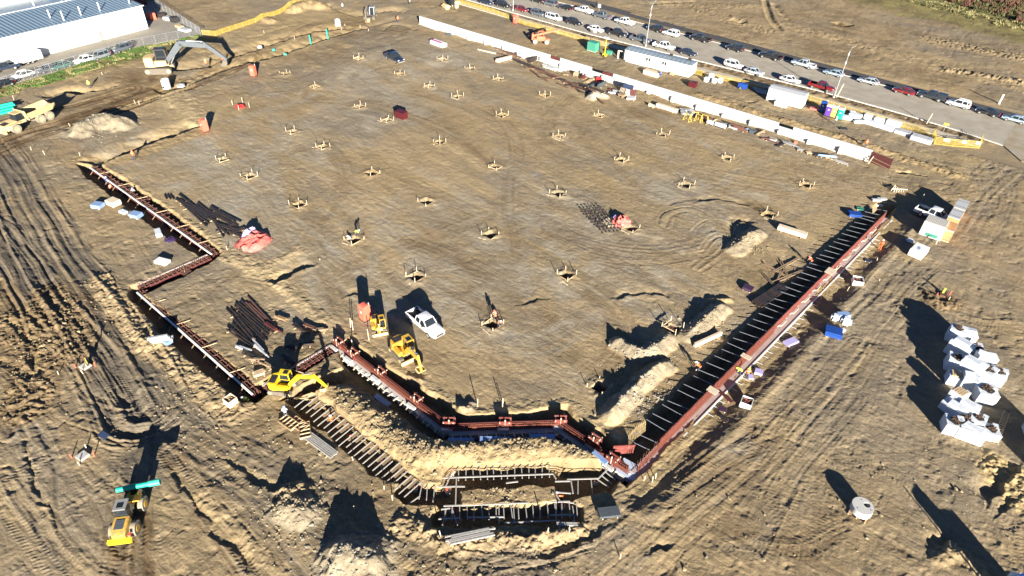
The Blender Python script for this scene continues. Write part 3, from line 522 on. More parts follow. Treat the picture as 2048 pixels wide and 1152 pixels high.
# ------------------------------------------------------------------ warehouse and its yard, top left
def px2(px, py, z=0): w = W(px, py, z); return (float(w[0]), float(w[1]))
wa = np.array(px2(32, 126)); wb = np.array(px2(297, 57)); wd = (wb-wa)/np.linalg.norm(wb-wa); wn = np.array([-wd[1], wd[0]]); LEN = float(np.linalg.norm(wb-wa))+24
wh = thing('warehouse', 'long white metal warehouse with blue grey ribbed roof behind the parking lot', 'warehouse', (float(wb[0]), float(wb[1]), 0), math.atan2(-wd[1], -wd[0]))
# local frame: x runs along the wall away from the yard corner, y points into the building
sgn = -1
def whp(x, y, z): return (x, sgn*y, z)
HT = 5.6; DP = 24.
b = MB()
for x0, x1, y0, y1 in ((0, LEN, 0, .2), (0, .2, .2, DP), (LEN-.2, LEN, .2, DP), (.2, LEN-.2, DP-.2, DP)): b.box(((x0+x1)/2, sgn*(y0+y1)/2, HT/2), (x1-x0, y1-y0, HT))
b.build('wall', M_offw, wh)
e = MB(); e.add([whp(-.3, -.35, HT), whp(LEN, -.35, HT), whp(LEN, DP/2, HT+1.3), whp(-.3, DP/2, HT+1.3), whp(-.3, -.35, HT+.12), whp(LEN, -.35, HT+.12), whp(LEN, DP/2, HT+1.42), whp(-.3, DP/2, HT+1.42)], [(0, 1, 2, 3), (7, 6, 5, 4), (0, 4, 5, 1), (3, 2, 6, 7), (0, 3, 7, 4), (1, 5, 6, 2)])
e.add([whp(-.3, DP+.35, HT), whp(LEN, DP+.35, HT), whp(LEN, DP/2+.01, HT+1.3), whp(-.3, DP/2+.01, HT+1.3), whp(-.3, DP+.35, HT+.12), whp(LEN, DP+.35, HT+.12), whp(LEN, DP/2+.01, HT+1.42), whp(-.3, DP/2+.01, HT+1.42)], [(0, 1, 2, 3), (7, 6, 5, 4), (0, 4, 5, 1), (3, 2, 6, 7), (0, 3, 7, 4), (1, 5, 6, 2)])
rf = e.build('roof', M_roofb, wh)
ribm = MB().bar(whp(0, -.34, HT+.16), whp(0, DP/2, HT+1.46), .30, .12).mesh('rib', M_rib)
for i in range(int(LEN/.95)):
    put('roof_rib', ribm, rf, (.2+i*.95, 0, 0))
g = MB().bar(whp(-.3, DP/2, HT+1.50), whp(LEN, DP/2, HT+1.50), .4, .1); g.build('ridge_cap', M_white, rf)
MB().bar(whp(-.3, -.42, HT+.08), whp(LEN, -.42, HT+.08), .16, .2).build('gutter', M_white, rf)
for x, y in ((1.5, 2.5), (9.5, 2.0), (14.2, 2.0), (18.6, 1.5), (20, 4.5), (26, 16), (11, 16), (18, 15)):
    MB().cyl(whp(x, y, HT+.3), whp(x, y, HT+2.4), .13, 8).build('vent_pipe', M_white, rf)
for i in range(5):
    MB().box(whp(3.5+i*5.1, -.03, 1.7), (.28, .1, .2)).build('wall_light', M_steel, wh)
for x in (12.2,): MB().box(whp(x, -.04, 1.1), (1.0, .06, 2.1)).build('door', M_galv, wh)
w2 = thing('warehouse', 'second taller white building behind the blue grey warehouse roof', 'warehouse', (float(wb[0]-wn[0]*0), float(wb[1]), 0), math.atan2(-wd[1], -wd[0]))
b = MB(); b.box(whp(26, 24.3+12, 3.7), (32, 23, 7.4)); b.build('wall', M_offw, w2)
MB().box(whp(26, 24.3+12, 7.5), (32.5, 23.5, .25)).build('roof', M_white, w2)
for x in (22.4, 24.3): MB().box(whp(x, 24.2+1.5, 8.0), (.9, .9, .8)).build('roof_vent', M_steel, w2)
# second low building and yard clutter behind the corner
lotp = [px2(-260, 330), px2(0, 176), px2(130, 137), px2(265, 96), px2(402, 70), px2(312, 10), px2(280, -30), px2(-500, -30)]
tag(MB().slab(lotp, -.2, .03).build('parking_lot', mat('lot_asphalt', (.24, .22, .185), .9, var=.12, scale=.3, rust=((.27, .235, .18), .5))), kind='structure')
def chain_fence(pts, name, label, cat, h=2.1, mesh_m=None, post_m=None, step=3., posts=True, rail=True, wire=.3, wr=.018, group=None, name_panel='mesh_panel', solid=None):
    P0 = pts[0]; r = thing(name, label, cat, (P0[0], P0[1], gz(*P0)), 0, group)
    for (ax, ay), (bx, by) in zip(pts, pts[1:]):
        L = math.hypot(bx-ax, by-ay); n = max(1, round(L/step)); dx, dy = (bx-ax)/n, (by-ay)/n
        for i in range(n):
            x0, y0 = ax-P0[0]+dx*i, ay-P0[1]+dy*i; z0 = gz(x0+P0[0], y0+P0[1])-gz(*P0); z1 = gz(x0+dx+P0[0], y0+dy+P0[1])-gz(*P0)
            MB().cyl((x0, y0, z0-.2), (x0, y0, z0+h+.06), .05 if not solid else .06, 6).build('post', post_m, r)
            m = MB(); l = math.hypot(dx, dy); q = max(2, int(l/wire))
            if rail: m.bar((x0, y0, z0+h), (x0+dx, y0+dy, z1+h), .06); m.bar((x0, y0, z0+.1), (x0+dx, y0+dy, z1+.1), .05)
            for k in range(1, q):
                t = k/q; m.bar((x0+dx*t, y0+dy*t, z0+(z1-z0)*t+.08), (x0+dx*t, y0+dy*t, z0+(z1-z0)*t+h), wr)
            for k in range(1, max(2, int(h/wire))):
                zz = h*k/max(2, int(h/wire)); m.bar((x0, y0, z0+zz), (x0+dx, y0+dy, z1+zz), wr)
            m.build(name_panel, mesh_m, r)
            if solid:
                s = MB(); s.bar((x0+dx*.02, y0+dy*.02, z0+h*.5), (x0+dx*.98, y0+dy*.98, z1+h*.5), .02, h*.86); s.build('netting', solid, r)
    return r
chain_fence([px2(-40, 188), px2(130, 138), px2(265, 96.5), px2(402, 70), px2(312, 12)], 'chain_link_fence', 'grey chain link fence between the parking lot and the green grass verge', 'fence', 2.0, M_galv, M_galv, 3.0, wire=.34, wr=.022)
# yellow mesh needs see-through netting: a fine lattice of real strands
def yellow_fence(pts, label, h=1.5, step=2.4, group='yellow safety fence runs'):
    return chain_fence(pts, 'safety_fence', label, 'fence', h, M_yf, M_yf, step, wire=.24, wr=.04, group=group, name_panel='fence_panel')
yellow_fence([px2(405, 69), px2(432, 72), px2(512, 46), px2(560, 28), px2(600, 12), px2(650, -8)], 'yellow safety fence running up from the chain link corner to the top edge', 1.15)
yellow_fence([px2(902, 1), px2(987, 25), px2(1049, 49), px2(1086, 58), px2(1149, 76), px2(1209, 92)], 'yellow safety fence along the sidewalk behind the orange telehandler', 1.1)
yellow_fence([px2(1389, 147), px2(1434, 158), px2(1480, 167), px2(1530, 180)], 'yellow safety fence along the sidewalk beside the right end of the site trailer', 1.1)
yellow_fence([px2(1600, 194), px2(1660, 212), px2(1720, 230), px2(1806, 254), px2(1866, 271)], 'yellow safety fence between the wrapped pallets and the road verge', 1.1)
yellow_fence([px2(1866, 272), px2(1868, 288), px2(1905, 292), px2(1958, 296), px2(1962, 280)], 'yellow safety fence pen with white signs at the end of the sidewalk', 1.5)
for p, w_, l_ in (((1889, 290), 1.1, 'wide white blank sign hung on the yellow fence pen, leftmost of three'), ((1924, 294), .7, 'small white sign in the middle of the yellow fence pen'), ((1952, 296), .8, 'white sign at the right corner of the yellow fence pen')):
    x, y = px2(*p); o = MB().box((0, -.12, 1.2), (w_, .04, .55), .12).build('fence_sign', M_white); o.location = (x, y, gz(x, y)); tag(o, l_, 'sign', 'white signs on the yellow pen')
# ------------------------------------------------------------------ foundation walls
class Run:
    """coordinates along a wall: s metres on, o metres to its left, z up; relative to the wall's own origin"""
    def __init__(s, p, q, org): s.p = np.array(p, float); s.q = np.array(q, float); s.L = float(np.linalg.norm(s.q-s.p)); s.d = (s.q-s.p)/s.L; s.n = np.array([-s.d[1], s.d[0]]); s.o = np.array(org, float)
    def at(s, a, o, z): v = s.p+s.d*a+s.n*o-s.o; return (float(v[0]), float(v[1]), z)
    def ang(s): return math.atan2(s.d[1], s.d[0])
def boxes(run, mb, a0, a1, o0, o1, z0, z1):
    return mb.box(run.at((a0+a1)/2, (o0+o1)/2, (z0+z1)/2), (a1-a0, o1-o0, z1-z0), run.ang())
def pieces(run, root, name, a0, a1, L, o0, o1, z0, z1, m, gap=.025, jit=0.):
    n = max(1, round((a1-a0)/L)); l = (a1-a0)/n
    me = MB().box((0, 0, 0), (l-gap, o1-o0, z1-z0)).mesh(name, m)
    for i in range(n):
        put(name, me, root, run.at(a0+(i+.5)*l, (o0+o1)/2+rnd.uniform(-jit, jit)*.5, (z0+z1)/2+rnd.uniform(-jit, jit)), (0, 0, run.ang()))
# right wall: left of the run (+o) is the dug side
rr = Run(RWA, RWB, RWA); RW = thing('foundation_wall', 'long unpoured foundation wall in red forms with slanting braces on the right side', 'foundation', (RWA[0], RWA[1], 0))
pieces(rr, RW, 'footing', -.2, rr.L-1.5, 6, -.80, .5, -1.2, -.36, M_pink)
pieces(rr, RW, 'edge_board', -.2, rr.L-1.5, 3.6, -.96, -.81, -.9, -.28, M_offw)
pieces(rr, RW, 'form_panel', 4.2, rr.L-2.2, 2.4, .16, .26, -1.40, 1.06, M_red, jit=.02)
tz = MB(); P_ = [(0, 0), (.35, 0), (.6, -.3), (2.0, -.3), (2.25, 0), (2.5, 0)]
for p, q in zip(P_, P_[1:]): tz.bar((p[0], p[1], 0), (q[0], q[1], 0), .07, .12)
for p, q in (): tz.bar((p[0], p[1]+.05, .3), (q[0], q[1]+.05, .3), .05, .8)
tz = tz.mesh('pilaster_trim', M_pine); a = 31.0
while a+2.6 < rr.L-3: put('pilaster_trim', tz, RW, rr.at(a, .06, .02), (0, 0, rr.ang())); a += 3.5
m = MB()
a = .3
while a < 30: m.bar(rr.at(a, 0, -1.45), rr.at(a+rnd.uniform(-.03, .03), 0, rnd.uniform(1.02, 1.2)), .05); a += .27
for z in (-1.1, -.7, -.3, .1, .45, .72): m.bar(rr.at(.2, -.05, z), rr.at(29.9, -.05, z), .035)
tag(m.build('rebar_grid', M_rebar, RW), kind='stuff')
m = MB()
a = .3
while a < 14: m.bar(rr.at(a, .45, -1.45), rr.at(a, .45, rnd.uniform(.3, .7)), .04); a += .5
m.build('rebar_row', M_drebar, RW)
br = MB().bar((0, 0, 0), (-2.6, 0, -.42), .055).mesh('brace', mat('brace_steel', (.23, .245, .275), .5, var=.1)); brn = 43
for i in range(brn):
    o = put('brace', br, RW, rr.at(2.2+i*1.60+rnd.uniform(-.25, .25), .28, .96+rnd.uniform(-.05, .05)), (rnd.uniform(-.02, .02), rnd.uniform(-.05, .05), rr.ang()-math.pi/2+rnd.uniform(-.07, .07)+0))
st = MB().bar((0, 0, 0), (.75, 0, .05), .07).mesh('tie_stake', M_sheet)
for i in range(54): put('tie_stake', st, RW, rr.at(.8+i*1.28+rnd.uniform(-.2, .2), -.95, -.4), (0, 0, rr.ang()-math.pi/2+rnd.uniform(-.1, .1)))
for s_, w_ in ((13.7, .9), (21.5, .7), (45.5, 1.6)): boxes(rr, MB(), s_, s_+w_, -.7, .45, 1.07, 1.13).build('work_platform', M_pine, RW)
for s_ in (): MB().bar(rr.at(s_, .3, .8), rr.at(s_+.1, 1.5, 1.0), .5, .06).build('walk_bracket', M_oldwood, RW)
# front zigzag wall
FP = [(-11.6, -79.05), (7.2, -79.2), (15.6, -70.9), (24.4, -71.0)]
FW_ = thing('foundation_wall', 'zigzag front foundation wall with red rebar above white concrete footing', 'foundation', (FP[0][0], FP[0][1], 0))
for k, (p, q) in enumerate(zip(FP, FP[1:])):
    r_ = Run(p, q, FP[0]); pieces(r_, FW_, 'footing', .1, r_.L-.1, 3.2, -.55, .55, -1.2, -.42, M_concw, jit=.03)
    m = MB(); a = .2
    while a < r_.L: m.bar(r_.at(a, .0, -.6), r_.at(a, 0, rnd.uniform(.2, .35)), .05); m.bar(r_.at(a, .22, -.6), r_.at(a, .22, rnd.uniform(.2, .35)), .05); a += .22
    for z in (-.3, -.1, .1, .24): m.bar(r_.at(.1, -.04, z), r_.at(r_.L-.1, -.04, z), .05); m.bar(r_.at(.1, .26, z), r_.at(r_.L-.1, .26, z), .05)
    tag(m.build('rebar_cage', M_rebar, FW_), kind='stuff')
    for i in range(int(r_.L/.9)): MB().bar(r_.at(.5+i*.9, -.4, -.38), r_.at(.6+i*.9+rnd.uniform(-.2, .2), -1.05, -.42), .12, .1).build('form_tie', M_pine, FW_)
    pieces(r_, FW_, 'side_form', .3, r_.L-.3, 2.4, .40, .48, -.6, .34, M_dred)
for px, py, dx in ((674, 690, 0), (703, 712, 0), (757, 750, 0), (829, 805, 0), (898, 852, 1), (1010, 852, 1), (1121, 848, 1), (1186, 886, 0), (1222, 925, 0)):
    x, y = px2(px, py, .1); x -= FP[0][0]; y -= FP[0][1]; ang = .72 if dx else 0.0
    pm = MB(); pm.box((x, y, .25), (1.35, .09, 1.1), ang); pm.box((x-.6*math.sin(ang)*1, y+.6*math.cos(ang), .25), (1.35, .09, 1.1), ang); f = pm.build('pier_form', M_red, FW_)
    pm = MB()
    for t in (-.5, .5): pm.bar((x+t*math.cos(ang), y+t*math.sin(ang)-.1, .65), (x+t*math.cos(ang)-math.sin(ang)*.9, y+t*math.sin(ang)+.9*math.cos(ang), .6), .1)
    pm.bar((x, y, -.4), (x, y, 1.05), .1); pm.build('pier_brace', M_pine, FW_)
    MB().box((x+.1*math.sin(ang), y-.5*math.cos(ang), -.35), (1.2, .35, .75), ang).build('pier_base', M_concw, FW_)
x, y = px2(1257, 945, -.9); MB().box((x-FP[0][0], y-FP[0][1], -.75), (2.2, 2.0, .7), .1).build('corner_block', mat('blue_white_form', (.42, .50, .62), .6), FW_)
MB().box((x-FP[0][0]-1.6, y-FP[0][1]+1.3, .2), (2.3, .1, 1.3), .8).build('corner_form', M_red, FW_)
# left walls
def left_wall(p, q, label, side):
    r_ = Run(p, q, p); t = thing('foundation_wall', label, 'foundation', (p[0], p[1], 0), group=None)
    o = .35*side
    pieces(r_, t, 'form_panel', .1, r_.L-.1, 2.4, -.42, -.34, -1.3, -.12, M_dred, jit=.02); pieces(r_, t, 'form_panel', .1, r_.L-.1, 2.4, .34, .42, -1.3, -.2, M_dred, jit=.02)
    pieces(r_, t, 'top_plank', .2, r_.L-.2, 3.6, (-.62 if side > 0 else .42), (-.42 if side > 0 else .62), -.12, .02, M_white if r_.L > 20 else M_pink, jit=.015)
    m = MB(); a = .2
    while a < r_.L-.1:
        for oo in (-.18, .18): m.bar(r_.at(a, oo, -1.3), r_.at(a+rnd.uniform(-.05, .05), oo, rnd.uniform(-.05, .18)), .05)
        a += .3
    for z in (-.7, -.3, -.08): m.bar(r_.at(.1, .2, z), r_.at(r_.L-.1, .2, z), .04); m.bar(r_.at(.1, -.2, z), r_.at(r_.L-.1, -.2, z), .04)
    tag(m.build('rebar_cage', M_drebar, t), kind='stuff')
    cm = MB().bar((0, -.62, 0), (0, .62, 0), .09, .12).mesh('cross_tie', mat('reddish_timber', (.16, .075, .055), .8, var=.25)); a = .6
    while a < r_.L-.3: put('cross_tie', cm, t, r_.at(a, 0, -.12), (0, 0, r_.ang())); a += .62 if r_.L < 20 else 1.25
    a = 4.
    while a < r_.L-2:
        MB().box(r_.at(a, .95*side, -.75), (1.2, .9, .9), r_.ang()).build('rebar_basket', M_drebar, t); MB().bar(r_.at(a-.3, -.4*side, -.02), r_.at(a+.3, 1.2*side, .04), .07).build('kicker', M_wood, t); a += 6.1
    for a in np.arange(1.5, r_.L-1, 2.6): MB().bar(r_.at(a, -.5*side, -.15), r_.at(a+.1, -1.35*side, -.75), .08).build('brace', M_oldwood, t)
    return t
LP = [(-77.5, -79.6), (-39.3, -78.9), (-39.6, -89.8), (-11.9, -89.6), (-11.7, -79.4)]
left_wall(LP[0], LP[1], 'narrow trench wall of rusty rebar from the far left corner to the inner corner', 1)
left_wall((LP[1][0], LP[1][1]-.8), LP[2], 'short trench wall with closely spaced cross ties stepping out at the left', 1)
left_wall((LP[2][0]+.8, LP[2][1]), LP[3], 'lower left trench wall of rusty rebar ending by the bright yellow excavator', 1)
left_wall((LP[3][0], LP[3][1]+.8), (LP[4][0], LP[4][1]), 'short trench wall with close cross ties just behind the bright yellow excavator', -1)
# back wall
BW0, BW1 = (-98.3, 15.2), (20.3, 18.2); rb = Run(BW0, BW1, BW0); BW = thing('foundation_wall', 'long white poured concrete wall running across the back of the site', 'foundation', (BW0[0], BW0[1], 0))
nb = 40; l = rb.L/nb
for i in range(nb):
    h = 2.05 if i not in (15, 19, 20) else 1.25; h += 0
    if i == 34: h = 1.4
    boxes(rb, MB(), i*l+.002, (i+1)*l-.002, -.15, .15, -.9, h).build('wall_section', M_concw, BW)
for i in (15, 20): boxes(rb, MB(), i*l+.1, (i+1)*l-.1, -.12, -.02, 1.25, 1.95).build('form_panel', M_dred, BW)
for i in range(2, 40, 2): boxes(rb, MB(), i*l+.4, i*l+1.15, -.85, -.16, -.3, .7+.2*(i % 3)).build('pier', M_concw, BW)
boxes(rb, MB(), 0, rb.L, -.5, -.17, -.4, .1).build('footing', M_conc, BW)
re = Run((20.4, 18.0), (24.4, 17.2), BW0); pieces(re, BW, 'form_panel', 0, 3.9, 1.3, -.1, 0, -.3, 1.9, M_dred)
m = MB(); 
for z in (.3, 1.0): m.bar(re.at(-.2, -.2, z), re.at(6.3, -.3, z-.4), .09)
m.build('waler', M_oldwood, BW); MB().bar(re.at(.5, -.2, 1.2), re.at(.6, -1.5, .1), .12).build('kicker', M_pine, BW)
# ------------------------------------------------------------------ footing forms in the dug strip at the front
FT = thing('footing_formwork', 'grid of white timber battens across the dark footing trenches at the front', 'formwork', tuple(map(float, W(1000, 990)[:2]))+(0,)); fo = W(1000, 990)
def batt(a, b, z=-.12, w=.09, name='batten', m=None):
    p = W(*a, z)-fo; q = W(*b, z)-fo; MB().bar((p[0], p[1], z), (q[0], q[1], z+rnd.uniform(-.02, .02)), w, .07).build(name, m or M_pine2, FT)
M_pine2 = mat('grey_white_timber', (.36, .345, .32), .8, var=.15, scale=4)
for i in range(25):
    t = i/24; a = np.array((590, 814))*(1-t)+np.array((806, 996))*t; b_ = np.array((628, 784))*(1-t)+np.array((846, 961))*t; j = rnd.uniform(-.12, .12); a = a+(b_-a)*j; b_ = b_-(b_-a)*rnd.uniform(0, .15)
    batt(a, b_)
    if i % 3: # uneven boards beside the batten
        c = a+(b_-a)*.45; batt(c+(3, 2), b_+(4, 3), -.2, .35, 'footing_board', mat('muddy_board', (.26, .185, .11), .9, var=.2))
for a, b_ in (((885, 956), (1106, 948)), ((887, 1012), (1140, 1003)), ((1118, 1002), (1148, 1006)), ((897, 973), (930, 973)), ((913, 955), (911, 1012)), ((907, 938), (892, 972)), ((876, 974), (912, 973)), ((882, 1019), (900, 1016)), ((877, 1038), (921, 1036)), ((1012, 966), (1036, 963)), ((1134, 959), (1197, 957)), ((1197, 957), (1226, 928)), ((1110, 963), (1142, 962)), ((1117, 985), (1142, 987)), ((1142, 962), (1146, 987)), ((1110, 984), (1120, 1003)), ((1106, 948), (1112, 958)), ((1008, 1046), (1112, 1041)), ((1100, 1030), (1146, 1030)), ((935, 1035), (1008, 1034))): batt(a, b_, -.08, .12, 'long_batten')
for i in range(14): x = 918+i*13.9; batt((x+rnd.uniform(-1, 1), 934-i*.5), (x+rnd.uniform(-1, 2), 961-i*.5))
for i in range(19): x = 890+i*14.6; batt((x, 1013-i*.4), (x+rnd.uniform(-1, 4), 1041-i*.3))
for a, b_ in (((1156, 961), (1156, 988)), ((1182, 958), (1185, 987)), ((1194, 958), (1218, 975)), ((1203, 951), (1224, 968)), ((1211, 944), (1231, 960)), ((870, 970), (866, 1004)), ((855, 968), (853, 1000)), ((845, 965), (838, 998)), ((840, 992), (815, 1010)), ((893, 1016), (885, 1050)), ((1145, 1012), (1150, 1045)), ((1112, 1008), (1113, 1044)), ((905, 1020), (915, 1050)), ((1027, 1012), (1029, 1046)), ((998, 1012), (998, 1048))): batt(a, b_)
for px, py in ((604, 798), (655, 834), (702, 878), (765, 932), (831, 980), (903, 1022), (1015, 1020), (1125, 1016), (1192, 966), (1012, 944), (903, 948), (895, 985)):
    w = W(px, py, -1.3)-fo; MB().cyl((w[0], w[1], -1.45), (w[0], w[1], -.95), .28, 12).build('pile_cap', M_conc, FT); MB().cyl((w[0], w[1], -.95), (w[0], w[1], -.55), .11, 8).build('pile_marker', M_oran, FT)
# interior timber strip of the wall trench: rods and rough concrete edge
for px, py in ((640, 758), (655, 748), (668, 738), (682, 728), (628, 768)): batt((px, py), (px+16, py+16), -.9)
# ------------------------------------------------------------------ things on the slab area
ORD = ['first', 'second', 'third', 'fourth', 'fifth', 'sixth', 'seventh', 'eighth', 'ninth', 'tenth', 'eleventh', 'twelfth', 'thirteenth', 'fourteenth', 'fifteenth', 'sixteenth', 'seventeenth', 'eighteenth']
def at_px(px, py): x, y = px2(px, py); return (x, y, gz(x, y))
stake_m = MB().bar((0, 0, -.3), (0, 0, .92), .065).mesh('stake', M_pine); board_m = MB().box((0, 0, .03), (2.1, .05, .13)).mesh('board', M_wood)
rowname = ['row beside the white wall', 'second row from the white wall', 'third row from the white wall', 'fourth row from the white wall', 'row nearest the left trench']
def column_form(x, y, lab, sz=1.0, red=False):
    z = gz(x+1.4*sz, y+1.4*sz); r = thing('column_form', lab, 'column form', (x, y, z), rnd.uniform(-.12, .12), 'timber column forms around square pits on the slab')
    s = sz*.84
    for sx, sy in ((1, 1), (-1, 1), (1, -1), (-1, -1)):
        if rnd.random() < .08: continue
        put('stake', stake_m, r, (sx*s+rnd.uniform(-.12, .12), sy*s+rnd.uniform(-.12, .12), 0), (rnd.uniform(-.07, .07), rnd.uniform(-.07, .07), 0)).scale = (1, 1, rnd.uniform(.6, 1.05))
    for k in range(4):
        if rnd.random() < .12: continue
        a = k*math.pi/2+rnd.uniform(-.05, .05); o = put('board', board_m, r, (-math.sin(a)*s*.95, math.cos(a)*s*.95, rnd.uniform(-.02, .08)), (rnd.uniform(-.1, .1), rnd.uniform(-.03, .03), a)); o.scale = (s*rnd.uniform(.8, 1.05), 1, 1)
    m = MB()
    for i in range(4): m.bar((-.5*s+i*.33*s, -.6*s, -.62), (-.5*s+i*.33*s, .6*s, -.62), .05); m.bar((-.6*s, -.5*s+i*.33*s, -.58), (.6*s, -.5*s+i*.33*s, -.58), .05)
    m.build('rebar_mat', M_drebar, r)
    if rnd.random() < .4: MB().bar((rnd.uniform(-1.5, 1.5), -1.7*s, .05), (rnd.uniform(-1, 1), -1.5*s, .08), .12, .06).build('loose_board', M_pine, r)
    return r
for ri, row in enumerate(PITPX):
    for ci, p in enumerate(row):
        x, y = px2(*p); column_form(x, y, 'staked column pit, %s from the far end, %s' % (ORD[ci], rowname[ri]), 1.15 if p[1] > 340 else 1.0)
# ------------------------------------------------------------------ people
def person_proto(pose):
    J = {'pelvis': (0, 0, .95), 'chest': (0, .02, 1.30), 'neck': (0, .03, 1.50), 'head': (0, .05, 1.62), 'top': (0, .04, 1.76)}
    if pose == 'stand': J.update({'lh': (.10, 0, .90), 'lk': (.12, .06, .50), 'la': (.13, 0, .08), 'lt': (.14, .16, .04), 'rh': (-.10, 0, .90), 'rk': (-.13, .02, .50), 'ra': (-.15, -.08, .08), 'rt': (-.16, .08, .04), 'ls': (.20, .02, 1.42), 'le': (.27, .06, 1.15), 'lw': (.22, .25, .98), 'lf': (.20, .34, .96), 'rs': (-.20, .02, 1.42), 're': (-.28, .0, 1.14), 'rw': (-.27, .12, .90), 'rf': (-.26, .16, .82)})
    else: J.update({'pelvis': (0, -.15, .82), 'chest': (0, .18, 1.02), 'neck': (0, .36, 1.10), 'head': (0, .47, 1.12), 'top': (0, .60, 1.14), 'lh': (.10, -.13, .80), 'lk': (.13, .10, .45), 'la': (.14, -.10, .08), 'lt': (.14, .08, .04), 'rh': (-.10, -.13, .80), 'rk': (-.13, .06, .45), 'ra': (-.16, -.15, .08), 'rt': (-.16, .03, .04), 'ls': (.20, .30, 1.05), 'le': (.24, .38, .78), 'lw': (.16, .50, .56), 'lf': (.14, .54, .48), 'rs': (-.20, .30, 1.05), 're': (-.24, .38, .78), 'rw': (-.16, .50, .58), 'rf': (-.14, .54, .50)})
    rad = {'pelvis': .15, 'chest': .17, 'neck': .065, 'head': .10, 'top': .07, 'lh': .10, 'lk': .07, 'la': .05, 'lt': .045, 'ls': .085, 'le': .055, 'lw': .04, 'lf': .045}
    E = [('pelvis', 'chest'), ('chest', 'neck'), ('neck', 'head'), ('head', 'top'), ('pelvis', 'lh'), ('lh', 'lk'), ('lk', 'la'), ('la', 'lt'), ('pelvis', 'rh'), ('rh', 'rk'), ('rk', 'ra'), ('ra', 'rt'), ('chest', 'ls'), ('ls', 'le'), ('le', 'lw'), ('lw', 'lf'), ('chest', 'rs'), ('rs', 're'), ('re', 'rw'), ('rw', 'rf')]
    ks = list(J); me = bpy.data.meshes.new('t'); me.from_pydata([J[k] for k in ks], [(ks.index(a), ks.index(b)) for a, b in E], []); o = link(bpy.data.objects.new('t', me))
    sk = o.modifiers.new('s', 'SKIN')
    for i, k in enumerate(ks):
        r = rad.get(k, rad.get('l'+k[1:], .06)); me.skin_vertices[0].data[i].radius = (r, r)
    me.skin_vertices[0].data[0].use_root = True
    sb = o.modifiers.new('b', 'SUBSURF'); sb.levels = 1; sb.render_levels = 1
    dg = bpy.context.evaluated_depsgraph_get(); dg.update(); ev = o.evaluated_get(dg); out = bpy.data.meshes.new_from_object(ev); bpy.data.objects.remove(o)
    return out, J
PROTO = {}
def person(px, py, face, pose, vest, hat, label, legs=M_jean, z=None):
    if pose not in PROTO: PROTO[pose] = person_proto(pose)
    me0, J = PROTO[pose]; me = me0.copy(); me.name = 'body'; me.materials.clear()
    for m in (legs, vest, M_skin): me.materials.append(m)
    for p in me.polygons:
        c = p.center; hd = (Vector(J['head'])-c).length < .17; hand = min((Vector(J['lf'])-c).length, (Vector(J['rf'])-c).length) < .07
        p.material_index = 2 if hd or hand else (0 if c.z < J['pelvis'][2]-.02 else 1); p.use_smooth = True
    x, y = px2(px, py, z or 0); r = thing('person', label, 'person', (x, y, gz(x, y) if z is None else z), face, 'people at work on the site'); put('body', me, r)
    h = Vector(J['head']); m = MB(); secs = []
    for k in range(5):
        a = k/4*math.pi/2; rr_ = .135*math.cos(a)+.004; secs.append([(h.x+rr_*math.cos(t), h.y+.02+rr_*1.15*math.sin(t), h.z+.05+.13*math.sin(a)) for t in [2*math.pi*i/10 for i in range(10)]])
    m.loft(secs); m.cyl((h.x, h.y+.03, h.z+.04), (h.x, h.y+.03, h.z+.06), .17, 10); m.build('hard_hat', hat, r, smooth=True)
    c = Vector(J['chest']); MB().box((c.x, c.y-.0, c.z), (.40, .30, .03), 0, 0 if pose == 'stand' else 1.0).build('reflective_band', M_white, r)
    MB().box((h.x, h.y+.105, h.z-.01), (.03, .04, .04)).build('nose', M_skin, r)
    return r
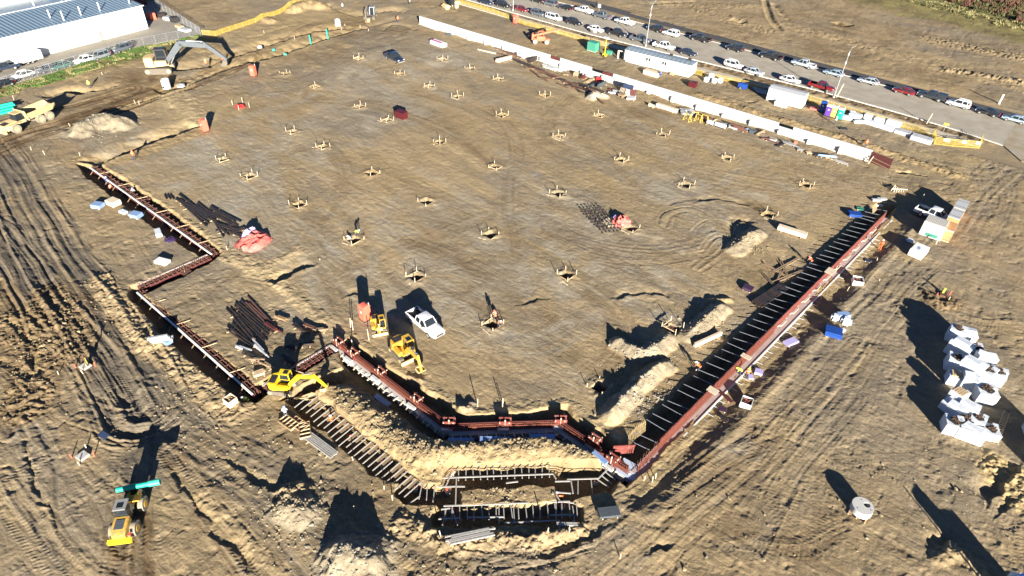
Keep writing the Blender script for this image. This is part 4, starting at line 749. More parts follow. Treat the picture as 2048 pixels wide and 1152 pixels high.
# ------------------------------------------------------------------ cars and pickups
CARP = {}
def ell(n, rx, rz, e=.35):
    return [(rx*math.copysign(abs(math.cos(t))**e, math.cos(t)), rz*math.copysign(abs(math.sin(t))**e, math.sin(t))) for t in [2*math.pi*(i+.5)/n for i in range(n)]]
def wheel(r, x, y, rad=.34, w=.24, tm=None, hub=.62, rm=None):
    tm = tm or M_blk; t = MB().cyl((x, y-w/2, rad), (x, y+w/2, rad), rad, 16).build('wheel', tm, r, smooth=True)
    s = 1 if y > 0 else -1; MB().cyl((x, y+s*(w/2-.02), rad), (x, y+s*(w/2+.025), rad), rad*hub, 10).build('rim', rm or M_galv, t)
def paint(col): return mat('paint_%d_%d_%d' % tuple(int(c*1000) for c in col), col, .32, metal=.0, var=.04, coat=.6, rust=((.25, .22, .17), .06))
def make_car(kind, col):
    key = (kind, col)
    if key in CARP: return CARP[key], False
    P_ = paint(col); r = link(bpy.data.objects.new({'sedan': 'parked_car', 'suv': 'parked_suv', 'van': 'parked_minivan', 'pickup': 'parked_pickup'}[kind], None)); r.empty_display_size = .3
    L, Wd = {'sedan': (4.7, .90), 'suv': (4.7, .94), 'van': (5.0, .98), 'pickup': (5.8, .98)}[kind]
    if kind == 'sedan': hood, belt, roofz, c0, c1, r0, r1 = .86, .95, 1.45, .95, -1.95, .35, -1.15
    elif kind == 'suv': hood, belt, roofz, c0, c1, r0, r1 = 1.02, 1.10, 1.70, 1.05, -2.22, .45, -1.95
    elif kind == 'van': hood, belt, roofz, c0, c1, r0, r1 = 1.0, 1.08, 1.75, 1.45, -2.40, .75, -2.25
    else: hood, belt, roofz, c0, c1, r0, r1 = 1.12, 1.20, 1.88, 1.25, -.95, .65, -.78
    h = L/2; zl = .30 if kind != 'pickup' else .42
    def sec(x, w, z0, z1): zc, hz = (z0+z1)/2, (z1-z0)/2; return [(x, a, zc+b) for a, b in ell(12, w, hz, .42)]
    endx = -h if kind != 'pickup' else c1-.05
    tail = belt-.04 if kind in ('suv', 'van', 'pickup') else belt-.02
    S = [sec(h, Wd*.72, zl+.12, hood-.22), sec(h-.12, Wd*.90, zl+.03, hood-.10), sec(h-.5, Wd*.98, zl, hood-.02), sec(c0+.1, Wd, zl, belt-.03), sec(0, Wd, zl-.02, belt), sec(-1.2 if kind != 'pickup' else -.6, Wd, zl-.02, belt)]
    if kind != 'pickup': S += [sec(-h+.6, Wd*.99, zl, tail), sec(-h+.14, Wd*.93, zl+.04, tail-.04), sec(-h, Wd*.78, zl+.15, tail-.18)]
    else: S += [sec(endx, Wd, zl, belt)]
    MB().loft(S[::-1]).build('body', P_, r, smooth=True)
    w1, w2 = Wd*.94, Wd*.76; e = .04
    g = MB(); lo = [(c0, w1*.86), (c0-.35, w1), (c1+.4, w1), (c1, w1*.9)]; hi = [(r0, w2*.92), (r0-.2, w2), (r1+.2, w2), (r1, w2*.92)]
    ring_ = lambda q, z: [(x, y, z) for x, y in q]+[(x, -y, z) for x, y in q[::-1]]
    g.loft([ring_(lo, belt-.06), ring_(hi, roofz-.05)]); g.build('window_glass', M_glass, r)
    ro = MB(); ro.loft([ring_([(a+(.03 if i < 2 else -.03), b+.03) for i, (a, b) in enumerate(hi)], roofz-.07), ring_([(a*.97, b*.97) for a, b in hi], roofz), ring_([(a*.85, b*.8) for a, b in hi], roofz+.03)])
    rf_ = ro.build('roof', P_, r, smooth=True)
    for s in (1, -1):
        for k in (0, 3): MB().bar((lo[k][0], s*lo[k][1], belt-.05), (hi[k][0], s*hi[k][1], roofz-.04), .09, .07).build('pillar', P_, r)
        xm = (c0+c1)/2-.1; MB().bar((xm, s*(w1+.005), belt-.05), (xm, s*(w2+.01), roofz-.05), .10, .04).build('pillar', P_, r)
        if kind in ('suv', 'van'): MB().bar((xm-1.0, s*(w1+.005), belt-.05), (xm-1.0, s*(w2+.01), roofz-.05), .12, .04).build('pillar', P_, r)
        if kind == 'suv': MB().bar((r0-.2, s*w2*.9, roofz+.06), (r1+.2, s*w2*.9, roofz+.06), .04).build('roof_rail', P_, r)
    wx = {'sedan': 1.38, 'suv': 1.38, 'van': 1.5, 'pickup': 1.75}[kind]; rad = .33 if kind != 'pickup' else .40
    for x in (wx, -wx):
        for s in (1, -1): wheel(r, x, s*(Wd-.10), rad)
    for s in (1, -1):
        MB().box((h-.10, s*Wd*.68, hood-.20), (.14, .34, .16)).build('headlight', M_white, r); MB().box((c0-.45, s*(Wd+.09), belt+.06), (.12, .20, .14)).build('mirror', P_ if kind != 'pickup' else M_blk, r)
        MB().box((-h+.05, s*Wd*.74, belt-.20), (.14, .22, .24)).build('tail_light', mat('lamp_red', (.42, .012, .01), .3), r)
    MB().box((h-.02, 0, hood-.36), (.10, Wd*1.1, .22)).build('grille', M_blk, r)
    MB().box((h+.0, 0, zl+.12), (.14, Wd*1.6, .16)).build('bumper', M_galv if kind == 'pickup' else P_, r)
    if kind == 'pickup':
        b = MB(); x0, x1 = -h, c1-.05; zb = 1.10
        for s in (1, -1): b.box(((x0+x1)/2, s*(Wd-.07), (zl+zb+.05)/2+.03), (x1-x0, .12, zb-zl))
        b.box((x0+.05, 0, (zl+zb)/2+.06), (.10, 2*Wd-.26, zb-zl-.02)); b.build('bed', P_, r)
        MB().box(((x0+x1)/2, 0, zl+.22), (x1-x0-.12, 2*Wd-.28, .18)).build('bed_floor', M_blk, r)
        MB().box((-h-.05, 0, zl+.08), (.16, Wd*1.7, .16)).build('rear_bumper', M_galv, r)
    CARP[key] = r; return r, True
def place_car(kind, col, px, py, rz, label, group, z=None, sc=1.0):
    p, new = make_car(kind, col); o = p if new else copy_tree(p)
    x, y = px2(px, py, .6); o.location = (x, y, gz(x, y)+.14 if z is None else z); o.rotation_euler = (0, 0, rz); o.scale = (sc, sc, sc); tag(o, label, {'sedan': 'car', 'suv': 'suv', 'van': 'minivan', 'pickup': 'pickup truck'}[kind], group); return o
Wc, Bk, Gy, Sv, Rd, Nb, LB, Gn = (.70, .70, .69), (.012, .013, .017), (.085, .10, .12), (.36, .40, .43), (.17, .010, .014), (.018, .03, .055), (.28, .36, .42), (.05, .16, .13)
G1 = 'vehicles parked along the near side of the road'; G2 = 'vehicles parked along the far side of the road'; G3 = 'cars in the warehouse parking lot'
near = [('sedan', Nb, 972, 4, 'dark blue car at the top edge left of the red car'), ('suv', Bk, 1006, 10, 'black suv directly behind the red car near the top edge'), ('sedan', Rd, 1042, 18, 'bright red car at the far left of the near parked row'), ('suv', Gy, 1076, 27, 'grey blue suv between the red car and the white minivan'),
 ('van', Wc, 1107, 35, 'white minivan parked beside the yellow fence'), ('suv', Bk, 1148, 45, 'black suv just right of the white minivan'), ('sedan', Wc, 1191, 58, 'white sedan behind the green cabinet, left of a black pickup'), ('pickup', Bk, 1234, 67, 'black pickup right of the white sedan, above the light tower'),
 ('pickup', Gy, 1281, 79, 'dark grey pickup at the foot of the left street lamp'), ('pickup', Wc, 1328, 93, 'white pickup behind the right half of the site trailer roof'), ('sedan', Nb, 1376, 105, 'dark blue sedan right of the white pickup behind the trailer'), ('suv', Wc, 1467, 130, 'white suv with dark roof rails left of a silver sedan'),
 ('sedan', Sv, 1508, 143, 'silver sedan in front of the white suv'), ('sedan', Wc, 1580, 159, 'white sedan behind the white storage shed'), ('pickup', Rd, 1643, 174, 'dark red pickup beside the right street lamp')]
for k, c, x, y, l in near: place_car(k, c, x, y, rnd.uniform(-.02, .02), l, G1, .01)
far = [('suv', Bk, 1076, 1, 'black suv at the top edge on the far side of the road'), ('suv', Gy, 1101, 7, 'blue grey suv leftmost of the far row'), ('sedan', Bk, 1131, 15, 'black sedan left of the first white pickup'), ('pickup', Wc, 1168, 21, 'white pickup parked behind a grey pickup, left in the far row'), ('pickup', Gy, 1204, 32, 'grey pickup between two white pickups'),
 ('pickup', Wc, 1249, 44, 'white pickup with empty bed right of the grey pickup in the far row'), ('suv', Bk, 1310, 58, 'black suv behind the left street lamp top'), ('suv', Wc, 1342, 67, 'white suv in the far row between a black suv and a black pickup'), ('pickup', Bk, 1401, 78, 'black pickup right of the white suv in the far row'), ('suv', Bk, 1470, 97, 'black suv alone in the middle of the far row'),
 ('pickup', Bk, 1541, 113, 'black pickup just left of the silver pickup'), ('pickup', Sv, 1607, 129, 'silver pickup in the far row'), ('sedan', LB, 1668, 146, 'pale blue sedan behind the right street lamp pole'), ('sedan', Sv, 1737, 162, 'silver sedan between the pale blue sedan and the red sedan'), ('sedan', Rd, 1808, 182, 'red sedan in the far row'),
 ('pickup', (.02, .028, .036), 1863, 193, 'dark pickup with a closed cap right of the red sedan'), ('suv', Wc, 1917, 208, 'white suv at the right of the far row'), ('sedan', Bk, 1976, 224, 'black sedan second from the right edge'), ('sedan', LB, 2030, 238, 'silver blue sedan at the right edge')]
for k, c, x, y, l in far:
    o = place_car(k, c, x, y, math.pi+rnd.uniform(-.02, .02), l, G2, .01)
    if 'cap' in l: MB().box((-2.0, 0, 1.45), (1.9, 1.75, .65)).build('bed_cap', paint((.02, .028, .036)), o, bevel=.08)
lot = [('pickup', Nb, 8, 136, 1.60, 'dark blue pickup at the left edge of the parking lot'), ('sedan', Wc, 45, 150, 1.75, 'small white car near the fence at the left of the lot'), ('sedan', Gy, 94, 138, 1.75, 'grey car left of the green car in the lot'), ('sedan', Gn, 121, 131, 1.75, 'green car parked behind the chain link fence'),
 ('sedan', Wc, 169, 119, 1.75, 'white car with dark windows in the middle of the lot'), ('suv', (.17, .19, .20), 200, 112, 1.75, 'grey suv right of the white car in the lot'), ('suv', Gy, 243, 97, 1.75, 'dark grey suv rightmost in the lot'), ('sedan', Bk, 4, 168, 1.75, 'dark car in the bottom left corner of the lot')]
for k, c, x, y, rz, l in lot: place_car(k, c, x, y, rz-math.pi, l, G3, .03)
o = place_car('pickup', Wc, 851, 647, 0, 'white pickup parked on the slab beside the yellow excavators', None, gz(*px2(851, 650))+.02); o.rotation_euler = (0, 0, -.12)
o.name = 'pickup_truck'
o = place_car('pickup', (.012, .022, .045), 789, 117, math.pi+.9, 'navy pickup parked alone on the far part of the slab', None, gz(*px2(788, 119))+.02, 1.05); o.name = 'pickup_truck'; o.rotation_euler = (0, 0, -.15)
# ------------------------------------------------------------------ machines
def track(r, y, L, H, w, m=None):
    n = 8; h = H/2; pts = [(L/2-h+h*math.cos(a), h+h*math.sin(a)) for a in [math.pi/2-math.pi*i/n for i in range(n+1)]]+[(-L/2+h+h*math.cos(a), h+h*math.sin(a)) for a in [-math.pi/2-math.pi*i/n for i in range(n+1)]]
    t = MB().prism(pts, y-w/2, y+w/2).build('track', M_steel2, r)
    g = MB()
    for i in range(int(L/.22)): g.box((-L/2+h*.6+i*.22, y, H+.01), (.06, w+.02, .04))
    tag(g.build('track_pad', M_steel2, t), kind='stuff')
    for x in (-L/2+h, L/2-h): MB().cyl((x, y-w/2-.02, h), (x, y+w/2+.02, h), h*.62, 10).build('sprocket', M_cream, t)
M_steel2 = mat('dusty_track_steel', (.13, .11, .085), .85, var=.3, scale=3)
def excavator(label, px, py, rz, s, body, boomc, hrot=0., boom=(2.2, 2.0, 62, 15), stick=(2.0, -70), blade=False, cabc=None, group='excavators on the site', name='excavator', buck=None):
    x, y = px2(px, py); r = thing(name, label, 'excavator', (x, y, gz(x, y)-.03), rz, group)
    hl = link(bpy.data.objects.new('upper_works', None)); bpy.data.objects.remove(hl)
    tw = .42*s; L = 2.7*s; W2 = 1.0*s
    for sd in (1, -1): track(r, sd*(W2-tw/2), L, .62*s, tw)
    MB().box((0, 0, .42*s), (1.7*s, 1.25*s, .28*s)).build('undercarriage', M_steel, r)
    if blade: b = MB().prism([(1.55*s, .05), (1.68*s, .05), (1.60*s, .30*s), (1.66*s, .52*s), (1.56*s, .52*s), (1.50*s, .3*s)], -1.05*s, 1.05*s); b.box((1.25*s, .5*s, .25*s), (.6*s, .12*s, .12*s)); b.box((1.25*s, -.5*s, .25*s), (.6*s, .12*s, .12*s)); b.build('blade', M_cream, r)
    Rz = Matrix.Rotation(hrot, 4, 'Z')
    def up(mb): mb.v = [tuple(Rz @ Vector(p)) for p in mb.v]; return mb
    z0 = .78*s; pl = [(1.15*s, -.55*s), (1.15*s, .95*s), (-.6*s, 1.02*s), (-1.15*s, .78*s), (-1.35*s, .3*s), (-1.35*s, -.3*s), (-1.15*s, -.78*s), (-.6*s, -1.02*s)]
    up(MB().slab(pl, z0, z0+.18*s)).build('deck', body, r, bevel=.03)
    up(MB().loft([[(x_*k, y_*k, z) for x_, y_ in [(-.25*s, .98*s), (-.7*s, .98*s), (-1.15*s, .78*s), (-1.36*s, .3*s), (-1.36*s, -.3*s), (-1.15*s, -.78*s), (-.7*s, -.98*s), (-.25*s, -.98*s)]] for k, z in ((1, z0+.18*s), (1.0, z0+.72*s), (.94, z0+.88*s))])).build('engine_cover', body, r, smooth=True)
    up(MB().box((-.75*s, -.1*s, z0+.895*s), (.7*s, 1.1*s, .03*s))).build('engine_grille', M_steel if s < 1.6 else M_cream, r)
    up(MB().box((.45*s, -.78*s, z0+.38*s), (1.2*s, .42*s, .5*s))).build('side_cover', body, r, bevel=.04)
    cy = .52*s; cab = MB().loft([[(x_, y_, z) for x_, y_ in ((.98*s-i, cy+.44*s-i*.6), (-.22*s+i*.6, cy+.44*s-i*.6), (-.22*s+i*.6, cy-.40*s+i*.6), (.98*s-i, cy-.40*s+i*.6))] for i, z in ((0, z0+.18*s), (.02*s, z0+.75*s), (.10*s, z0+1.42*s))])
    up(cab).build('cab_glass', M_glass, r)
    fr = MB()
    for xx, yy in ((.97, .43), (-.2, .43), (-.2, -.39), (.97, -.39)): fr.bar((xx*s, cy+yy*s, z0+.18*s), ((xx-(.1 if xx > 0 else -.06))*s, cy+(yy-.05*np.sign(yy))*s, z0+1.44*s), .09*s)
    for yy in (.43, -.39): fr.bar((.97*s, cy+yy*s, z0+.7*s), (-.2*s, cy+yy*s, z0+.7*s), .05*s)
    up(fr).build('cab_frame', cabc or body, r)
    up(MB().box((.34*s, cy, z0+1.47*s), (1.18*s, .86*s, .09*s))).build('cab_roof', cabc or body, r, bevel=.03)
    up(MB().box((.52*s, cy, z0+1.53*s), (.5*s, .5*s, .03*s))).build('roof_hatch', M_glass, r)
    b1, b2, a1, a2 = boom; p0 = Vector((.95*s, -.15*s, z0+.35*s)); D = lambda a: Vector((math.cos(R(a)), 0, math.sin(R(a))))
    p1 = p0+D(a1)*b1*s; p2 = p1+D(a2)*b2*s; p3 = p2+D(stick[1])*stick[0]*s
    def arm(p, q, w, h0, h1):
        d = (q-p).normalized(); n = Vector((-d.z, 0, d.x)); mb = MB(); sec = lambda c, h: [tuple(c+Vector((0, -w/2, 0))-n*h/2), tuple(c+Vector((0, w/2, 0))-n*h/2), tuple(c+Vector((0, w/2, 0))+n*h/2), tuple(c+Vector((0, -w/2, 0))+n*h/2)]
        mb.loft([sec(p, h0*.8), sec(p.lerp(q, .5), (h0+h1)/2), sec(q, h1)]); return mb
    kb = 1.35 if s > 1.4 else 1.1; bm_ = arm(p0, p1, .27*s*kb, .36*s*kb, .50*s*kb); b2_ = arm(p1-D(a2)*.12*s, p2, .27*s*kb, .50*s*kb, .28*s*kb); bm_.add(b2_.v, b2_.f); bo = up(bm_).build('boom', boomc, r, bevel=.02)
    q = p2-D(stick[1])*.45*s; up(arm(q, p3, .2*s*kb, .36*s*kb, .2*s*kb)).build('stick', boomc, r, bevel=.02)
    up(MB().cyl(tuple(p0+Vector((.35*s, .0, -.25*s))), tuple(p1-D(a1)*.5*s+Vector((0, 0, -.15*s))), .055*s, 8)).build('hydraulic_ram', M_galv, r)
    up(MB().cyl(tuple(p1.lerp(p2, .25)+Vector((0, 0, .27*s))), tuple(q+Vector((0, 0, .12*s))), .05*s, 8)).build('hydraulic_ram', M_galv, r)
    ba = buck if buck is not None else stick[1]-60; d = D(ba); n = Vector((-d.z, 0, d.x))
    prof = [p3, p3+d*.35*s+n*.10*s, p3+d*.72*s-n*.05*s, p3+d*.80*s-n*.45*s, p3+d*.55*s-n*.62*s, p3+d*.50*s-n*.58*s, p3+d*.70*s-n*.42*s, p3+d*.62*s-n*.10*s, p3+d*.3*s+n*0]
    bk = MB(); bk.prism([(p.x, p.z) for p in prof], -.38*s, .38*s)
    side = [p3, p3+d*.35*s+n*.10*s, p3+d*.72*s-n*.05*s, p3+d*.80*s-n*.45*s, p3+d*.55*s-n*.60*s]
    for yy in (-.40, .38): bk.prism([(p.x, p.z) for p in side], yy*s, (yy+.03)*s)
    up(bk).build('bucket', M_cream if s < 1.6 else M_steel2, r)
    return r
excavator('bright yellow excavator reaching over the footing trench beside the left corner', 566, 778, R(34), 1.0, M_lyel, M_lyel, boom=(2.0, 1.9, 48, 4), stick=(1.7, -52))
excavator('dusty yellow excavator with its bucket down behind the zigzag wall, below the white pickup', 806, 708, R(-12), 1.12, M_yel, M_yel, boom=(1.5, 1.7, 50, 0), stick=(1.5, -72), blade=True)
excavator('small dusty yellow excavator with folded arm beside the orange toilet', 757, 657, R(-30), .88, M_yel, M_yel, boom=(1.2, .9, 60, 10), stick=(1.1, -95), blade=True)
excavator('large yellow excavator with long grey arm by the grass verge', 322, 143, R(52), 2.05, M_cream, M_grn2, boom=(2.6, 2.6, 46, -8), stick=(2.3, -42), cabc=M_steel, hrot=0)
excavator('excavator with dark cab at the far corner of the slab, bucket facing the camera', 741, 36, R(-50), 1.5, M_steel, M_steel2, boom=(1.6, 1.3, 50, -20), stick=(1.6, -95), cabc=M_galv)
def hauler(label, px, py, rz):
    x, y = px2(px, py); r = thing('dump_truck', label, 'dump truck', (x, y, gz(x, y)), rz)
    Y = M_cream
    for xx in (3.4, -1.5, -3.2):
        for s in (1, -1): wheel(r, xx, s*1.15, .82, .62, M_dusty, .55, M_cream)
    MB().loft([[(a, b, c) for b, c in ((-w, z0), (w, z0), (w, z1), (-w, z1))] for a, w, z0, z1 in ((5.3, .75, .8, 1.25), (4.9, .9, .7, 1.65), (3.4, .95, .75, 1.95), (2.6, .95, .8, 2.0))]).build('hood', Y, r, bevel=.06)
    MB().box((5.35, 0, .75), (.35, 2.4, .5)).build('bumper', Y, r); MB().box((4.4, 0, 1.85), (1.0, 1.2, .06), 0, 0, .12).build('hood_grille', M_steel, r)
    MB().loft([[(a, b, z) for a, b in ((2.6-i, .85-i*.5), (1.1+i*.4, .85-i*.5), (1.1+i*.4, -.85+i*.5), (2.6-i, -.85+i*.5))] for i, z in ((0, 1.7), (.3, 3.05))]).build('cab_glass', M_glass, r)
    MB().box((1.75, 0, 3.1), (1.5, 1.7, .12)).build('cab_roof', M_cream, r, bevel=.04); MB().box((1.8, 0, 1.55), (1.7, 1.9, .5)).build('cab_body', Y, r)
    for s in (1, -1): MB().box((3.4, s*1.15, 1.75), (1.9, .7, .08)).build('fender', Y, r)
    MB().box((-.8, 0, 1.15), (6.6, .8, .4)).build('chassis', M_steel, r)
    # tipping body: floor, two sides, raised headboard, open tail
    MB().add([(.6, -1.1, 1.5), (-4.3, -1.1, 1.75), (-5.1, -1.0, 2.3), (-5.1, 1.0, 2.3), (-4.3, 1.1, 1.75), (.6, 1.1, 1.5)], [(0, 1, 4, 5), (1, 2, 3, 4)]).build('bed_floor', mat('scuffed_bed', (.30, .22, .13), .8, var=.25), r)
    for s in (1, -1): MB().add([(.7, s*1.12, 1.45), (-4.3, s*1.12, 1.7), (-5.2, s*1.02, 2.25), (-4.9, s*1.42, 2.85), (.6, s*1.45, 2.75), (.7, s*1.2, 1.45), (-4.3, s*1.2, 1.7), (-5.2, s*1.1, 2.25), (-4.9, s*1.52, 2.85), (.6, s*1.55, 2.75)], [(0, 1, 2, 3, 4), (9, 8, 7, 6, 5), (0, 4, 9, 5), (4, 3, 8, 9), (3, 2, 7, 8), (2, 1, 6, 7), (1, 0, 5, 6)]).build('bed_side', Y, r)
    MB().add([(.6, -1.5, 1.45), (.6, 1.5, 1.45), (.95, 1.5, 3.3), (.95, -1.5, 3.3), (.72, -1.5, 1.45), (.72, 1.5, 1.45), (1.07, 1.5, 3.3), (1.07, -1.5, 3.3)], [(0, 1, 2, 3), (7, 6, 5, 4), (0, 3, 7, 4), (1, 5, 6, 2), (3, 2, 6, 7)]).build('headboard', Y, r)
    return r
hauler('dusty yellow dump truck with empty bed driving on the brown haul road at left', 62, 250, R(-72))
# wheel loader with a teal pipe, bottom left
x, y = px2(263, 1044); r = thing('wheel_loader', 'yellow and grey wheel loader carrying a teal pipe on its forks', 'wheel loader', (x, y, gz(x, y)), R(-40)); r.scale = (.95, .88, .95)
for xx in (1.25, -1.35):
    for s in (1, -1): wheel(r, xx, s*.98, .72, .5, M_dusty, .5, M_yel)
MB().loft([[(a, b, c) for b, c in ((-w, z0), (w, z0), (w, z1), (-w, z1))] for a, w, z0, z1 in ((2.5, .62, .8, 1.55), (2.1, .7, .7, 1.85), (.7, .72, .8, 2.0))]).build('engine_hood', mat('ochre_hood', (.42, .25, .035), .5, rust=((.2, .16, .1), .4)), r, bevel=.05)
MB().box((1.55, 0, 1.965), (.95, .85, .04), 0, 0, .06).build('hood_grille', M_grn2, r)
MB().prism([(2.35, .55), (2.75, .6), (2.8, 1.0), (2.4, 1.15)], -1.12, 1.12).build('counterweight', M_lyel, r, bevel=.06)
MB().loft([[(a, b, z) for a, b in ((.75-i, .62-i*.4), (-.55+i*.4, .62-i*.4), (-.55+i*.4, -.62+i*.4), (.75-i, -.62+i*.4))] for i, z in ((0, 1.4), (.14, 2.85))]).build('cab_glass', M_glass, r)
MB().box((.10, 0, 2.92), (1.25, 1.2, .12)).build('cab_roof', mat('grey_roof_panel', (.27, .27, .255), .5), r, bevel=.04); MB().box((.2, 0, 2.99), (.5, .62, .03)).build('roof_hatch', M_glass, r)
MB().box((-.3, 0, .95), (3.6, .75, .55)).build('chassis', M_steel, r)
for s in (1, -1):
    MB().bar((-.7, s*.42, 1.5), (-2.4, s*.42, 1.25), .16, .28).build('lift_arm', M_yel, r); MB().bar((-2.55, s*.5, .75), (-3.6, s*.5, .72), .14, .07).build('fork', M_steel, r)
MB().box((-1.15, .55, 1.95), (.95, 1.35, .08), .05, 0, -.25).build('step_deck', mat('orange_yellow_plate', (.60, .27, .025), .5, var=.12), r)
for k in range(5): MB().box((-1.5+k*.19, .55, 2.01+(k-2)*.045), (.05, 1.2, .06), .05, 0, -.25).build('tread_bar', M_yel, r)
MB().box((-2.5, 0, 1.15), (.12, 1.6, .95)).build('fork_carriage', M_steel, r); MB().box((2.3, .95, 1.3), (.3, .25, .25)).build('beacon', M_oran, r)
p = MB(); z = 1.55
pipe = thing('pipe', 'teal plastic pipe carried across the front of the wheel loader', 'pipe', (0, 0, 0)); a = W(233, 980, 1.9); b = W(320, 963, 1.9)
MB().cyl(tuple(a), tuple(b), .24, 16).build('barrel', M_teal, pipe, smooth=True); MB().cyl(tuple(a+(b-a)*.74), tuple(b), .30, 16).build('bell_end', mat('teal_bright', (.05, .55, .36), .4), pipe, smooth=True)
# roller
x, y = px2(903, 16); r = thing('soil_compactor', 'yellow soil roller with dark cab standing by the far fence', 'road roller', (x, y, gz(x, y)), R(-105))
MB().cyl((-.0+1.9, -1.05, .75), (1.9, 1.05, .75), .75, 18).build('drum', M_cream, r, smooth=True); MB().box((1.9, 0, 1.0), (1.9, 2.4, .25)).build('drum_frame', M_cream, r)
for s in (1, -1): wheel(r, -1.2, s*.85, .75, .5, M_dusty, .5, M_cream)
MB().box((-1.7, 0, 1.5), (1.9, 1.3, .8)).build('engine_cover', M_cream, r, bevel=.1); MB().box((-.1, 0, 1.9), (1.3, 1.3, 1.5)).build('cab_glass', M_glass, r); MB().box((-.1, 0, 2.7), (1.5, 1.5, .12)).build('cab_roof', M_blue, r)
# telehandler
x, y = px2(1082, 86); r = thing('telehandler', 'orange telehandler with raised boom by the yellow fence', 'telehandler', (x, y, gz(x, y)), R(38))
MO = mat('faded_orange', (.55, .13, .055), .55, var=.15, rust=((.4, .22, .14), .15))
for xx in (1.5, -1.5):
    for s in (1, -1): wheel(r, xx, s*1.0, .62, .42, M_dusty, .55, M_white)
MB().box((0, 0, 1.0), (4.4, 1.3, .6)).build('chassis', MO, r, bevel=.06); MB().box((-.1, -.72, 1.6), (2.2, .6, .7)).build('engine_cover', MO, r, bevel=.05)
MB().box((-.1, .72, 2.0), (1.3, .72, 1.5)).build('cab_glass', M_glass, r); MB().box((-.1, .72, 2.8), (1.4, .8, .1)).build('cab_roof', MO, r)
for xx in (-.72, .52):
    for yy in (.37, 1.07): MB().bar((xx, yy, 1.2), (xx, yy, 2.8), .08).build('cab_post', MO, r)
MB().bar((-2.3, -.02, 1.7), (2.6, -.02, 3.1), .42, .48).build('boom', MO, r, bevel=.03); MB().bar((2.5, -.02, 3.07), (4.0, -.02, 3.5), .3, .34).build('inner_boom', MO, r)
MB().box((4.2, 0, 3.2), (.15, 1.5, .9)).build('carriage', M_cream, r); MB().box((-2.2, 0, 1.6), (.5, 1.3, 1.6)).build('rear_frame', MO, r, bevel=.05)
# ------------------------------------------------------------------ portable toilets
def toilet(px, py, m, label, rz=0, lean=False):
    x, y = px2(px, py); r = thing('portable_toilet', label, 'portable toilet', (x, y, gz(x, y)), rz, None)
    MB().box((0, 0, .08), (1.15, 1.15, .16)).build('skid', M_steel, r); MB().box((0, 0, 1.15), (1.08, 1.08, 2.0)).build('cabin', m, r, bevel=.05)
    MB().loft([[(a*.58, b*.58, 2.14) for a, b in ((-1, -1), (1, -1), (1, 1), (-1, 1))], [(a*.54, b*.45, 2.30) for a, b in ((-1, -1), (1, -1), (1, 1), (-1, 1))], [(a*.4, b*.2, 2.38) for a, b in ((-1, -1), (1, -1), (1, 1), (-1, 1))]]).build('roof', M_white if m in (M_purp, M_teal, M_pyel) else m, r)
    MB().box((.05, -.555, 1.1), (.72, .04, 1.8)).build('door', m, r); MB().box((.05, -.585, 1.5), (.26, .02, .28)).build('sticker', M_white, r); MB().cyl((.4, .45, 2.2), (.4, .45, 2.6), .05, 8).build('vent_pipe', M_white, r)
    return r
toilet(411, 262, M_oran, 'orange portable toilet at the edge of the slab left of the stepped bank'); toilet(508, 152, M_oran, 'orange portable toilet near the far left edge of the slab', .5); toilet(731, 637, M_oran, 'orange portable toilet beside the small yellow excavator')
toilet(1654, 232, M_purp, 'purple portable toilet between the blue one and the yellow one'); toilet(1665, 235, M_pyel, 'yellow portable toilet between the purple and teal ones'); toilet(1677, 239, M_teal, 'teal portable toilet right of the yellow one'); toilet(1643, 224, M_blue, 'blue portable toilet partly behind the purple one'); toilet(1031, 47, M_oran, 'orange portable toilet by the yellow fence near the top edge')
# ------------------------------------------------------------------ boxes and small stuff
def boxthing(name, cat, label, px, py, d, m, rz=0, z=None, group=None, lid=None, band=None, bev=.02, base=None, tilt=0):
    x, y = px2(px, py); r = thing(name, label, cat, (x, y, (gz(x, y) if z is None else z)), rz, group)
    b0 = .12 if base else 0
    if base:
        for k in (-.4, 0, .4): MB().box((0, k*d[1], .06), (d[0]*1.02, .1, .12)).build('skid', base, r)
    MB().box((0, 0, b0+d[2]/2), d, 0, tilt).build('body', m, r, bevel=bev)
    if lid: MB().box((0, 0, b0+d[2]+.03), (d[0]*1.02, d[1]*1.02, .06)).build('lid', lid, r)
    if band:
        for k in (-.3, .3): MB().box((k*d[0], 0, b0+d[2]/2), (.06, d[1]+.02, d[2]+.02)).build('strap', band, r)
    return r
# site trailer
a = np.array(px2(1247, 124)); b = np.array(px2(1378, 157)); c = (a+b)/2; ang = math.atan2(*(b-a)[::-1]); L = float(np.linalg.norm(b-a)); nrm = np.array([-math.sin(ang), math.cos(ang)]); c = c+nrm*1.8
r = thing('site_trailer', 'long white site office trailer with blue grey roof beside the sidewalk', 'site trailer', (float(c[0]), float(c[1]), gz(*c)), ang)
MB().box((0, 0, .25), (L-.6, 3.0, .5)).build('skirting', M_sheet, r); MB().box((0, 0, 1.75), (L, 3.5, 2.5)).build('wall', M_offw, r)
rf = MB().loft([[(s_*(L/2+.12), y_, z_) for y_, z_ in ((-1.9, 2.98), (0, 3.2), (1.9, 2.98), (1.9, 2.9), (-1.9, 2.9))] for s_ in (-1, 1)]).build('roof', M_roofb, r)
for i in range(15): MB().bar((-L/2+.6+i*L/15, -1.85, 3.03), (-L/2+.6+i*L/15, -.1, 3.235), .14, .05).build('roof_seam', M_galv, rf)
for x_ in (6.9, 2.2): MB().box((x_, .9, 3.35), (.7, .6, .4)).build('roof_vent', M_steel, rf)
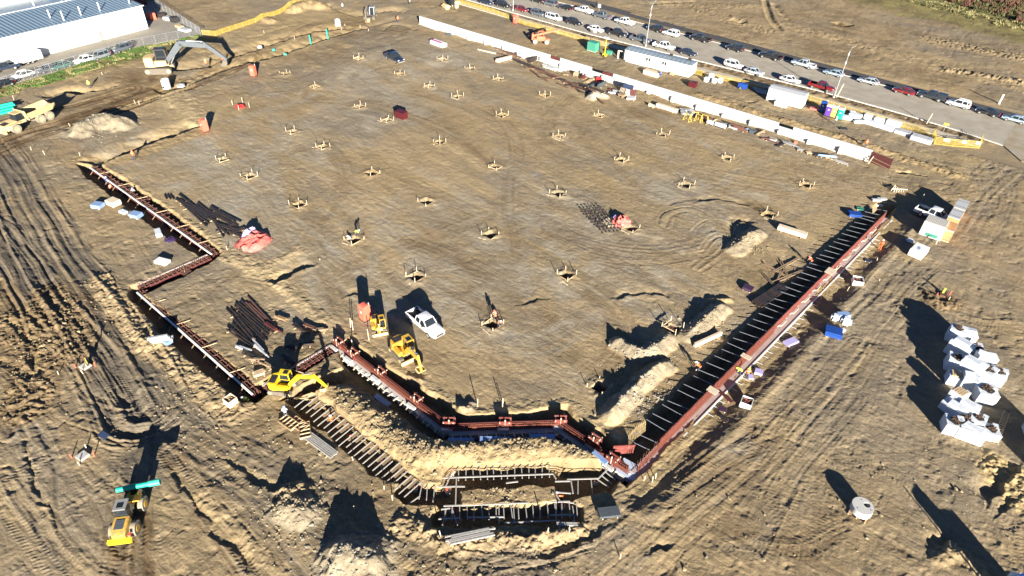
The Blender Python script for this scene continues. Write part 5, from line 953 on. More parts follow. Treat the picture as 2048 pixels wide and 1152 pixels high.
for x_, w_ in ((-L/2+1.9, .9), (-L/2+6.3, 1.2), (1.9, 1.2), (L/2-2.7, 1.3)):
    w_o = MB().box((x_, -1.76, 1.95), (w_, .06, .95)).build('window', M_white, r); 
    for k in (-.25, .25): MB().box((x_+k*w_, -1.80, 1.95), (w_*.36, .03, .75)).build('pane', M_glass if w_ == 1.2 else M_sheet, w_o)
for x_ in (-L/2+4.4, .3-L*0+4.6): MB().box((x_, -1.77, 1.55), (.25 if x_ < 0 else .9, .05, .7 if x_ < 0 else 2.0)).build('door', M_sheet, r)
st_ = MB(); 
for k in range(3): st_.box((4.6, -2.1-k*.3, .42-k*.14), (1.1, .3, .08))
st_.build('steps', M_wood, r)
for s in (-1, 1): MB().bar((4.6+s*.55, -1.85, .5), (4.6+s*.55, -2.7, .2), .06).build('step_rail', M_wood, r)
for x_ in (L/2-.6, -L/2+.6): MB().cyl((x_, -1.2, .3), (x_, -1.2, .31), .1, 8).build('lug', M_steel, r)
# shed
a = np.array(px2(1531, 202)); b = np.array(px2(1601, 220)); c = (a+b)/2; ang = math.atan2(*(b-a)[::-1]); L = float(np.linalg.norm(b-a)); c = c+np.array([-math.sin(ang), math.cos(ang)])*1.6
r = thing('storage_shed', 'white storage shed with pale flat roof and two small stickers left of the portable toilets', 'shed', (float(c[0]), float(c[1]), gz(*c)), ang)
MB().box((0, 0, 1.45), (L, 3.1, 2.7)).build('wall', M_white, r); MB().loft([[(s_*(L/2+.1), y_, z_) for y_, z_ in ((-1.65, 2.8), (0, 3.0), (1.65, 2.8), (1.65, 2.74), (-1.65, 2.74))] for s_ in (-1, 1)]).build('roof', M_sheet, r)
for k, m in ((-2.7, M_oran), (-3.0, M_sheet)): MB().box((k, -1.57, 1.4), (.22, .02, .35)).build('sticker', m, r)
MB().box((L/2-.02+.03, 0, 1.4), (.04, 1.6, 2.2)).build('door', M_white, r); MB().box((-.2, -2.5, .45), (2.6, 1.3, .9)).build('landing', M_white, r)
boxthing('crate', 'crate', 'long pale boxed crate standing in front of the site trailer', 1303, 151, (3.9, 1.5, 1.0), M_pine, 0, band=M_sheet)
boxthing('electrical_cabinet', 'cabinet', 'large teal green cabinet on a white base left of the light tower', 1186, 101, (2.5, 2.0, 2.1), M_green, 0, base=M_white)
r = thing('light_tower', 'yellow light tower with white lamp head beside a small green generator', 'light tower', tuple(at_px(1209, 113)), 0); MB().cyl((0, 0, .3), (0, 0, 4.4), .12, 8).build('mast', M_lyel, r); MB().box((0, 0, .4), (1.0, .7, .5)).build('base', M_lyel, r); MB().box((0, 0, 4.5), (1.3, .4, .35)).build('lamp_head', M_white, r); MB().cyl((0, -.5, .25), (0, -.38, .25), .25, 10).build('wheel', M_blk, r)
boxthing('generator', 'generator', 'small green generator right of the light tower mast', 1219, 108, (1.4, .9, .9), M_green)
boxthing('dumpster', 'bin', 'open burgundy bin standing alone on the slab', 803, 235, (2.2, 1.5, 1.3), M_burg, .1, lid=M_burg, bev=.05); boxthing('dumpster', 'bin', 'burgundy bin right of the site trailer', 1385, 173, (1.7, 1.5, 1.1), M_burg, .1, bev=.05)
r = boxthing('foam_pack', 'foam pack', 'long white foam pack with a magenta stripe at the far end of the slab', 877, 90, (4.6, 1.6, .9), M_white, -.02); MB().box((-.4, -.25, .97), (3.6, .5, .08)).build('top_board', M_mag, r); MB().box((-2.33, 0, .5), (.06, 1.3, .7)).build('end_label', M_mag, r)
r = thing('timber_portal', 'upright timber door frame at the left end of the site trailer', 'frame', tuple(at_px(1241, 119)), .3)
for s in (-1, 1): MB().box((s*.7, 0, 1.0), (.35, .25, 2.0)).build('upright', M_pine, r)
MB().box((0, 0, 1.9), (1.2, .25, .2)).build('crossbar', M_pine, r)
for i, (x_, y_) in enumerate(((1412, 163), (1421, 160), (1428, 165), (1440, 165))): boxthing('bulk_bag', 'bag', 'white bulk bag in the cluster right of the burgundy bin, %s from the left' % ORD[i], x_, y_, (1.1, 1.0, 1.1+.5*(i == 1)), M_wrap, rnd.uniform(-.3, .3), group='white bulk bags by the fence', bev=.18)
r = boxthing('compressor', 'compressor', 'bright blue towed compressor near the fence', 1484, 177, (2.0, 1.2, 1.1), M_blue, .1, z=None, bev=.12, base=M_steel); 
for s in (1, -1): wheel(r, -.2, s*.72, .3, .2)
for i in range(3): o = MB().cyl((0, 0, .25), (4.2, 0, .25), .24, 12, caps=False).build('pipe', M_sheet, smooth=True); w_ = at_px(1506+i*3, 176+i*4); o.location = (w_[0], w_[1], w_[2]); tag(o, ['grey pipe farthest from the camera left of the white shed', 'middle grey pipe lying left of the white shed', 'nearest grey pipe lying left of the white shed'][i], 'pipe', 'grey pipes by the shed')
boxthing('pallet', 'pallet', 'dark sheets lying on the ground in front of the portable toilets', 1686, 259, (1.6, 1.1, .12), M_steel, .5)
boxthing('tarp', 'tarp', 'folded coral tarp lying left of the portable toilets', 1627, 219, (1.8, 1.1, .3), M_coral, .2, bev=.1)
# wrapped goods along the fence
for i, (x_, y_, dx_, dy_, dz_, m, rz_) in enumerate(((1693, 239, 2.0, 1.5, .7, M_wrap, .3), (1709, 236, 2.6, 1.6, 1.1, M_wrap, .1), (1716, 246, 2.2, .9, .6, M_wrap, .8), (1735, 236, 1.6, 1.3, 1.0, M_wrap, 0), (1744, 250, 3.6, 1.2, .9, M_wrap, -.05), (1758, 243, 2.0, 1.4, .9, M_offw, .1), (1770, 258, 3.6, 1.2, .9, M_wrap, -.05), (1786, 250, 2.9, 1.3, 1.1, M_wrap, 0), (1806, 268, 3.2, 1.7, .8, M_sheet, 0), (1842, 281, 3.8, 1.9, .9, M_sheet, 0), (1704, 228, 1.4, 1.0, .8, M_wrap, .2), (1748, 240, 1.6, .8, .7, M_white, 0))):
    boxthing('wrapped_pallet', 'wrapped pallet', ('grey strapped pack' if m is M_sheet else 'white wrapped pack')+' by the sidewalk fence, %s counting right from the portable toilets' % ORD[[10, 0, 1, 2, 3, 4, 5, 6, 7, 8, 9, 11].index(i)], x_, y_, (dx_, dy_, dz_), m, rz_, group='wrapped goods along the sidewalk fence', bev=.16 if m is M_wrap else .03, band=M_galv if m is M_sheet else None)
# ------------------------------------------------------------------ street lamps and posts
def lamp(px, py, h, label):
    x, y = px2(px, py); r = thing('street_lamp', label, 'street lamp', (x, y, .1), 0, 'street lamps along the near side of the road')
    MB().cyl((0, 0, 0), (0, 0, h*.86), .13, 10, .075).build('pole', M_galv, r); pts = [(0, .0, h*.86), (.0, .15, h*.93), (0, .6, h*.975), (0, 1.5, h)]
    MB().tube(pts, .06).build('arm', M_galv, r); MB().box((0, 1.75, h+.02), (.26, .75, .14)).build('lamp_head', M_galv, r, bevel=.04); MB().cyl((0, 0, 0), (0, 0, .25), .24, 10).build('base', M_conc, r)
    MB().box((0, .02, h*.72), (.2, .26, .5)).build('collar', M_white, r)
lamp(1667, 196, 10.8, 'tall grey street lamp right of the dark red pickup'); lamp(1291, 93, 10.8, 'tall grey street lamp behind the left end of the site trailer'); lamp(1026, 22, 10.8, 'street lamp rising out of frame near the bright red car')
def post(px, py, h, label, m=M_pine, w=.12, group=None, name='wooden_post', cat='post', lean=(0, 0)):
    x, y = px2(px, py); o = MB().bar((0, 0, -.3), (lean[0], lean[1], h), w).build(name, m); o.location = (x, y, gz(x, y)); return tag(o, label, cat, group)
post(1998, 208, 2.2, 'white marker post beyond the asphalt path at the right', M_white, .3, name='marker_post'); post(1673, 194, 3.2, 'pale timber post leaning beside the right street lamp', M_pine, .14, lean=(.5, .3)); post(1853, 247, 2.4, 'pale timber post in the verge near the yellow pen', M_pine, .14, lean=(.3, .1))
for x_, y_, l in ((1189, 72, 'white blank sign on a post in the near verge beside the white sedan'), (1198, 22, 'white blank sign among the far row near the top'), (1887, 262, 'small yellow sign board on a post behind the fence pen')):
    w_ = at_px(x_, y_); r = thing('sign_post', l, 'sign', w_, 0); MB().cyl((0, 0, 0), (0, 0, 1.6), .04, 6).build('post', M_galv, r); MB().box((0, -.05, 1.6), (1.0, .04, 1.0 if x_ < 1800 else .5)).build('sign_plate', M_white if x_ < 1800 else M_yf, r)
# ------------------------------------------------------------------ manholes, pipes
def ringthing(px, py, ro, ri, h, label, m=M_concw, cat='manhole ring', n=28, lid=False, skid=False, hole=(0, 0), rz=0):
    x, y = px2(px, py); r = thing('manhole_ring' if not lid else 'concrete_disc', label, cat, (x, y, gz(x, y)+(.12 if skid else 0)), rz)
    MB().ring((0, 0, 0), ro, ri, 0, h, n, off=hole).build('ring', m, r, smooth=True)
    if skid:
        for k in (-1, 0, 1): MB().box((k*.75, 0, -.06), (.12, 2.3, .12)).build('skid', M_wood, r)
    return r
r = ringthing(1720, 1022, .98, .30, .75, 'white concrete manhole cone with an off centre hole, alone at lower right', skid=True, hole=(.25, .35))
for a_ in (0, 2.1, 4.2): MB().cyl((.7*math.cos(a_), .7*math.sin(a_), .74), (.7*math.cos(a_), .7*math.sin(a_), .77), .05, 8).build('lifting_eye', M_steel, r)
r = ringthing(334, 176, .85, .72, 1.9, 'tall white concrete barrel with a round side opening below the grey armed excavator'); MB().cyl((.35, -.72, .5), (.42, -.86, .5), .22, 14).build('side_opening', M_blk, r)
ringthing(362, 172, .80, .3, .35, 'low white concrete lid beside the tall concrete barrel', lid=True); ringthing(676, 50, .75, .5, 1.7, 'white concrete barrel near the far ditch'); ringthing(520, 97, .6, .5, .35, 'white ring lying beside the left ditch', lid=True)
for i, (x_, y_) in enumerate(((-4, 214), (-2, 219), (0, 225), (-3, 209), (1, 213))):
    a = W(x_-60, y_+18, .25+.42*(i > 2)); b = W(x_+29, y_-2, .25+.42*(i > 2)); o = MB().cyl((0, 0, 0), tuple(b-a), .24, 12).build('pipe', M_teal, smooth=True); o.location = tuple(a+np.array([0, 0, gz(a[0], a[1])])); tag(o, ['back teal pipe on the ground in the stack at the left edge', 'middle teal pipe on the ground in the stack at the left edge', 'front teal pipe on the ground in the stack at the left edge', 'rear teal pipe on top of the stack at the left edge', 'front teal pipe on top of the stack at the left edge'][i], 'pipe', 'teal pipes stacked at the left edge')
for i, (x_, y_, h) in enumerate(((622, 87, 1.9), (656, 75, 2.0))):
    o = MB().cyl((0, 0, -.4), (-.25, 0, h), .17, 12).build('riser_pipe', M_teal, smooth=True); o.location = at_px(x_, y_); tag(o, ['upright teal pipe left of its twin in the far ditch', 'upright teal pipe right of its twin in the far ditch'][i], 'pipe', 'upright teal pipes')
for i, (x_, y_) in enumerate(((545, 101), (568, 110))):
    o = MB().cyl((0, 0, 0), (.4, .5, .1), .3, 12).build('pipe_fitting', M_teal, smooth=True); o.location = at_px(x_, y_); tag(o, ['teal pipe fitting on the ground, the left one of two', 'teal pipe fitting beside the ditch, the right one of two'][i], 'pipe fitting', 'teal fittings')
# ------------------------------------------------------------------ bundles of steel and timber; each bar lies on its own
def bundle(name, cat, label, a, b, n, w, m, piece, gap=1.25, z=.0, lay=2, jit=.15, bearers=True, group=None, h=None):
    A = W(*a); B = W(*b); d = (B-A)[:2]; L = float(np.linalg.norm(d)); ang = math.atan2(d[1], d[0]); c = (A+B)/2
    r = thing(name, label, cat, (float(c[0]), float(c[1]), gz(c[0], c[1])), ang, group); per = max(1, n//lay); hh = h or w
    me = MB().box((0, 0, 0), (L, w, hh)).mesh(piece, m)
    if bearers:
        for k in (-.35, .35): MB().box((k*L, 0, .05), (.12, per*w*gap+.5, .1)).build('bearer', M_wood, r)
    for i in range(n):
        k, l_ = i % per, i//per; put(piece, me, r, (rnd.uniform(-jit, jit)*L*.3, (k-(per-1)/2)*w*gap+rnd.uniform(-.02, .02), z+.1+hh/2+l_*hh*1.02), (0, 0, rnd.uniform(-jit, jit)*.12))
    return r
G = 'dark steel members laid out on the slab'; M_br0 = mat('brown_scrap', (.13, .075, .045), .9, var=.3)
for i, (a, b, n, w) in enumerate((((355, 398), (368, 411), 2, .12), ((361, 398), (420, 441), 3, .2), ((367, 412), (415, 450), 2, .18), ((380, 408), (421, 436), 2, .24), ((390, 406), (422, 430), 2, .2), ((426, 417), (475, 446), 3, .12), ((422, 424), (470, 452), 3, .13), ((424, 436), (450, 470), 3, .14), ((440, 452), (478, 462), 3, .12), ((436, 462), (470, 448), 3, .1), ((460, 470), (488, 458), 4, .1), ((455, 458), (490, 478), 3, .12))):
    bundle('steel_bundle', 'steel bundle', 'dark steel bundle above the coral tarp, %s from the left' % ORD[i], a, b, n, w, M_steel, 'steel_bar', lay=1, gap=1.8, jit=.5, group=G, h=.13)
rb3 = random.Random(9)
for i in range(9):
    x_, y_ = 1022+i*21, 116+i*9; bundle('steel_bundle', 'steel bundle', 'long dark rusty steel members beside the white wall, %s from the left' % ORD[i], (x_-24, y_-8), (x_+24, y_+9), 4, .12, M_steel if i % 3 else M_drebar, 'steel_bar', lay=1, gap=2.2, jit=.5, group='long steel by the white wall')
for i in range(12):
    x_, y_ = 1062+i*12.5+rb3.uniform(-4, 4), 143+i*5+rb3.uniform(-5, 6); bundle('scrap_stack', 'building material', 'jumbled dark brackets heaped along the white wall, %s from the left' % ORD[i], (x_-6, y_-4), (x_+6, y_+rb3.uniform(-4, 6)), 6, .1, rb3.choice([M_drebar, M_steel, M_br0]), 'bracket', lay=3, gap=2.0, jit=1.6, group='bracket heaps by the white wall', bearers=False)
for i, (a, b, n, w, m) in enumerate((((478, 605), (545, 665), 5, .15, M_steel), ((468, 618), (525, 676), 6, .12, M_steel), ((495, 602), (545, 652), 3, .14, M_drebar), ((470, 640), (505, 680), 3, .2, M_steel), ((455, 655), (500, 690), 2, .16, M_steel))):
    bundle('steel_bundle', 'steel bundle', 'dark steel bundle by the lower left trench wall, %s of five from the right' % ORD[i], a, b, n, w, m, 'steel_bar', lay=1, gap=2.2, jit=.4, group='steel members inside the stepped corner')
for i in range(6): bundle('pipe_bundle', 'pipe', 'short dark pipe in the small row left of the steel bundles, %s' % ORD[i], (329+i*2.6, 390-i*.3), (334+i*3.2, 400-i*.2), 1, .12, M_steel, 'pipe', lay=1, bearers=False, group='short pipes') if i % 2 == 0 else None
bundle('timber_bundle', 'lumber', 'long pale wrapped lumber pack lying right of the soil mound', (1555, 458), (1612, 476), 4, .42, M_pine, 'timber', lay=2, gap=1.02, jit=.0, h=.34); bundle('timber_bundle', 'lumber', 'narrow pale plank stack beside the right wall shadow', (1388, 695), (1441, 671), 4, .16, M_pine, 'timber', lay=2, gap=1.05, jit=.02, h=.3)
bundle('pipe_bundle', 'pipe bundle', 'bundle of long white pipes beside the left end of the footing trench', (616, 872), (670, 912), 6, .11, M_pine2, 'pipe', lay=1, gap=1.6, jit=.08); bundle('timber_bundle', 'lumber', 'fan of long white planks in front of the footing trench', (897, 1088), (985, 1068), 5, .13, M_pine2, 'plank', lay=1, gap=1.5, jit=.3, z=.15); bundle('timber_bundle', 'lumber', 'long white planks right of the fan below the footing trench', (1112, 1051), (1154, 1052), 2, .14, M_pine2, 'plank', lay=1, gap=1.6)
bundle('timber_bundle', 'lumber', 'long pale pink wrapped lumber near the middle of the white wall', (1313, 213), (1354, 226), 4, .4, M_pine, 'timber', lay=2, gap=1.02, jit=0, h=.36); bundle('timber_bundle', 'lumber', 'short splintered lumber heap left of the pink wrapped lumber', (1298, 212), (1309, 216), 5, .2, M_pine, 'timber', lay=2, jit=.8)
bundle('timber_bundle', 'lumber', 'pale timbers under dark sheets near the upper left of the white wall', (993, 125), (1022, 118), 4, .35, M_pine, 'timber', lay=2, jit=.05); bundle('timber_bundle', 'lumber', 'thin pale boards on the slab left of the dark sheets', (955, 100), (990, 108), 2, .2, M_pine, 'plank', lay=1, jit=.3)
bundle('steel_bundle', 'steel bundle', 'dark steel beams with pale boards lying along the edge of the right wall shadow', (1512, 612), (1570, 574), 5, .28, M_steel, 'steel_bar', lay=1, gap=1.2, jit=.08)
for i, (a, b) in enumerate((((1532, 530), (1580, 560)), ((1545, 548), (1590, 520)), ((1555, 560), (1570, 530)), ((1540, 568), (1600, 545)), ((1560, 520), (1575, 555)), ((1525, 548), (1550, 575)))): bundle('timber_bundle', 'lumber', 'thin weathered boards dropped beside the right trench, %s of six' % ORD[i], a, b, 2, .12, M_oldwood, 'board', lay=1, gap=2.2, jit=.5, bearers=False, group='loose boards by the right trench')
M_br = mat('brown_ply', (.26, .17, .09), .85, var=.2)
mats_ = [M_steel, M_drebar, M_oldwood, M_sheet, M_wood, M_dred, M_bluef, M_galv, M_grn2]; rb2 = random.Random(5); lab = ['dark steel', 'rusty rebar', 'weathered timber', 'grey sheet', 'fresh timber', 'red form', 'blue grey sheet', 'galvanised', 'grey panel']
spots = [(1004+i*14.5+rb2.uniform(-5, 5), 99+i*5.2+rb2.uniform(-1, 4)) for i in range(19)]+[(1340+i*17.5+rb2.uniform(-5, 5), 215+i*5.5+rb2.uniform(-2, 5)) for i in range(21)]
for i, (x_, y_) in enumerate(spots):
    k = rb2.randrange(9) if i > 8 else rb2.choice([0, 0, 1, 3, 1]); ln = rb2.choice([10, 16, 26, 34]); dr = rb2.choice([(1, .33), (1, .33), (.6, -.3), (1, .1)])
    zone = 'left of the leaning forms' if i < 19 else 'right of the leaning forms'
    bundle('material_stack', 'building material', '%s stack below the white wall, %s %s' % (lab[k], ORD[i if i < 18 else (17 if i == 18 else min(17, i-19))], zone), (x_-dr[0]*ln/2, y_-dr[1]*ln/2), (x_+dr[0]*ln/2, y_+dr[1]*ln/2), rb2.choice([3, 5, 8]), rb2.choice([.08, .14, .3]), mats_[k], 'piece', lay=rb2.choice([1, 2]), gap=1.15, jit=rb2.choice([.3, .8]), group='materials along the white wall')
r = thing('form_stack', 'dark blue and red form panels leaning together at the middle of the white wall', 'form panels', at_px(1252, 190), .1)
MB().box((0, .4, 1.1), (2.4, .2, 2.2), 0, -.35).build('panel', mat('navy_panel', (.02, .035, .08), .6), r); MB().box((1.6, -.3, .8), (1.3, .15, 1.6), .2, -.5).build('panel', M_dred, r); MB().box((.7, -.6, .7), (1.2, .15, 1.6), .4, -.6).build('panel', M_pink, r)
for k in range(6): MB().bar((-1.4+k*.3, -.9, 0), (-1.2+k*.3, -.3, 1.5), .07).build('prop', M_pine, r)
# yellow trestles
for i, (x_, y_) in enumerate(((1374, 241), (1388, 238), (1396, 243), (1408, 244))):
    r = thing('trestle', 'yellow steel trestle by the middle of the white wall, %s from the left' % ORD[i], 'trestle', at_px(x_, y_), rnd.uniform(-.3, .6), 'yellow steel trestles')
    for s in (-1, 1):
        for t in (-1, 1): MB().bar((s*.75, t*.45, 0), (s*.6, 0, 1.45), .09).build('leg', M_yf, r)
        MB().bar((s*.75, -.5, .04), (s*.75, .5, .04), .08).build('foot', M_yf, r)
    MB().bar((-.7, 0, 1.45), (.7, 0, 1.45), .1).build('top_rail', M_yf, r)
for x_, y_, l in ((1420, 249, 'small white tank lying right of the yellow trestles'), (1440, 255, 'white cylinder tank between the trestles and the grey bin')):
    r = thing('water_tank', l, 'tank', at_px(x_, y_), 0); w_ = 1.3 if x_ < 1430 else 2.2; MB().cyl((-w_/2, 0, .5), (w_/2, 0, .5), .42, 14).build('barrel', M_wrap, r, smooth=True); MB().box((0, 0, .08), (w_*.8, .7, .16)).build('cradle', M_steel, r)
boxthing('bin', 'bin', 'open grey bin near the foot of the white wall', 1505, 266, (1.2, .9, .6), M_grn2, 0); boxthing('pallet', 'pallet', 'pallet with pale sheet at the right part of the white wall', 1545, 280, (1.4, .9, .25), M_sheet, 0); boxthing('toolbox', 'box', 'red tool box among the materials by the white wall', 1198, 160, (1.3, .8, .8), mat('red_paint', (.35, .02, .02), .5), .3); boxthing('toolbox', 'box', 'small red bucket box near the right end of the white wall', 1591, 286, (.6, .5, .4), M_oran, .3)
for x_, y_, l, rz_ in ((1505, 142, '', 0),): pass
# coral tarp heap and its neighbours
def lump(name, cat, label, px, py, rx, ry, h, m, rz=0, seed=0, n=26, spiky=.25, group=None, z=None):
    x, y = px2(px, py); g = np.linspace(-1, 1, n); U, V = np.meshgrid(g, g); rr_ = np.hypot(U, V); th = fbm((U+seed)*2.0, (V-seed)*2.0, .8, 3, 1000+seed)
    H = np.clip(1-rr_**2*(1+.6*th), 0, 1)**.6*h*(1+spiky*3*fbm(U*3+seed, V*3, .8, 3, 1010+seed)); k = np.clip(rr_*(1), 0, 1.0); X = U*rx*(1+.15*th); Y = V*ry*(1+.15*th)
    vs = [(float(a), float(b), float(c)-.05) for a, b, c in zip(X.ravel(), Y.ravel(), H.ravel())]; fs = [(i*n+j, i*n+j+1, (i+1)*n+j+1, (i+1)*n+j) for i in range(n-1) for j in range(n-1) if max(H[i, j], H[i+1, j], H[i, j+1], H[i+1, j+1]) > 0]
    o = MB().add(vs, fs).build(name, m, smooth=True); o.location = (x, y, gz(x, y) if z is None else z); o.rotation_euler = (0, 0, rz); return tag(o, label, cat, group)
lump('tarp', 'tarp', 'crumpled coral pink tarp over a heap by the dark steel bundles', 508, 483, 2.3, 2.6, .95, M_coral, .3, 3); lump('tarp', 'tarp', 'violet sheet on top of the crumpled coral tarp', 500, 473, .8, 1.5, 1.15, M_lil, .2, 4)
bundle('pallet', 'pallet', 'pale slatted pallet beside the orange tarp in the middle of the slab', (1209, 441), (1228, 452), 8, .12, M_pine, 'slat', lay=1, gap=1.9, jit=0, h=.08); lump('tarp', 'tarp', 'bright coral tarp heap on the pallet in the middle of the slab', 1241, 445, 1.5, 1.6, .9, M_coral, .2, 6); lump('tarp', 'tarp', 'violet cloth between the pallet and the bright coral tarp', 1230, 440, .5, 1.1, .7, M_lil, .5, 7)
sh = link(bpy.data.objects.new('shoring_jack', None)); jb = MB().box((0, 0, .03), (.3, .3, .06)).mesh('base', M_steel)
first = None
for i in range(6):
    for j in range(9):
        if (i < 1 and j > 6) or (i > 3 and j < 2 and i+j < 6): pass
        x_ = 1163+i*7.5+j*5.2; y_ = 424-i*.8+j*5.2; w_ = at_px(x_+rnd.uniform(-1, 1), y_+rnd.uniform(-1, 1))
        if first is None:
            first = sh; put('base', jb, sh); MB().cyl((0, 0, .05), (0, 0, .62), .05, 8).build('stem', M_steel, sh); MB().box((0, 0, .62), (.28, .18, .05)).build('head', M_steel, sh); o = sh
        else: o = copy_tree(sh)
        o.location = w_; o.rotation_euler = (0, 0, rnd.uniform(0, 3)); tag(o, 'short dark shoring jack standing in the ranks left of the bright coral tarp', 'shoring jack', 'ranks of shoring jacks')
# ------------------------------------------------------------------ crates, sheets and packs in the yard
def crate(px, py, label, s=1.15, m=M_white, inner=M_rebar, rz=.2, h=.8):
    x, y = px2(px, py); r = thing('crate', label, 'crate', (x, y, gz(x, y)), rz)
    for k in range(4): a = k*math.pi/2; MB().box((math.cos(a)*s/2, math.sin(a)*s/2, h/2), (.06, s+.06*(k % 2), h), a).build('side', m, r)
    MB().box((0, 0, h*.35), (s-.1, s-.1, h*.6)).build('filling', M_drebar, r)
    for k in range(9): MB().bar((rnd.uniform(-.4, .4)*s, rnd.uniform(-.4, .4)*s, h*.6), (rnd.uniform(-.4, .4)*s, rnd.uniform(-.4, .4)*s, h*.9), .07).build('rod', inner, r)
crate(1492, 808, 'white crate filled with rusty rods right of the lower right wall'); crate(1714, 565, 'white crate filled with rusty rods beside the upper right wall', 1.3, rz=.4)
def sheets(px, py, d, m, label, n=3, rz=0, base=True, tilt=0, cat='sheets', group=None):
    x, y = px2(px, py); r = thing('sheet_stack', label, cat, (x, y, gz(x, y)), rz, group)
    if base:
        for k in (-.35, .35): MB().box((k*d[0], 0, .05), (.1, d[1]*1.05, .1)).build('bearer', M_pine, r)
    for i in range(n): MB().box((rnd.uniform(-.04, .04), rnd.uniform(-.04, .04), .1+(i+.5)*d[2]/n), (d[0], d[1], d[2]/n*.94), rnd.uniform(-.02, .02), tilt).build('sheet', m, r)
    return r
sheets(1583, 681, (1.9, .9, .25), M_lil, 'pale lilac foam sheets lying right of the wall platform', rz=1.2); sheets(1518, 741, (.9, .8, .3), M_lil, 'lilac foam pack beside the worker on the right wall', rz=.3, n=2); sheets(1503, 750, (.6, .7, .2), M_lil, 'smaller lilac foam pack left of its larger neighbour', rz=.6, n=2)
sheets(1495, 579, (1.3, 1.1, .4), mat('plum_sheet', (.045, .02, .05), .6), 'dark plum sheets on bearers near the right trench', rz=.1); sheets(1448, 836, (1.0, .5, .15), M_steel, 'dark curved tray on the ground left of the white crate', rz=-.4); sheets(1446, 815, (.8, .7, .1), mat('plum_sheet', (.045, .02, .05), .6), 'small dark square sheet near the lower right wall', rz=.4, n=1); sheets(1737, 518, (.8, .6, .08), mat('navy_panel', (.02, .035, .08), .6), 'small navy sheet near the upper right wall', rz=.2, n=1)
sheets(1453, 790, (1.8, .45, .12), M_dred, 'dark red board lying against the foot of the lower right wall', rz=-.3, n=1); sheets(1708, 432, (1.9, 1.3, .5), M_blue, 'bright blue sheets on a timber pallet left of the right trench head', rz=.5); sheets(1720, 418, (1.1, .9, .1), M_green, 'pale green mesh sheets behind the bright blue sheets', rz=.4, n=2)
for i, (x_, y_) in enumerate(((1752, 402), (1758, 406), (1763, 400))): sheets(x_, y_, (1.5, .55, .3), M_sheet, 'grey panel bundle at the head of the right trench, %s of three' % ORD[i], rz=.7, n=2, group='grey panel bundles')
sheets(1217, 1030, (2.0, 1.0, .35), M_grn2, 'grey sheet stack with a bracket on top right of the footing trench', rz=.85); sheets(208, 874, (1.1, .7, .06), mat('navy_panel', (.02, .035, .08), .6), 'dark tilted sheet on the ground above the tread marked mound', rz=.2, n=1, base=False, tilt=.25)
sheets(197, 414, (1.6, 1.2, .6), M_bluef, 'blue grey pallet left of the cream crate outside the left trench', rz=.5); boxthing('crate', 'crate', 'cream boxed crate outside the left trench wall', 228, 408, (1.9, 1.5, .8), M_pine, .2, bev=.08); sheets(247, 425, (1.3, .7, .3), M_wrap, 'small white bags right of the cream crate', rz=.2, n=2); sheets(273, 433, (1.6, 1.2, .6), M_bluef, 'blue grey pallet below the cream crate close to the trench', rz=.4)
sheets(318, 470, (1.7, .8, .6), M_wrap, 'pale blue wrapped pack outside the left trench', rz=-.3, n=2); lump('cloth', 'cloth', 'crumpled dark violet sheet right of the pale blue pack', 340, 479, .9, .7, .35, mat('violet_cloth', (.03, .015, .06), .7), .3, 9); sheets(326, 526, (1.9, 1.0, .4), M_white, 'white tray with pale blue cloth above the cross tied wall', rz=.4, n=2)
crate(463, 808, 'small timber box with soil in it left of the lower left corner', 1.0, M_pine, M_wood, .1, .9); bundle('timber_bundle', 'lumber', 'pale boards and sheets heaped outside the lower left trench', (305, 690), (345, 684), 5, .3, M_sheet, 'board', lay=2, jit=.6); sheets(335, 688, (1.1, .8, .5), M_bluef, 'blue box beside the heaped boards outside the trench', rz=.3)
def grid_frame(px, py, w_, l_, rz, label, group=None):
    x, y = px2(px, py); r = thing('timber_grid', label, 'timber frame', (x, y, gz(x, y)+.05), rz, group)
    for sd in (-1, 1): MB().box((0, sd*w_/2, .15), (l_, .07, .3)).build('side_board', M_br, r)
    n_ = int(l_/.42)
    for k in range(n_+1): MB().box((-l_/2+k*l_/n_, 0, .15), (.06, w_, .26)).build('rung', M_wood, r)
for i, (x_, y_, rz_) in enumerate(((578, 848, .1), (598, 850, .1), (610, 862, -.55))): grid_frame(x_, y_, 1.1, 2.0, rz_, 'brown timber grid frame by the left end of the footing trench, %s of three' % ORD[i], 'brown timber frames')
bundle('timber_stack', 'lumber', 'yellow brown timber frames beside the bright yellow excavator', (508, 752), (530, 745), 8, .15, M_wood, 'slat', lay=2, jit=.3)
for i, (x_, y_, m) in enumerate(((600, 665, M_steel), (585, 700, M_steel), (565, 640, M_br), (545, 655, M_dred), (612, 690, M_steel), (640, 660, M_oldwood), (575, 720, M_steel), (520, 700, M_sheet), (500, 710, M_steel), (515, 725, M_oldwood), (488, 700, M_sheet), (620, 655, M_drebar), (535, 730, M_oldwood))):
    bundle('material_stack', 'building material', 'scattered frame and board pile inside the stepped corner, %s' % ORD[i], (x_-10, y_-5+rnd.uniform(-8, 8)), (x_+12, y_+5+rnd.uniform(-8, 8)), 4, .16, m, 'piece', lay=2, jit=.9, group='material piles behind the bright yellow excavator')
for i, (x_, y_, d_) in enumerate(((762, 786, (2.3, .7, .3)), (822, 865, (.0, 0, 0)), (922, 886, (2.6, .7, .3)), (990, 884, (3.2, .6, .3)), (1085, 878, (2.6, .7, .3)), (1180, 905, (2.3, .5, .3)), (1198, 925, (1.8, .5, .3)))):
    if d_[0]: sheets(x_, y_, d_, M_bluef, 'blue foam sheets in the trench before the zigzag wall, %s from the left' % ORD[i], rz=0 if i in (0,) else (.72 if 1 < i < 5 else -.15), n=3, group='blue foam in the zigzag trench')
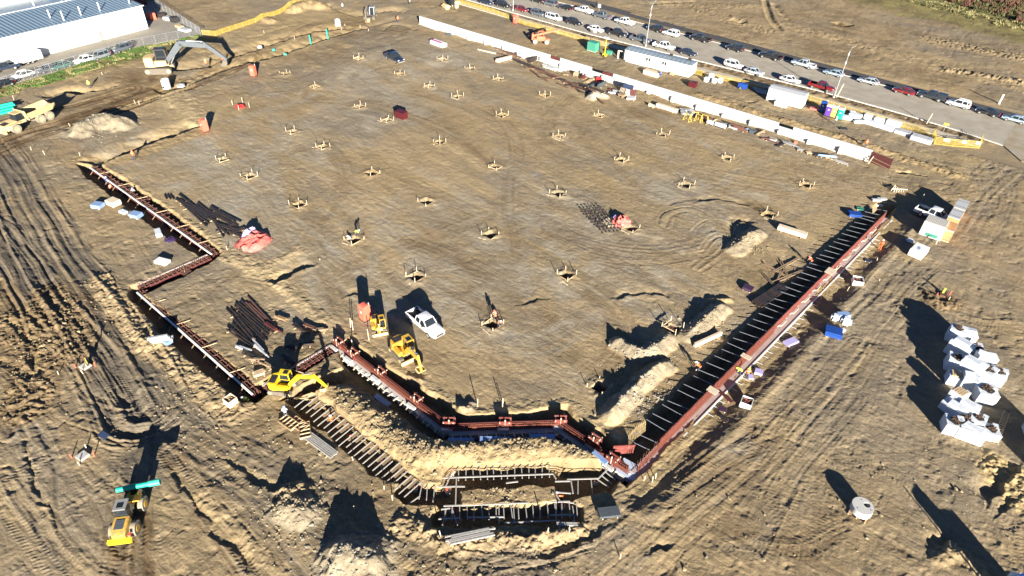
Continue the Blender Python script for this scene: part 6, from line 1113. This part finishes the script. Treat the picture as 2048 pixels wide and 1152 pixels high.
# white truck, containers and stacks at the head of the right trench
o = place_car('pickup', Wc, 1869, 432, R(-8), 'white pickup standing in the shade behind the small ribbed container', None); o.name = 'pickup_truck'
x, y = px2(1852, 475); r = thing('storage_container', 'cream white ribbed storage container at the head of the right trench', 'container', (x+.3, y+1.6, gz(x, y)), .02)
MB().box((0, 0, 1.2), (3.0, 2.7, 2.3)).build('wall', M_offw, r); MB().box((0, 0, 2.37), (3.06, 2.76, .06)).build('roof', M_pine, r)
for i in range(13): MB().box((-1.38+i*.23, 0, 2.42), (.09, 2.6, .06)).build('roof_rib', M_white, r)
for i in range(10): MB().box((-1.3+i*.29, -1.37, 1.2), (.1, .05, 2.1)).build('wall_rib', M_white, r)
MB().box((.2, -1.42, .5), (1.7, .05, .55)).build('dark_opening', M_green, r)
for i, (x_, y_, L_) in enumerate(((1889, 474, 3.0), (1900, 452, 3.4), (1913, 430, 3.6))):
    x, y = px2(x_, y_); r = thing('lumber_load', 'stacked pallet load with white top and orange timber side, %s from the ribbed container' % ORD[i], 'pallet load', (x, y, gz(x, y)), .0, 'pallet loads beside the container')
    MB().box((0, 0, .1), (1.7, L_, .2)).build('pallet', M_wood, r); MB().box((0, 0, .2+1.0), (1.6, L_, 2.0-.3*(i == 0))).build('load', mat('orange_timber', (.50, .26, .11), .8, var=.2), r); MB().box((0, 0, 2.25-.3*(i == 0)), (1.66, L_+.04, .1)).build('top_sheet', M_sheet if i else M_wrap, r)
    for k in (-.3, .3): MB().box((0, k*L_, 2.32-.3*(i == 0)), (1.7, .07, .03)).build('strap', M_steel, r)
r = boxthing('cargo_box', 'box', 'white covered box on a pallet with a small blue mark, below the ribbed container', 1834, 509, (1.9, 2.7, 1.1), M_white, -.1, base=M_pine, bev=.03); MB().box((-.1, -.2, 1.24), (.3, .9, .02), .3).build('blue_mark', M_bluef, r)
boxthing('bag_pile', 'bags', 'grey white bag in the shade left of the white covered box', 1819, 483, (1.2, .9, .5), M_wrap, .3, bev=.2)
r = thing('trestle', 'pale timber trestle at the very head of the right trench', 'trestle', at_px(1797, 384), .4)
for k in range(5): MB().bar((-.8+k*.35, -.4, .1+.1*k), (-.6+k*.35, .5, .8-.1*k), .12).build('leg', M_pine, r)
MB().bar((-1.2, 0, .5), (1.2, .1, .8), .16).build('rail', M_pine, r); MB().bar((-1.2, 0, .1), (-.9, .1, 1.3), .1).build('post', M_pine, r)
for i, (x_, y_) in enumerate(((1879, 482), (1884, 478), (1872, 488))): post(x_, y_, 1.0, 'short pale stake at the foot of the ribbed container, %s of three' % ORD[i], M_pine, .12, group='stakes by the container', name='wooden_stake', cat='stake')
boxthing('wrapped_pallet', 'wrapped pallet', 'white wrapped reel on a timber pallet, upper left of the blue white pile', 1668, 640, (1.0, 1.0, .9), M_wrap, .3, bev=.25); boxthing('wrapped_pallet', 'wrapped pallet', 'bright white bag at the right of the blue white pile', 1690, 648, (1.3, 1.2, 1.1), M_wrap, .2, bev=.3); sheets(1666, 668, (2.0, 1.5, .7), M_blue, 'deep blue sheets under a white beam in the blue white pile', rz=.3, n=3); sheets(1675, 664, (2.0, .4, .35), M_wrap, 'long pale beam laid on the deep blue sheets', rz=.9, n=1); boxthing('crate', 'crate', 'pale blue open box at the top of the blue white pile', 1683, 638, (1.6, .8, .9), M_bluef, .8)
# big heap of white wrapped packs
hp = [(1905, 672, 2.0, 1.6, 1.9, 1), (1927, 676, 1.8, 1.7, 1.8, 0), (1912, 702, 2.6, 2.1, 2.0, 0), (1905, 728, 2.2, 1.9, 1.7, 1), (1940, 706, 1.7, 1.7, 1.7, 1), (1935, 742, 2.6, 1.9, 2.1, 0), (1958, 728, 2.3, 1.2, 2.2, 0), (1905, 755, 1.8, 1.5, 1.3, 2), (1960, 752, 2.0, 2.0, 1.9, 1), (1985, 755, 1.9, 1.7, 1.6, 1), (1930, 765, 1.6, 1.9, 1.7, 0), (1962, 790, 2.2, 2.1, 1.6, 1), (1908, 795, 1.6, 1.7, 1.7, 2), (1905, 815, 2.6, 1.9, 1.2, 0), (1930, 818, 2.2, 1.8, 1.4, 0), (1900, 850, 2.0, 1.9, 1.5, 1), (1923, 842, 1.6, 1.6, 1.3, 1), (1950, 840, 1.6, 1.7, 1.2, 1), (1935, 865, 2.7, 1.6, 1.4, 3), (1976, 862, 1.6, 1.9, 1.0, 1)]
for i, (x_, y_, a, b, h_, k) in enumerate(hp):
    x, y = px2(x_, y_+8); rz_ = rnd.uniform(-.5, .5); row = i//4
    r = thing('wrapped_pallet', '%s, %s in row %s of the white heap' % (['plain white wrapped pack', 'white pack torn open over brown contents', 'white pack with pale timber on top', 'white ribbed pack'][k], ORD[i % 4], ['one', 'two', 'three', 'four', 'five'][row]), 'wrapped pallet', (x, y, gz(x, y)), rz_, 'heap of white wrapped packs')
    a *= .93; b *= .93; q = MB(); q.box((0, 0, h_/2), (a, b, h_), 0, rnd.uniform(-.04, .04), rnd.uniform(-.04, .04)); q.build('wrap', M_wrap, r, bevel=.03)
    if k in (0, 3): MB().box((rnd.uniform(-.3, .3), rnd.uniform(-.2, .2), h_+.12), (a*.7, b*.5, .3), rnd.uniform(-.5, .5), rnd.uniform(-.15, .15)).build('top_pack', M_wrap, r, bevel=.03)
    else: MB().box((a*.3, b*.25, h_+.06), (a*.36, b*.45, .16), rnd.uniform(-.2, .2)).build('flap', M_wrap, r)
    if k == 1:
        o = MB(); rr_ = min(a, b)*.33; m1 = MB().slab([(rr_*1.1*math.cos(t)*(1+.25*math.sin(3*t+i)), rr_*math.sin(t)*(1+.2*math.cos(4*t))) for t in [j*math.pi/7 for j in range(14)]], h_-.02, h_+.12); m1.build('torn_opening', M_blk, r)
        cm = MB()
        for j in range(34): t = rnd.uniform(0, 6.28); q_ = rr_*rnd.uniform(.1, 1); cm.box((q_*math.cos(t), q_*math.sin(t), h_+.11+rnd.uniform(0, .06)), (.2, .05, .05), rnd.uniform(0, 3), rnd.uniform(-.4, .4))
        tag(cm.build('brown_contents', M_br0, r), kind='stuff')
    if k == 2:
        for j in range(5): MB().box((-.45+j*.24, 0, h_+.1), (.18, b*.75, .12), rnd.uniform(-.04, .04)).build('timber', M_wood, r)
    if k == 3:
        for j in range(4): MB().box((0, -.55+j*.36, h_+.07), (a*.92, .26, .14)).build('rib', M_wrap, r)
r = thing('ladder', 'long timber ladder lying at the right side of the white heap', 'ladder', (0, 0, 0)); a = W(1990, 886, .35); b = W(2014, 824, .5); d = b-a; nrm_ = np.cross(d/np.linalg.norm(d), (0, 0, 1))*.28
for s in (-1, 1): MB().bar(tuple(a+nrm_*s), tuple(b+nrm_*s), .07, .1).build('rail', M_wood, r)
for k in range(15): p = a+d*(k+.5)/15; MB().bar(tuple(p-nrm_), tuple(p+nrm_), .07).build('rung', M_wood, r)
# shed-like pack outside the right edge whose shadow falls into view
boxthing('wrapped_pallet', 'wrapped pallet', 'white wrapped pack just past the right edge of the frame', 2080, 925, (2.4, 2.2, 2.3), M_wrap, .2, bev=.1); boxthing('wrapped_pallet', 'wrapped pallet', 'second white wrapped pack just past the right edge of the frame', 2068, 870, (2.0, 2.0, 1.9), M_wrap, .4, bev=.1)
# tank at the lower right corner
x, y = px2(2008, 1190); r = thing('tank', 'cream dome topped tank cut off by the lower right corner of the frame', 'tank', (x, y, gz(x, y)), .6)
MB().cyl((0, 0, 0), (0, 0, 2.5), .75, 20).build('shell', M_cream, r, smooth=True); MB().loft([[(q_*math.cos(t), q_*math.sin(t), z_) for t in [2*math.pi*i/20 for i in range(20)]] for q_, z_ in ((.75, 2.5), (.6, 2.68), (.3, 2.8), (.05, 2.84))]).build('dome', M_offw, r, smooth=True); MB().box((.3, .2, 2.78), (.5, .5, .14), .4).build('blue_cover', M_blue, r); MB().box((1.1, .5, 1.0), (1.5, .5, 2.0)).build('frame', M_grn2, r); MB().bar((-.9, -.3, 0), (-.9, -.3, 3.0), .1).build('side_rail', M_galv, r)
# ------------------------------------------------------------------ survey stakes and marker lath
sp = [(175, 738, 1.0), (118, 752, .5), (1955-1000+.0, 813, 1.3), (1005, 818, 1.2), (1006, 808, .9), (706, 660, 1.6), (701, 655, 1.6), (738, 680, 1.9), (706, 690, 2.0), (1130, 820, 1.0), (1208, 1092, .0), (1445, 705, .7), (1392, 745, .5), (455, 500, .6), (1671, 541, 1.3), (1236, 165, 0), (28, 200, .9), (62, 300, .7), (90, 310, .8), (140, 252, .7), (160, 312, .7), (150, 150, .5), (205, 150, .6), (290, 125, .6), (270, 205, .8), (278, 208, .8), (528, 66, .7), (590, 80, .7), (683, 58, .7), (690, 50, .6), (720, 53, .6), (737, 60, .6), (1110, 415, 0), (640, 520, .3), (572, 730, .4), (706, 920, .7), (768, 978, .6), (785, 1000, .9), (882, 1075, .9), (708, 1018, .5), (1095, 1070, .7), (1138, 1070, .8), (1288, 958, .8), (1305, 963, .9), (1312, 955, .9), (1240, 1118, .6), (1845, 395, .8), (1760, 560, .4), (1672, 490, .6), (1755, 520, .5), (1695, 580, .8), (1455, 360, 0)]
MARKS = [('dusty yellow dump truck', 62, 240), ('grey armed excavator', 322, 143), ('tall white concrete barrel', 334, 168), ('coral tarp', 508, 483), ('wheel loader', 262, 1040), ('pale soil mound at left', 195, 255), ('orange toilet by the small excavator', 728, 630), ('white pickup on the slab', 850, 650), ('zigzag front wall', 1005, 852), ('fan of white planks', 940, 1078), ('footing trench', 840, 985), ('concrete cone', 1720, 1005), ('white front wall corner', 1262, 948), ('ribbed container', 1860, 455), ('upper right wall', 1690, 540), ('upright teal pipes', 640, 78), ('far corner excavator', 741, 30), ('staked manhole', 172, 735), ('bright yellow excavator', 566, 778), ('lilac foam sheets', 1583, 681), ('far left wall end', 165, 328), ('inner left corner', 440, 505), ('tall stakes by the orange toilet', 706, 660)]
used_ = {}
for (x_, y_, h) in sp:
    if h <= 0: continue
    mk = min(MARKS, key=lambda q: math.hypot(q[1]-x_, q[2]-y_)); dx_, dy_ = x_-mk[1], y_-mk[2]; side = ('right of' if dx_ > 0 else 'left of') if abs(dx_) > abs(dy_) else ('below' if dy_ > 0 else 'above'); key = '%s the %s' % (side, mk[0]); n_ = used_.get(key, 0); used_[key] = n_+1
    o = MB().bar((0, 0, -.2), (rnd.uniform(-.1, .1), rnd.uniform(-.1, .1), h), .07).build('survey_stake', M_pine); x, y = px2(x_, y_); o.location = (x, y, gz(x, y)); tag(o, '%s pale stake %s%s' % ('tall' if h > 1.1 else 'thin' if h > .75 else 'short', key, '' if not n_ else ', the %s found there' % ORD[n_]), 'stake', 'survey stakes over the site')
for i, (x_, y_) in enumerate(((172, 735), (1887, 590), (167, 915))):
    x, y = px2(x_, y_); z = gz(x, y); r = thing('survey_marker', ['staked manhole with lime marker on the left yard', 'staked muddy pit with lime and red markers in the right yard', 'small staked concrete square in the tread marked mound at lower left'][i], 'survey marker', (x, y, z), .1)
    for s in (-1, 1):
        for t in (-1, 1): MB().bar((s*.7, t*.7, -.1), (s*.75, t*.75, .6), .08).build('stake', M_oran if (s+t) else M_pine, r)
    MB().box((0, 0, .12), (.9, .9, .25), .1).build('slab', M_conc if i != 1 else M_drebar, r)
    if i < 2: MB().cyl((-.2, .3, .1), (-.15, .3, 1.0), .13, 8).build('marker', M_hivy, r); MB().bar((.35, .1, 0), (.4, .1, 2.0 if i == 0 else .8), .14).build('post', M_drebar, r)
# ------------------------------------------------------------------ people
P = [(492, 793, 2.2, 'bend', M_hivy, M_white, 'person in lime vest bending at the lower left trench corner'), (1494, 752, .6, 'stand', M_hiv, M_hivy, 'person in orange top standing on the right wall beside the lilac foam'), (1669, 250, 1.2, 'stand', M_lwear, M_white, 'person in pale clothes walking in front of the portable toilets'), (1729, 297, .4, 'stand', M_hiv, M_oran, 'person in orange vest behind the right part of the white wall'), (1124, 984, 2.0, 'bend', M_hiv, M_white, 'person in orange vest kneeling in the footing trench'), (1396, 742, 1.5, 'bend', M_hiv, M_white, 'person in red top bending at the edge of the right trench'), (1761, 494, 2.6, 'stand', M_hiv, M_white, 'person in orange trousers and white hat by the upper right wall'), (1619, 530, 1.2, 'bend', M_hiv, M_oran, 'person in orange crouching at the edge of the upper right trench'), (217, 370, .8, 'bend', M_hiv, M_oran, 'person in orange working inside the far left trench'), (213, 358, 2.0, 'stand', M_blue, M_white, 'person in blue beside the orange worker in the far left trench'), (265, 380, 1.0, 'stand', M_lwear, M_bluef, 'person with pale blue hat outside the left trench rebar'), (702, 478, 2.0, 'bend', M_lwear, M_white, 'person kneeling at the left side of the column pit in the left row'), (714, 474, -1.0, 'bend', M_hivy, M_bluef, 'person kneeling at the right side of the same column pit'), (990, 642, 1.0, 'bend', M_hiv, M_oran, 'person in orange stooping over the near column pit'), (998, 652, -2.0, 'bend', M_hiv, M_white, 'second orange clad person stooping over the near column pit'), (180, 176, 1.0, 'stand', M_hivy, M_hivy, 'person in lime vest beside the haul road ditch'), (414, 136, 1.0, 'stand', M_hiv, M_white, 'person in orange near the grey excavator arm'), (448, 128, 2.0, 'stand', M_hiv, M_white, 'person in orange right of the grey excavator arm'), (686, 20, 1.0, 'stand', M_lwear, M_white, 'person in pale clothes by the mound at the top'), (820, 10, 2.0, 'stand', M_lwear, M_white, 'person standing near the top edge by the far corner'), (573, 835, .8, 'stand', M_lwear, M_bluef, 'person with pale blue hat by the brown timber frames'), (661, 834, 1.2, 'stand', M_hiv, M_white, 'person in orange inside the footing trench left part'), (1257, 950, .3, 'bend', M_lwear, M_white, 'person bending on the blue corner form'), (1480, 745, 2.2, 'bend', M_hivy, M_hivy, 'person in lime leaning on the lower right wall'), (269, 320, .5, 'stand', M_hiv, M_oran, 'person in red orange behind the left trench bank'), (796, 45, 1.0, 'stand', M_hiv, M_oran, 'person in orange at the far corner of the slab'), (1320, 157, 1.0, 'stand', M_blue, M_bluef, 'person in blue by the steps of the site trailer')]
for (x_, y_, f_, po, ve, ha, l) in P: person(x_, y_, f_, po, ve, ha, l, M_hiv if 'trousers' in l else M_jean)
# ------------------------------------------------------------------ brush and grass
def blades(name, area, n, hgt, mlist, w=.5, seed=3, kind='stuff'):
    rg = np.random.RandomState(seed); pts = WL(area); xs_ = [p[0] for p in pts]; ys_ = [p[1] for p in pts]
    X = rg.uniform(min(xs_), max(xs_), n*4); Y = rg.uniform(min(ys_), max(ys_), n*4); k = inpoly(X, Y, pts)&(fbm(X.astype(np.float32), Y.astype(np.float32), 3, 3, 77) > -.12); X, Y = X[k][:n], Y[k][:n]; H, _ = earth(X, Y, False)
    for mi, m in enumerate(mlist):
        s = (np.floor((fbm(X.astype(np.float32), Y.astype(np.float32), 4, 3, 88)+.5)*len(mlist)*.999+rg.uniform(-.35, .35, len(X))).clip(0, len(mlist)-1) == mi); x_, y_, z_ = X[s], Y[s], H[s]; q = len(x_)
        if not q: continue
        a = rg.uniform(0, 6.28, q); ww = w*rg.uniform(.5, 1.2, q); hh = hgt*rg.uniform(.4, 1.1, q)*(1+1.2*fbm(x_.astype(np.float32), y_.astype(np.float32), 2.5, 2, 66)); lx, ly = rg.uniform(-.5, .5, q)*hh, rg.uniform(-.5, .5, q)*hh
        v = np.empty((q, 3, 3)); v[:, 0] = np.stack([x_-np.cos(a)*ww/2, y_-np.sin(a)*ww/2, z_-.05+rg.uniform(0, .5, q)*hh], -1); v[:, 1] = np.stack([x_+np.cos(a)*ww/2, y_+np.sin(a)*ww/2, z_-.05+rg.uniform(0, .5, q)*hh], -1); v[:, 2] = np.stack([x_+lx, y_+ly, z_+hh], -1)
        me = bpy.data.meshes.new(name); me.from_pydata(v.reshape(-1, 3).tolist(), [], [(i*3, i*3+1, i*3+2) for i in range(q)]); me.materials.append(m); tag(put(name, me), kind=kind)
M_br1 = mat('russet_leaves', (.12, .055, .035), .9, var=.35, scale=.5); M_br2 = mat('olive_leaves', (.085, .085, .03), .9, var=.3, scale=.5); M_br3 = mat('straw', (.26, .23, .10), .9, var=.25, scale=.5); M_gr = mat('green_grass', (.07, .12, .025), .9, var=.3, scale=.4)
blades('brush', [(1830, -8), (1900, 8), (1980, 30), (2048, 48), (2120, 60), (2120, -60), (1800, -50)], 26000, 1.3, [M_br1, M_br2, M_br1], .55)
blades('dry_grass', [(1750, -12), (1830, 8), (1900, 28), (1980, 48), (2090, 72), (2090, 50), (1980, 28), (1900, 6), (1830, -14)], 9000, .55, [M_br3, M_br2, M_br3], .4, 5)
blades('grass_verge', [(-20, 205), (0, 196), (130, 158), (265, 118), (330, 96), (405, 78), (400, 70), (265, 98), (130, 140), (0, 180), (-20, 185)], 16000, .28, [M_gr, M_br3, M_gr, M_gr], .3, 9)
# yard clutter behind the warehouse corner
for i, (x_, y_, d_, m, l) in enumerate(((304, 38, (2.2, 1.6, 1.6), M_oran, 'orange skid machine parked behind the warehouse corner'), (322, 34, (2.0, 1.5, 1.0), M_steel, 'dark scrap bin behind the chain link fence'), (338, 40, (2.6, 1.6, .8), M_sheet, 'grey skip in the fenced yard corner'), (350, 44, (2.2, 1.6, 1.3), M_blk, 'black tank in the fenced yard corner'), (360, 55, (2.6, 1.4, .5), M_wood, 'timber offcuts in the fenced yard corner'), (370, 62, (3.2, 1.8, .6), M_sheet, 'pale sheets at the point of the chain link fence'), (278, 8, (4, 3, 3), M_burg, 'dark red container beyond the warehouse'))):
    r = boxthing('yard_box', 'yard equipment', l, x_, y_, d_, m, rnd.uniform(-.4, .4), z=.03, bev=.1)
r = thing('utility_trailer', 'white enclosed trailer parked against the warehouse wall', 'trailer', (*px2(58, 126), .03), R(98)); MB().box((0, 0, 1.5), (5.8, 2.2, 1.9)).build('wall', M_white, r, bevel=.06)
for xx in (-.6, .4):
    for s in (1, -1): wheel(r, xx, s*1.0, .36, .24)
MB().bar((-2.9, 0, .55), (-4.2, 0, .5), .12).build('hitch', M_steel, r)
# scattered clods and stones
cl = [MB().loft([[(q_*math.cos(t)*rnd.uniform(.75, 1.2), q_*math.sin(t)*rnd.uniform(.75, 1.2), z_) for t in [2*math.pi*i/6 for i in range(6)]] for q_, z_ in ((.8, -.3), (1, .2), (.7, .65), (.2, .8))]) for _ in range(1)]
rg = np.random.RandomState(4)
def clods(name, cx, cy, R_, n, s0, s1, m, seed):
    rg = np.random.RandomState(seed); mb_v = []; mb_f = []; base = np.array([(math.cos(t)*q_, math.sin(t)*q_, z_) for q_, z_ in ((.8, -.3), (1, .25), (.55, .75)) for t in [2*math.pi*i/6 for i in range(6)]])
    fs0 = [(k*6+i, k*6+(i+1) % 6, (k+1)*6+(i+1) % 6, (k+1)*6+i) for k in range(2) for i in range(6)]+[(12, 13, 14, 15, 16, 17)]
    x0, y0 = px2(cx, cy); X = x0+rg.normal(0, R_, n); Y = y0+rg.normal(0, R_, n); H, _ = earth(X, Y, False); off = 0; allv = []; allf = []
    for i in range(n):
        s = rg.uniform(s0, s1)*(1 if rg.rand() < .85 else 1.8); a = rg.uniform(0, 6.28); v = base*(s*(1+.35*rg.randn(18, 1)*.5))*np.array([1, rg.uniform(.6, 1.2), rg.uniform(.5, 1)]); ca, sa = math.cos(a), math.sin(a); v = np.stack([v[:, 0]*ca-v[:, 1]*sa+X[i], v[:, 0]*sa+v[:, 1]*ca+Y[i], v[:, 2]+H[i]], -1); allv += v.tolist(); allf += [tuple(j+off for j in f) for f in fs0]; off += 18
    me = bpy.data.meshes.new(name); me.from_pydata(allv, [], allf); me.materials.append(m); tag(put(name, me), kind='stuff')
M_clp = mat('pale_clod', (.28, .225, .14), .95, var=.2); M_clg = mat('grey_clod', (.25, .235, .19), .95, var=.2)
for i, (x_, y_, R_, n, m) in enumerate(((1290, 705, 1.6, 260, M_clg), (1285, 790, 2.2, 360, M_clg), (1410, 650, 1.6, 220, M_clp), (1490, 485, 1.4, 120, M_clp), (700, 1120, 2.2, 320, M_clg), (590, 1020, 2.2, 320, M_clp), (195, 258, 2.4, 200, M_clg), (700, 820, 1.8, 260, M_clp), (780, 870, 1.8, 300, M_clp), (860, 910, 1.6, 280, M_clp), (950, 905, 1.8, 260, M_clp), (1050, 900, 2.0, 280, M_clp), (1150, 910, 1.8, 240, M_clp), (1000, 990, 1.6, 120, M_clp), (150, 640, 4.5, 220, M_clp), (60, 740, 4, 150, M_clp), (460, 880, 4, 120, M_clp), (1960, 1010, 5, 80, M_clp), (1620, 560, 2, 120, M_clp), (900, 1070, 2.5, 160, M_clp), (1100, 1070, 2, 120, M_clp), (400, 780, 3, 200, M_clp), (1500, 1080, 6, 70, M_clp))):
    clods('clods', x_, y_, R_, n, .04, .13, m, 40+i)

lump('tarp', 'tarp', 'bright red cloth over the pit at the far left of the slab', 481, 213, 1.2, 1.0, .5, mat('red_cloth', (.45, .03, .025), .7), .2, 12)
for i, (dx_, dy_) in enumerate(((-16, -4), (-3, 7), (4, -9), (18, 2))): post(481+dx_, 213+dy_, 1.0, 'pale stake around the bright red cloth, %s from the left' % ORD[i], M_pine, .07, group='stakes around the red cloth', name='wooden_stake', cat='stake')
for i, (x_, y_, l) in enumerate(((893, 66, 'dark sheet on the ground near the far end of the white wall'), (898, 71, 'dark open box right of the dark sheet near the white wall'))): boxthing('bin' if i else 'sheet', 'box' if i else 'sheet', l, x_, y_, (1.2, .9, .5 if i else .06), M_grn2, .2)
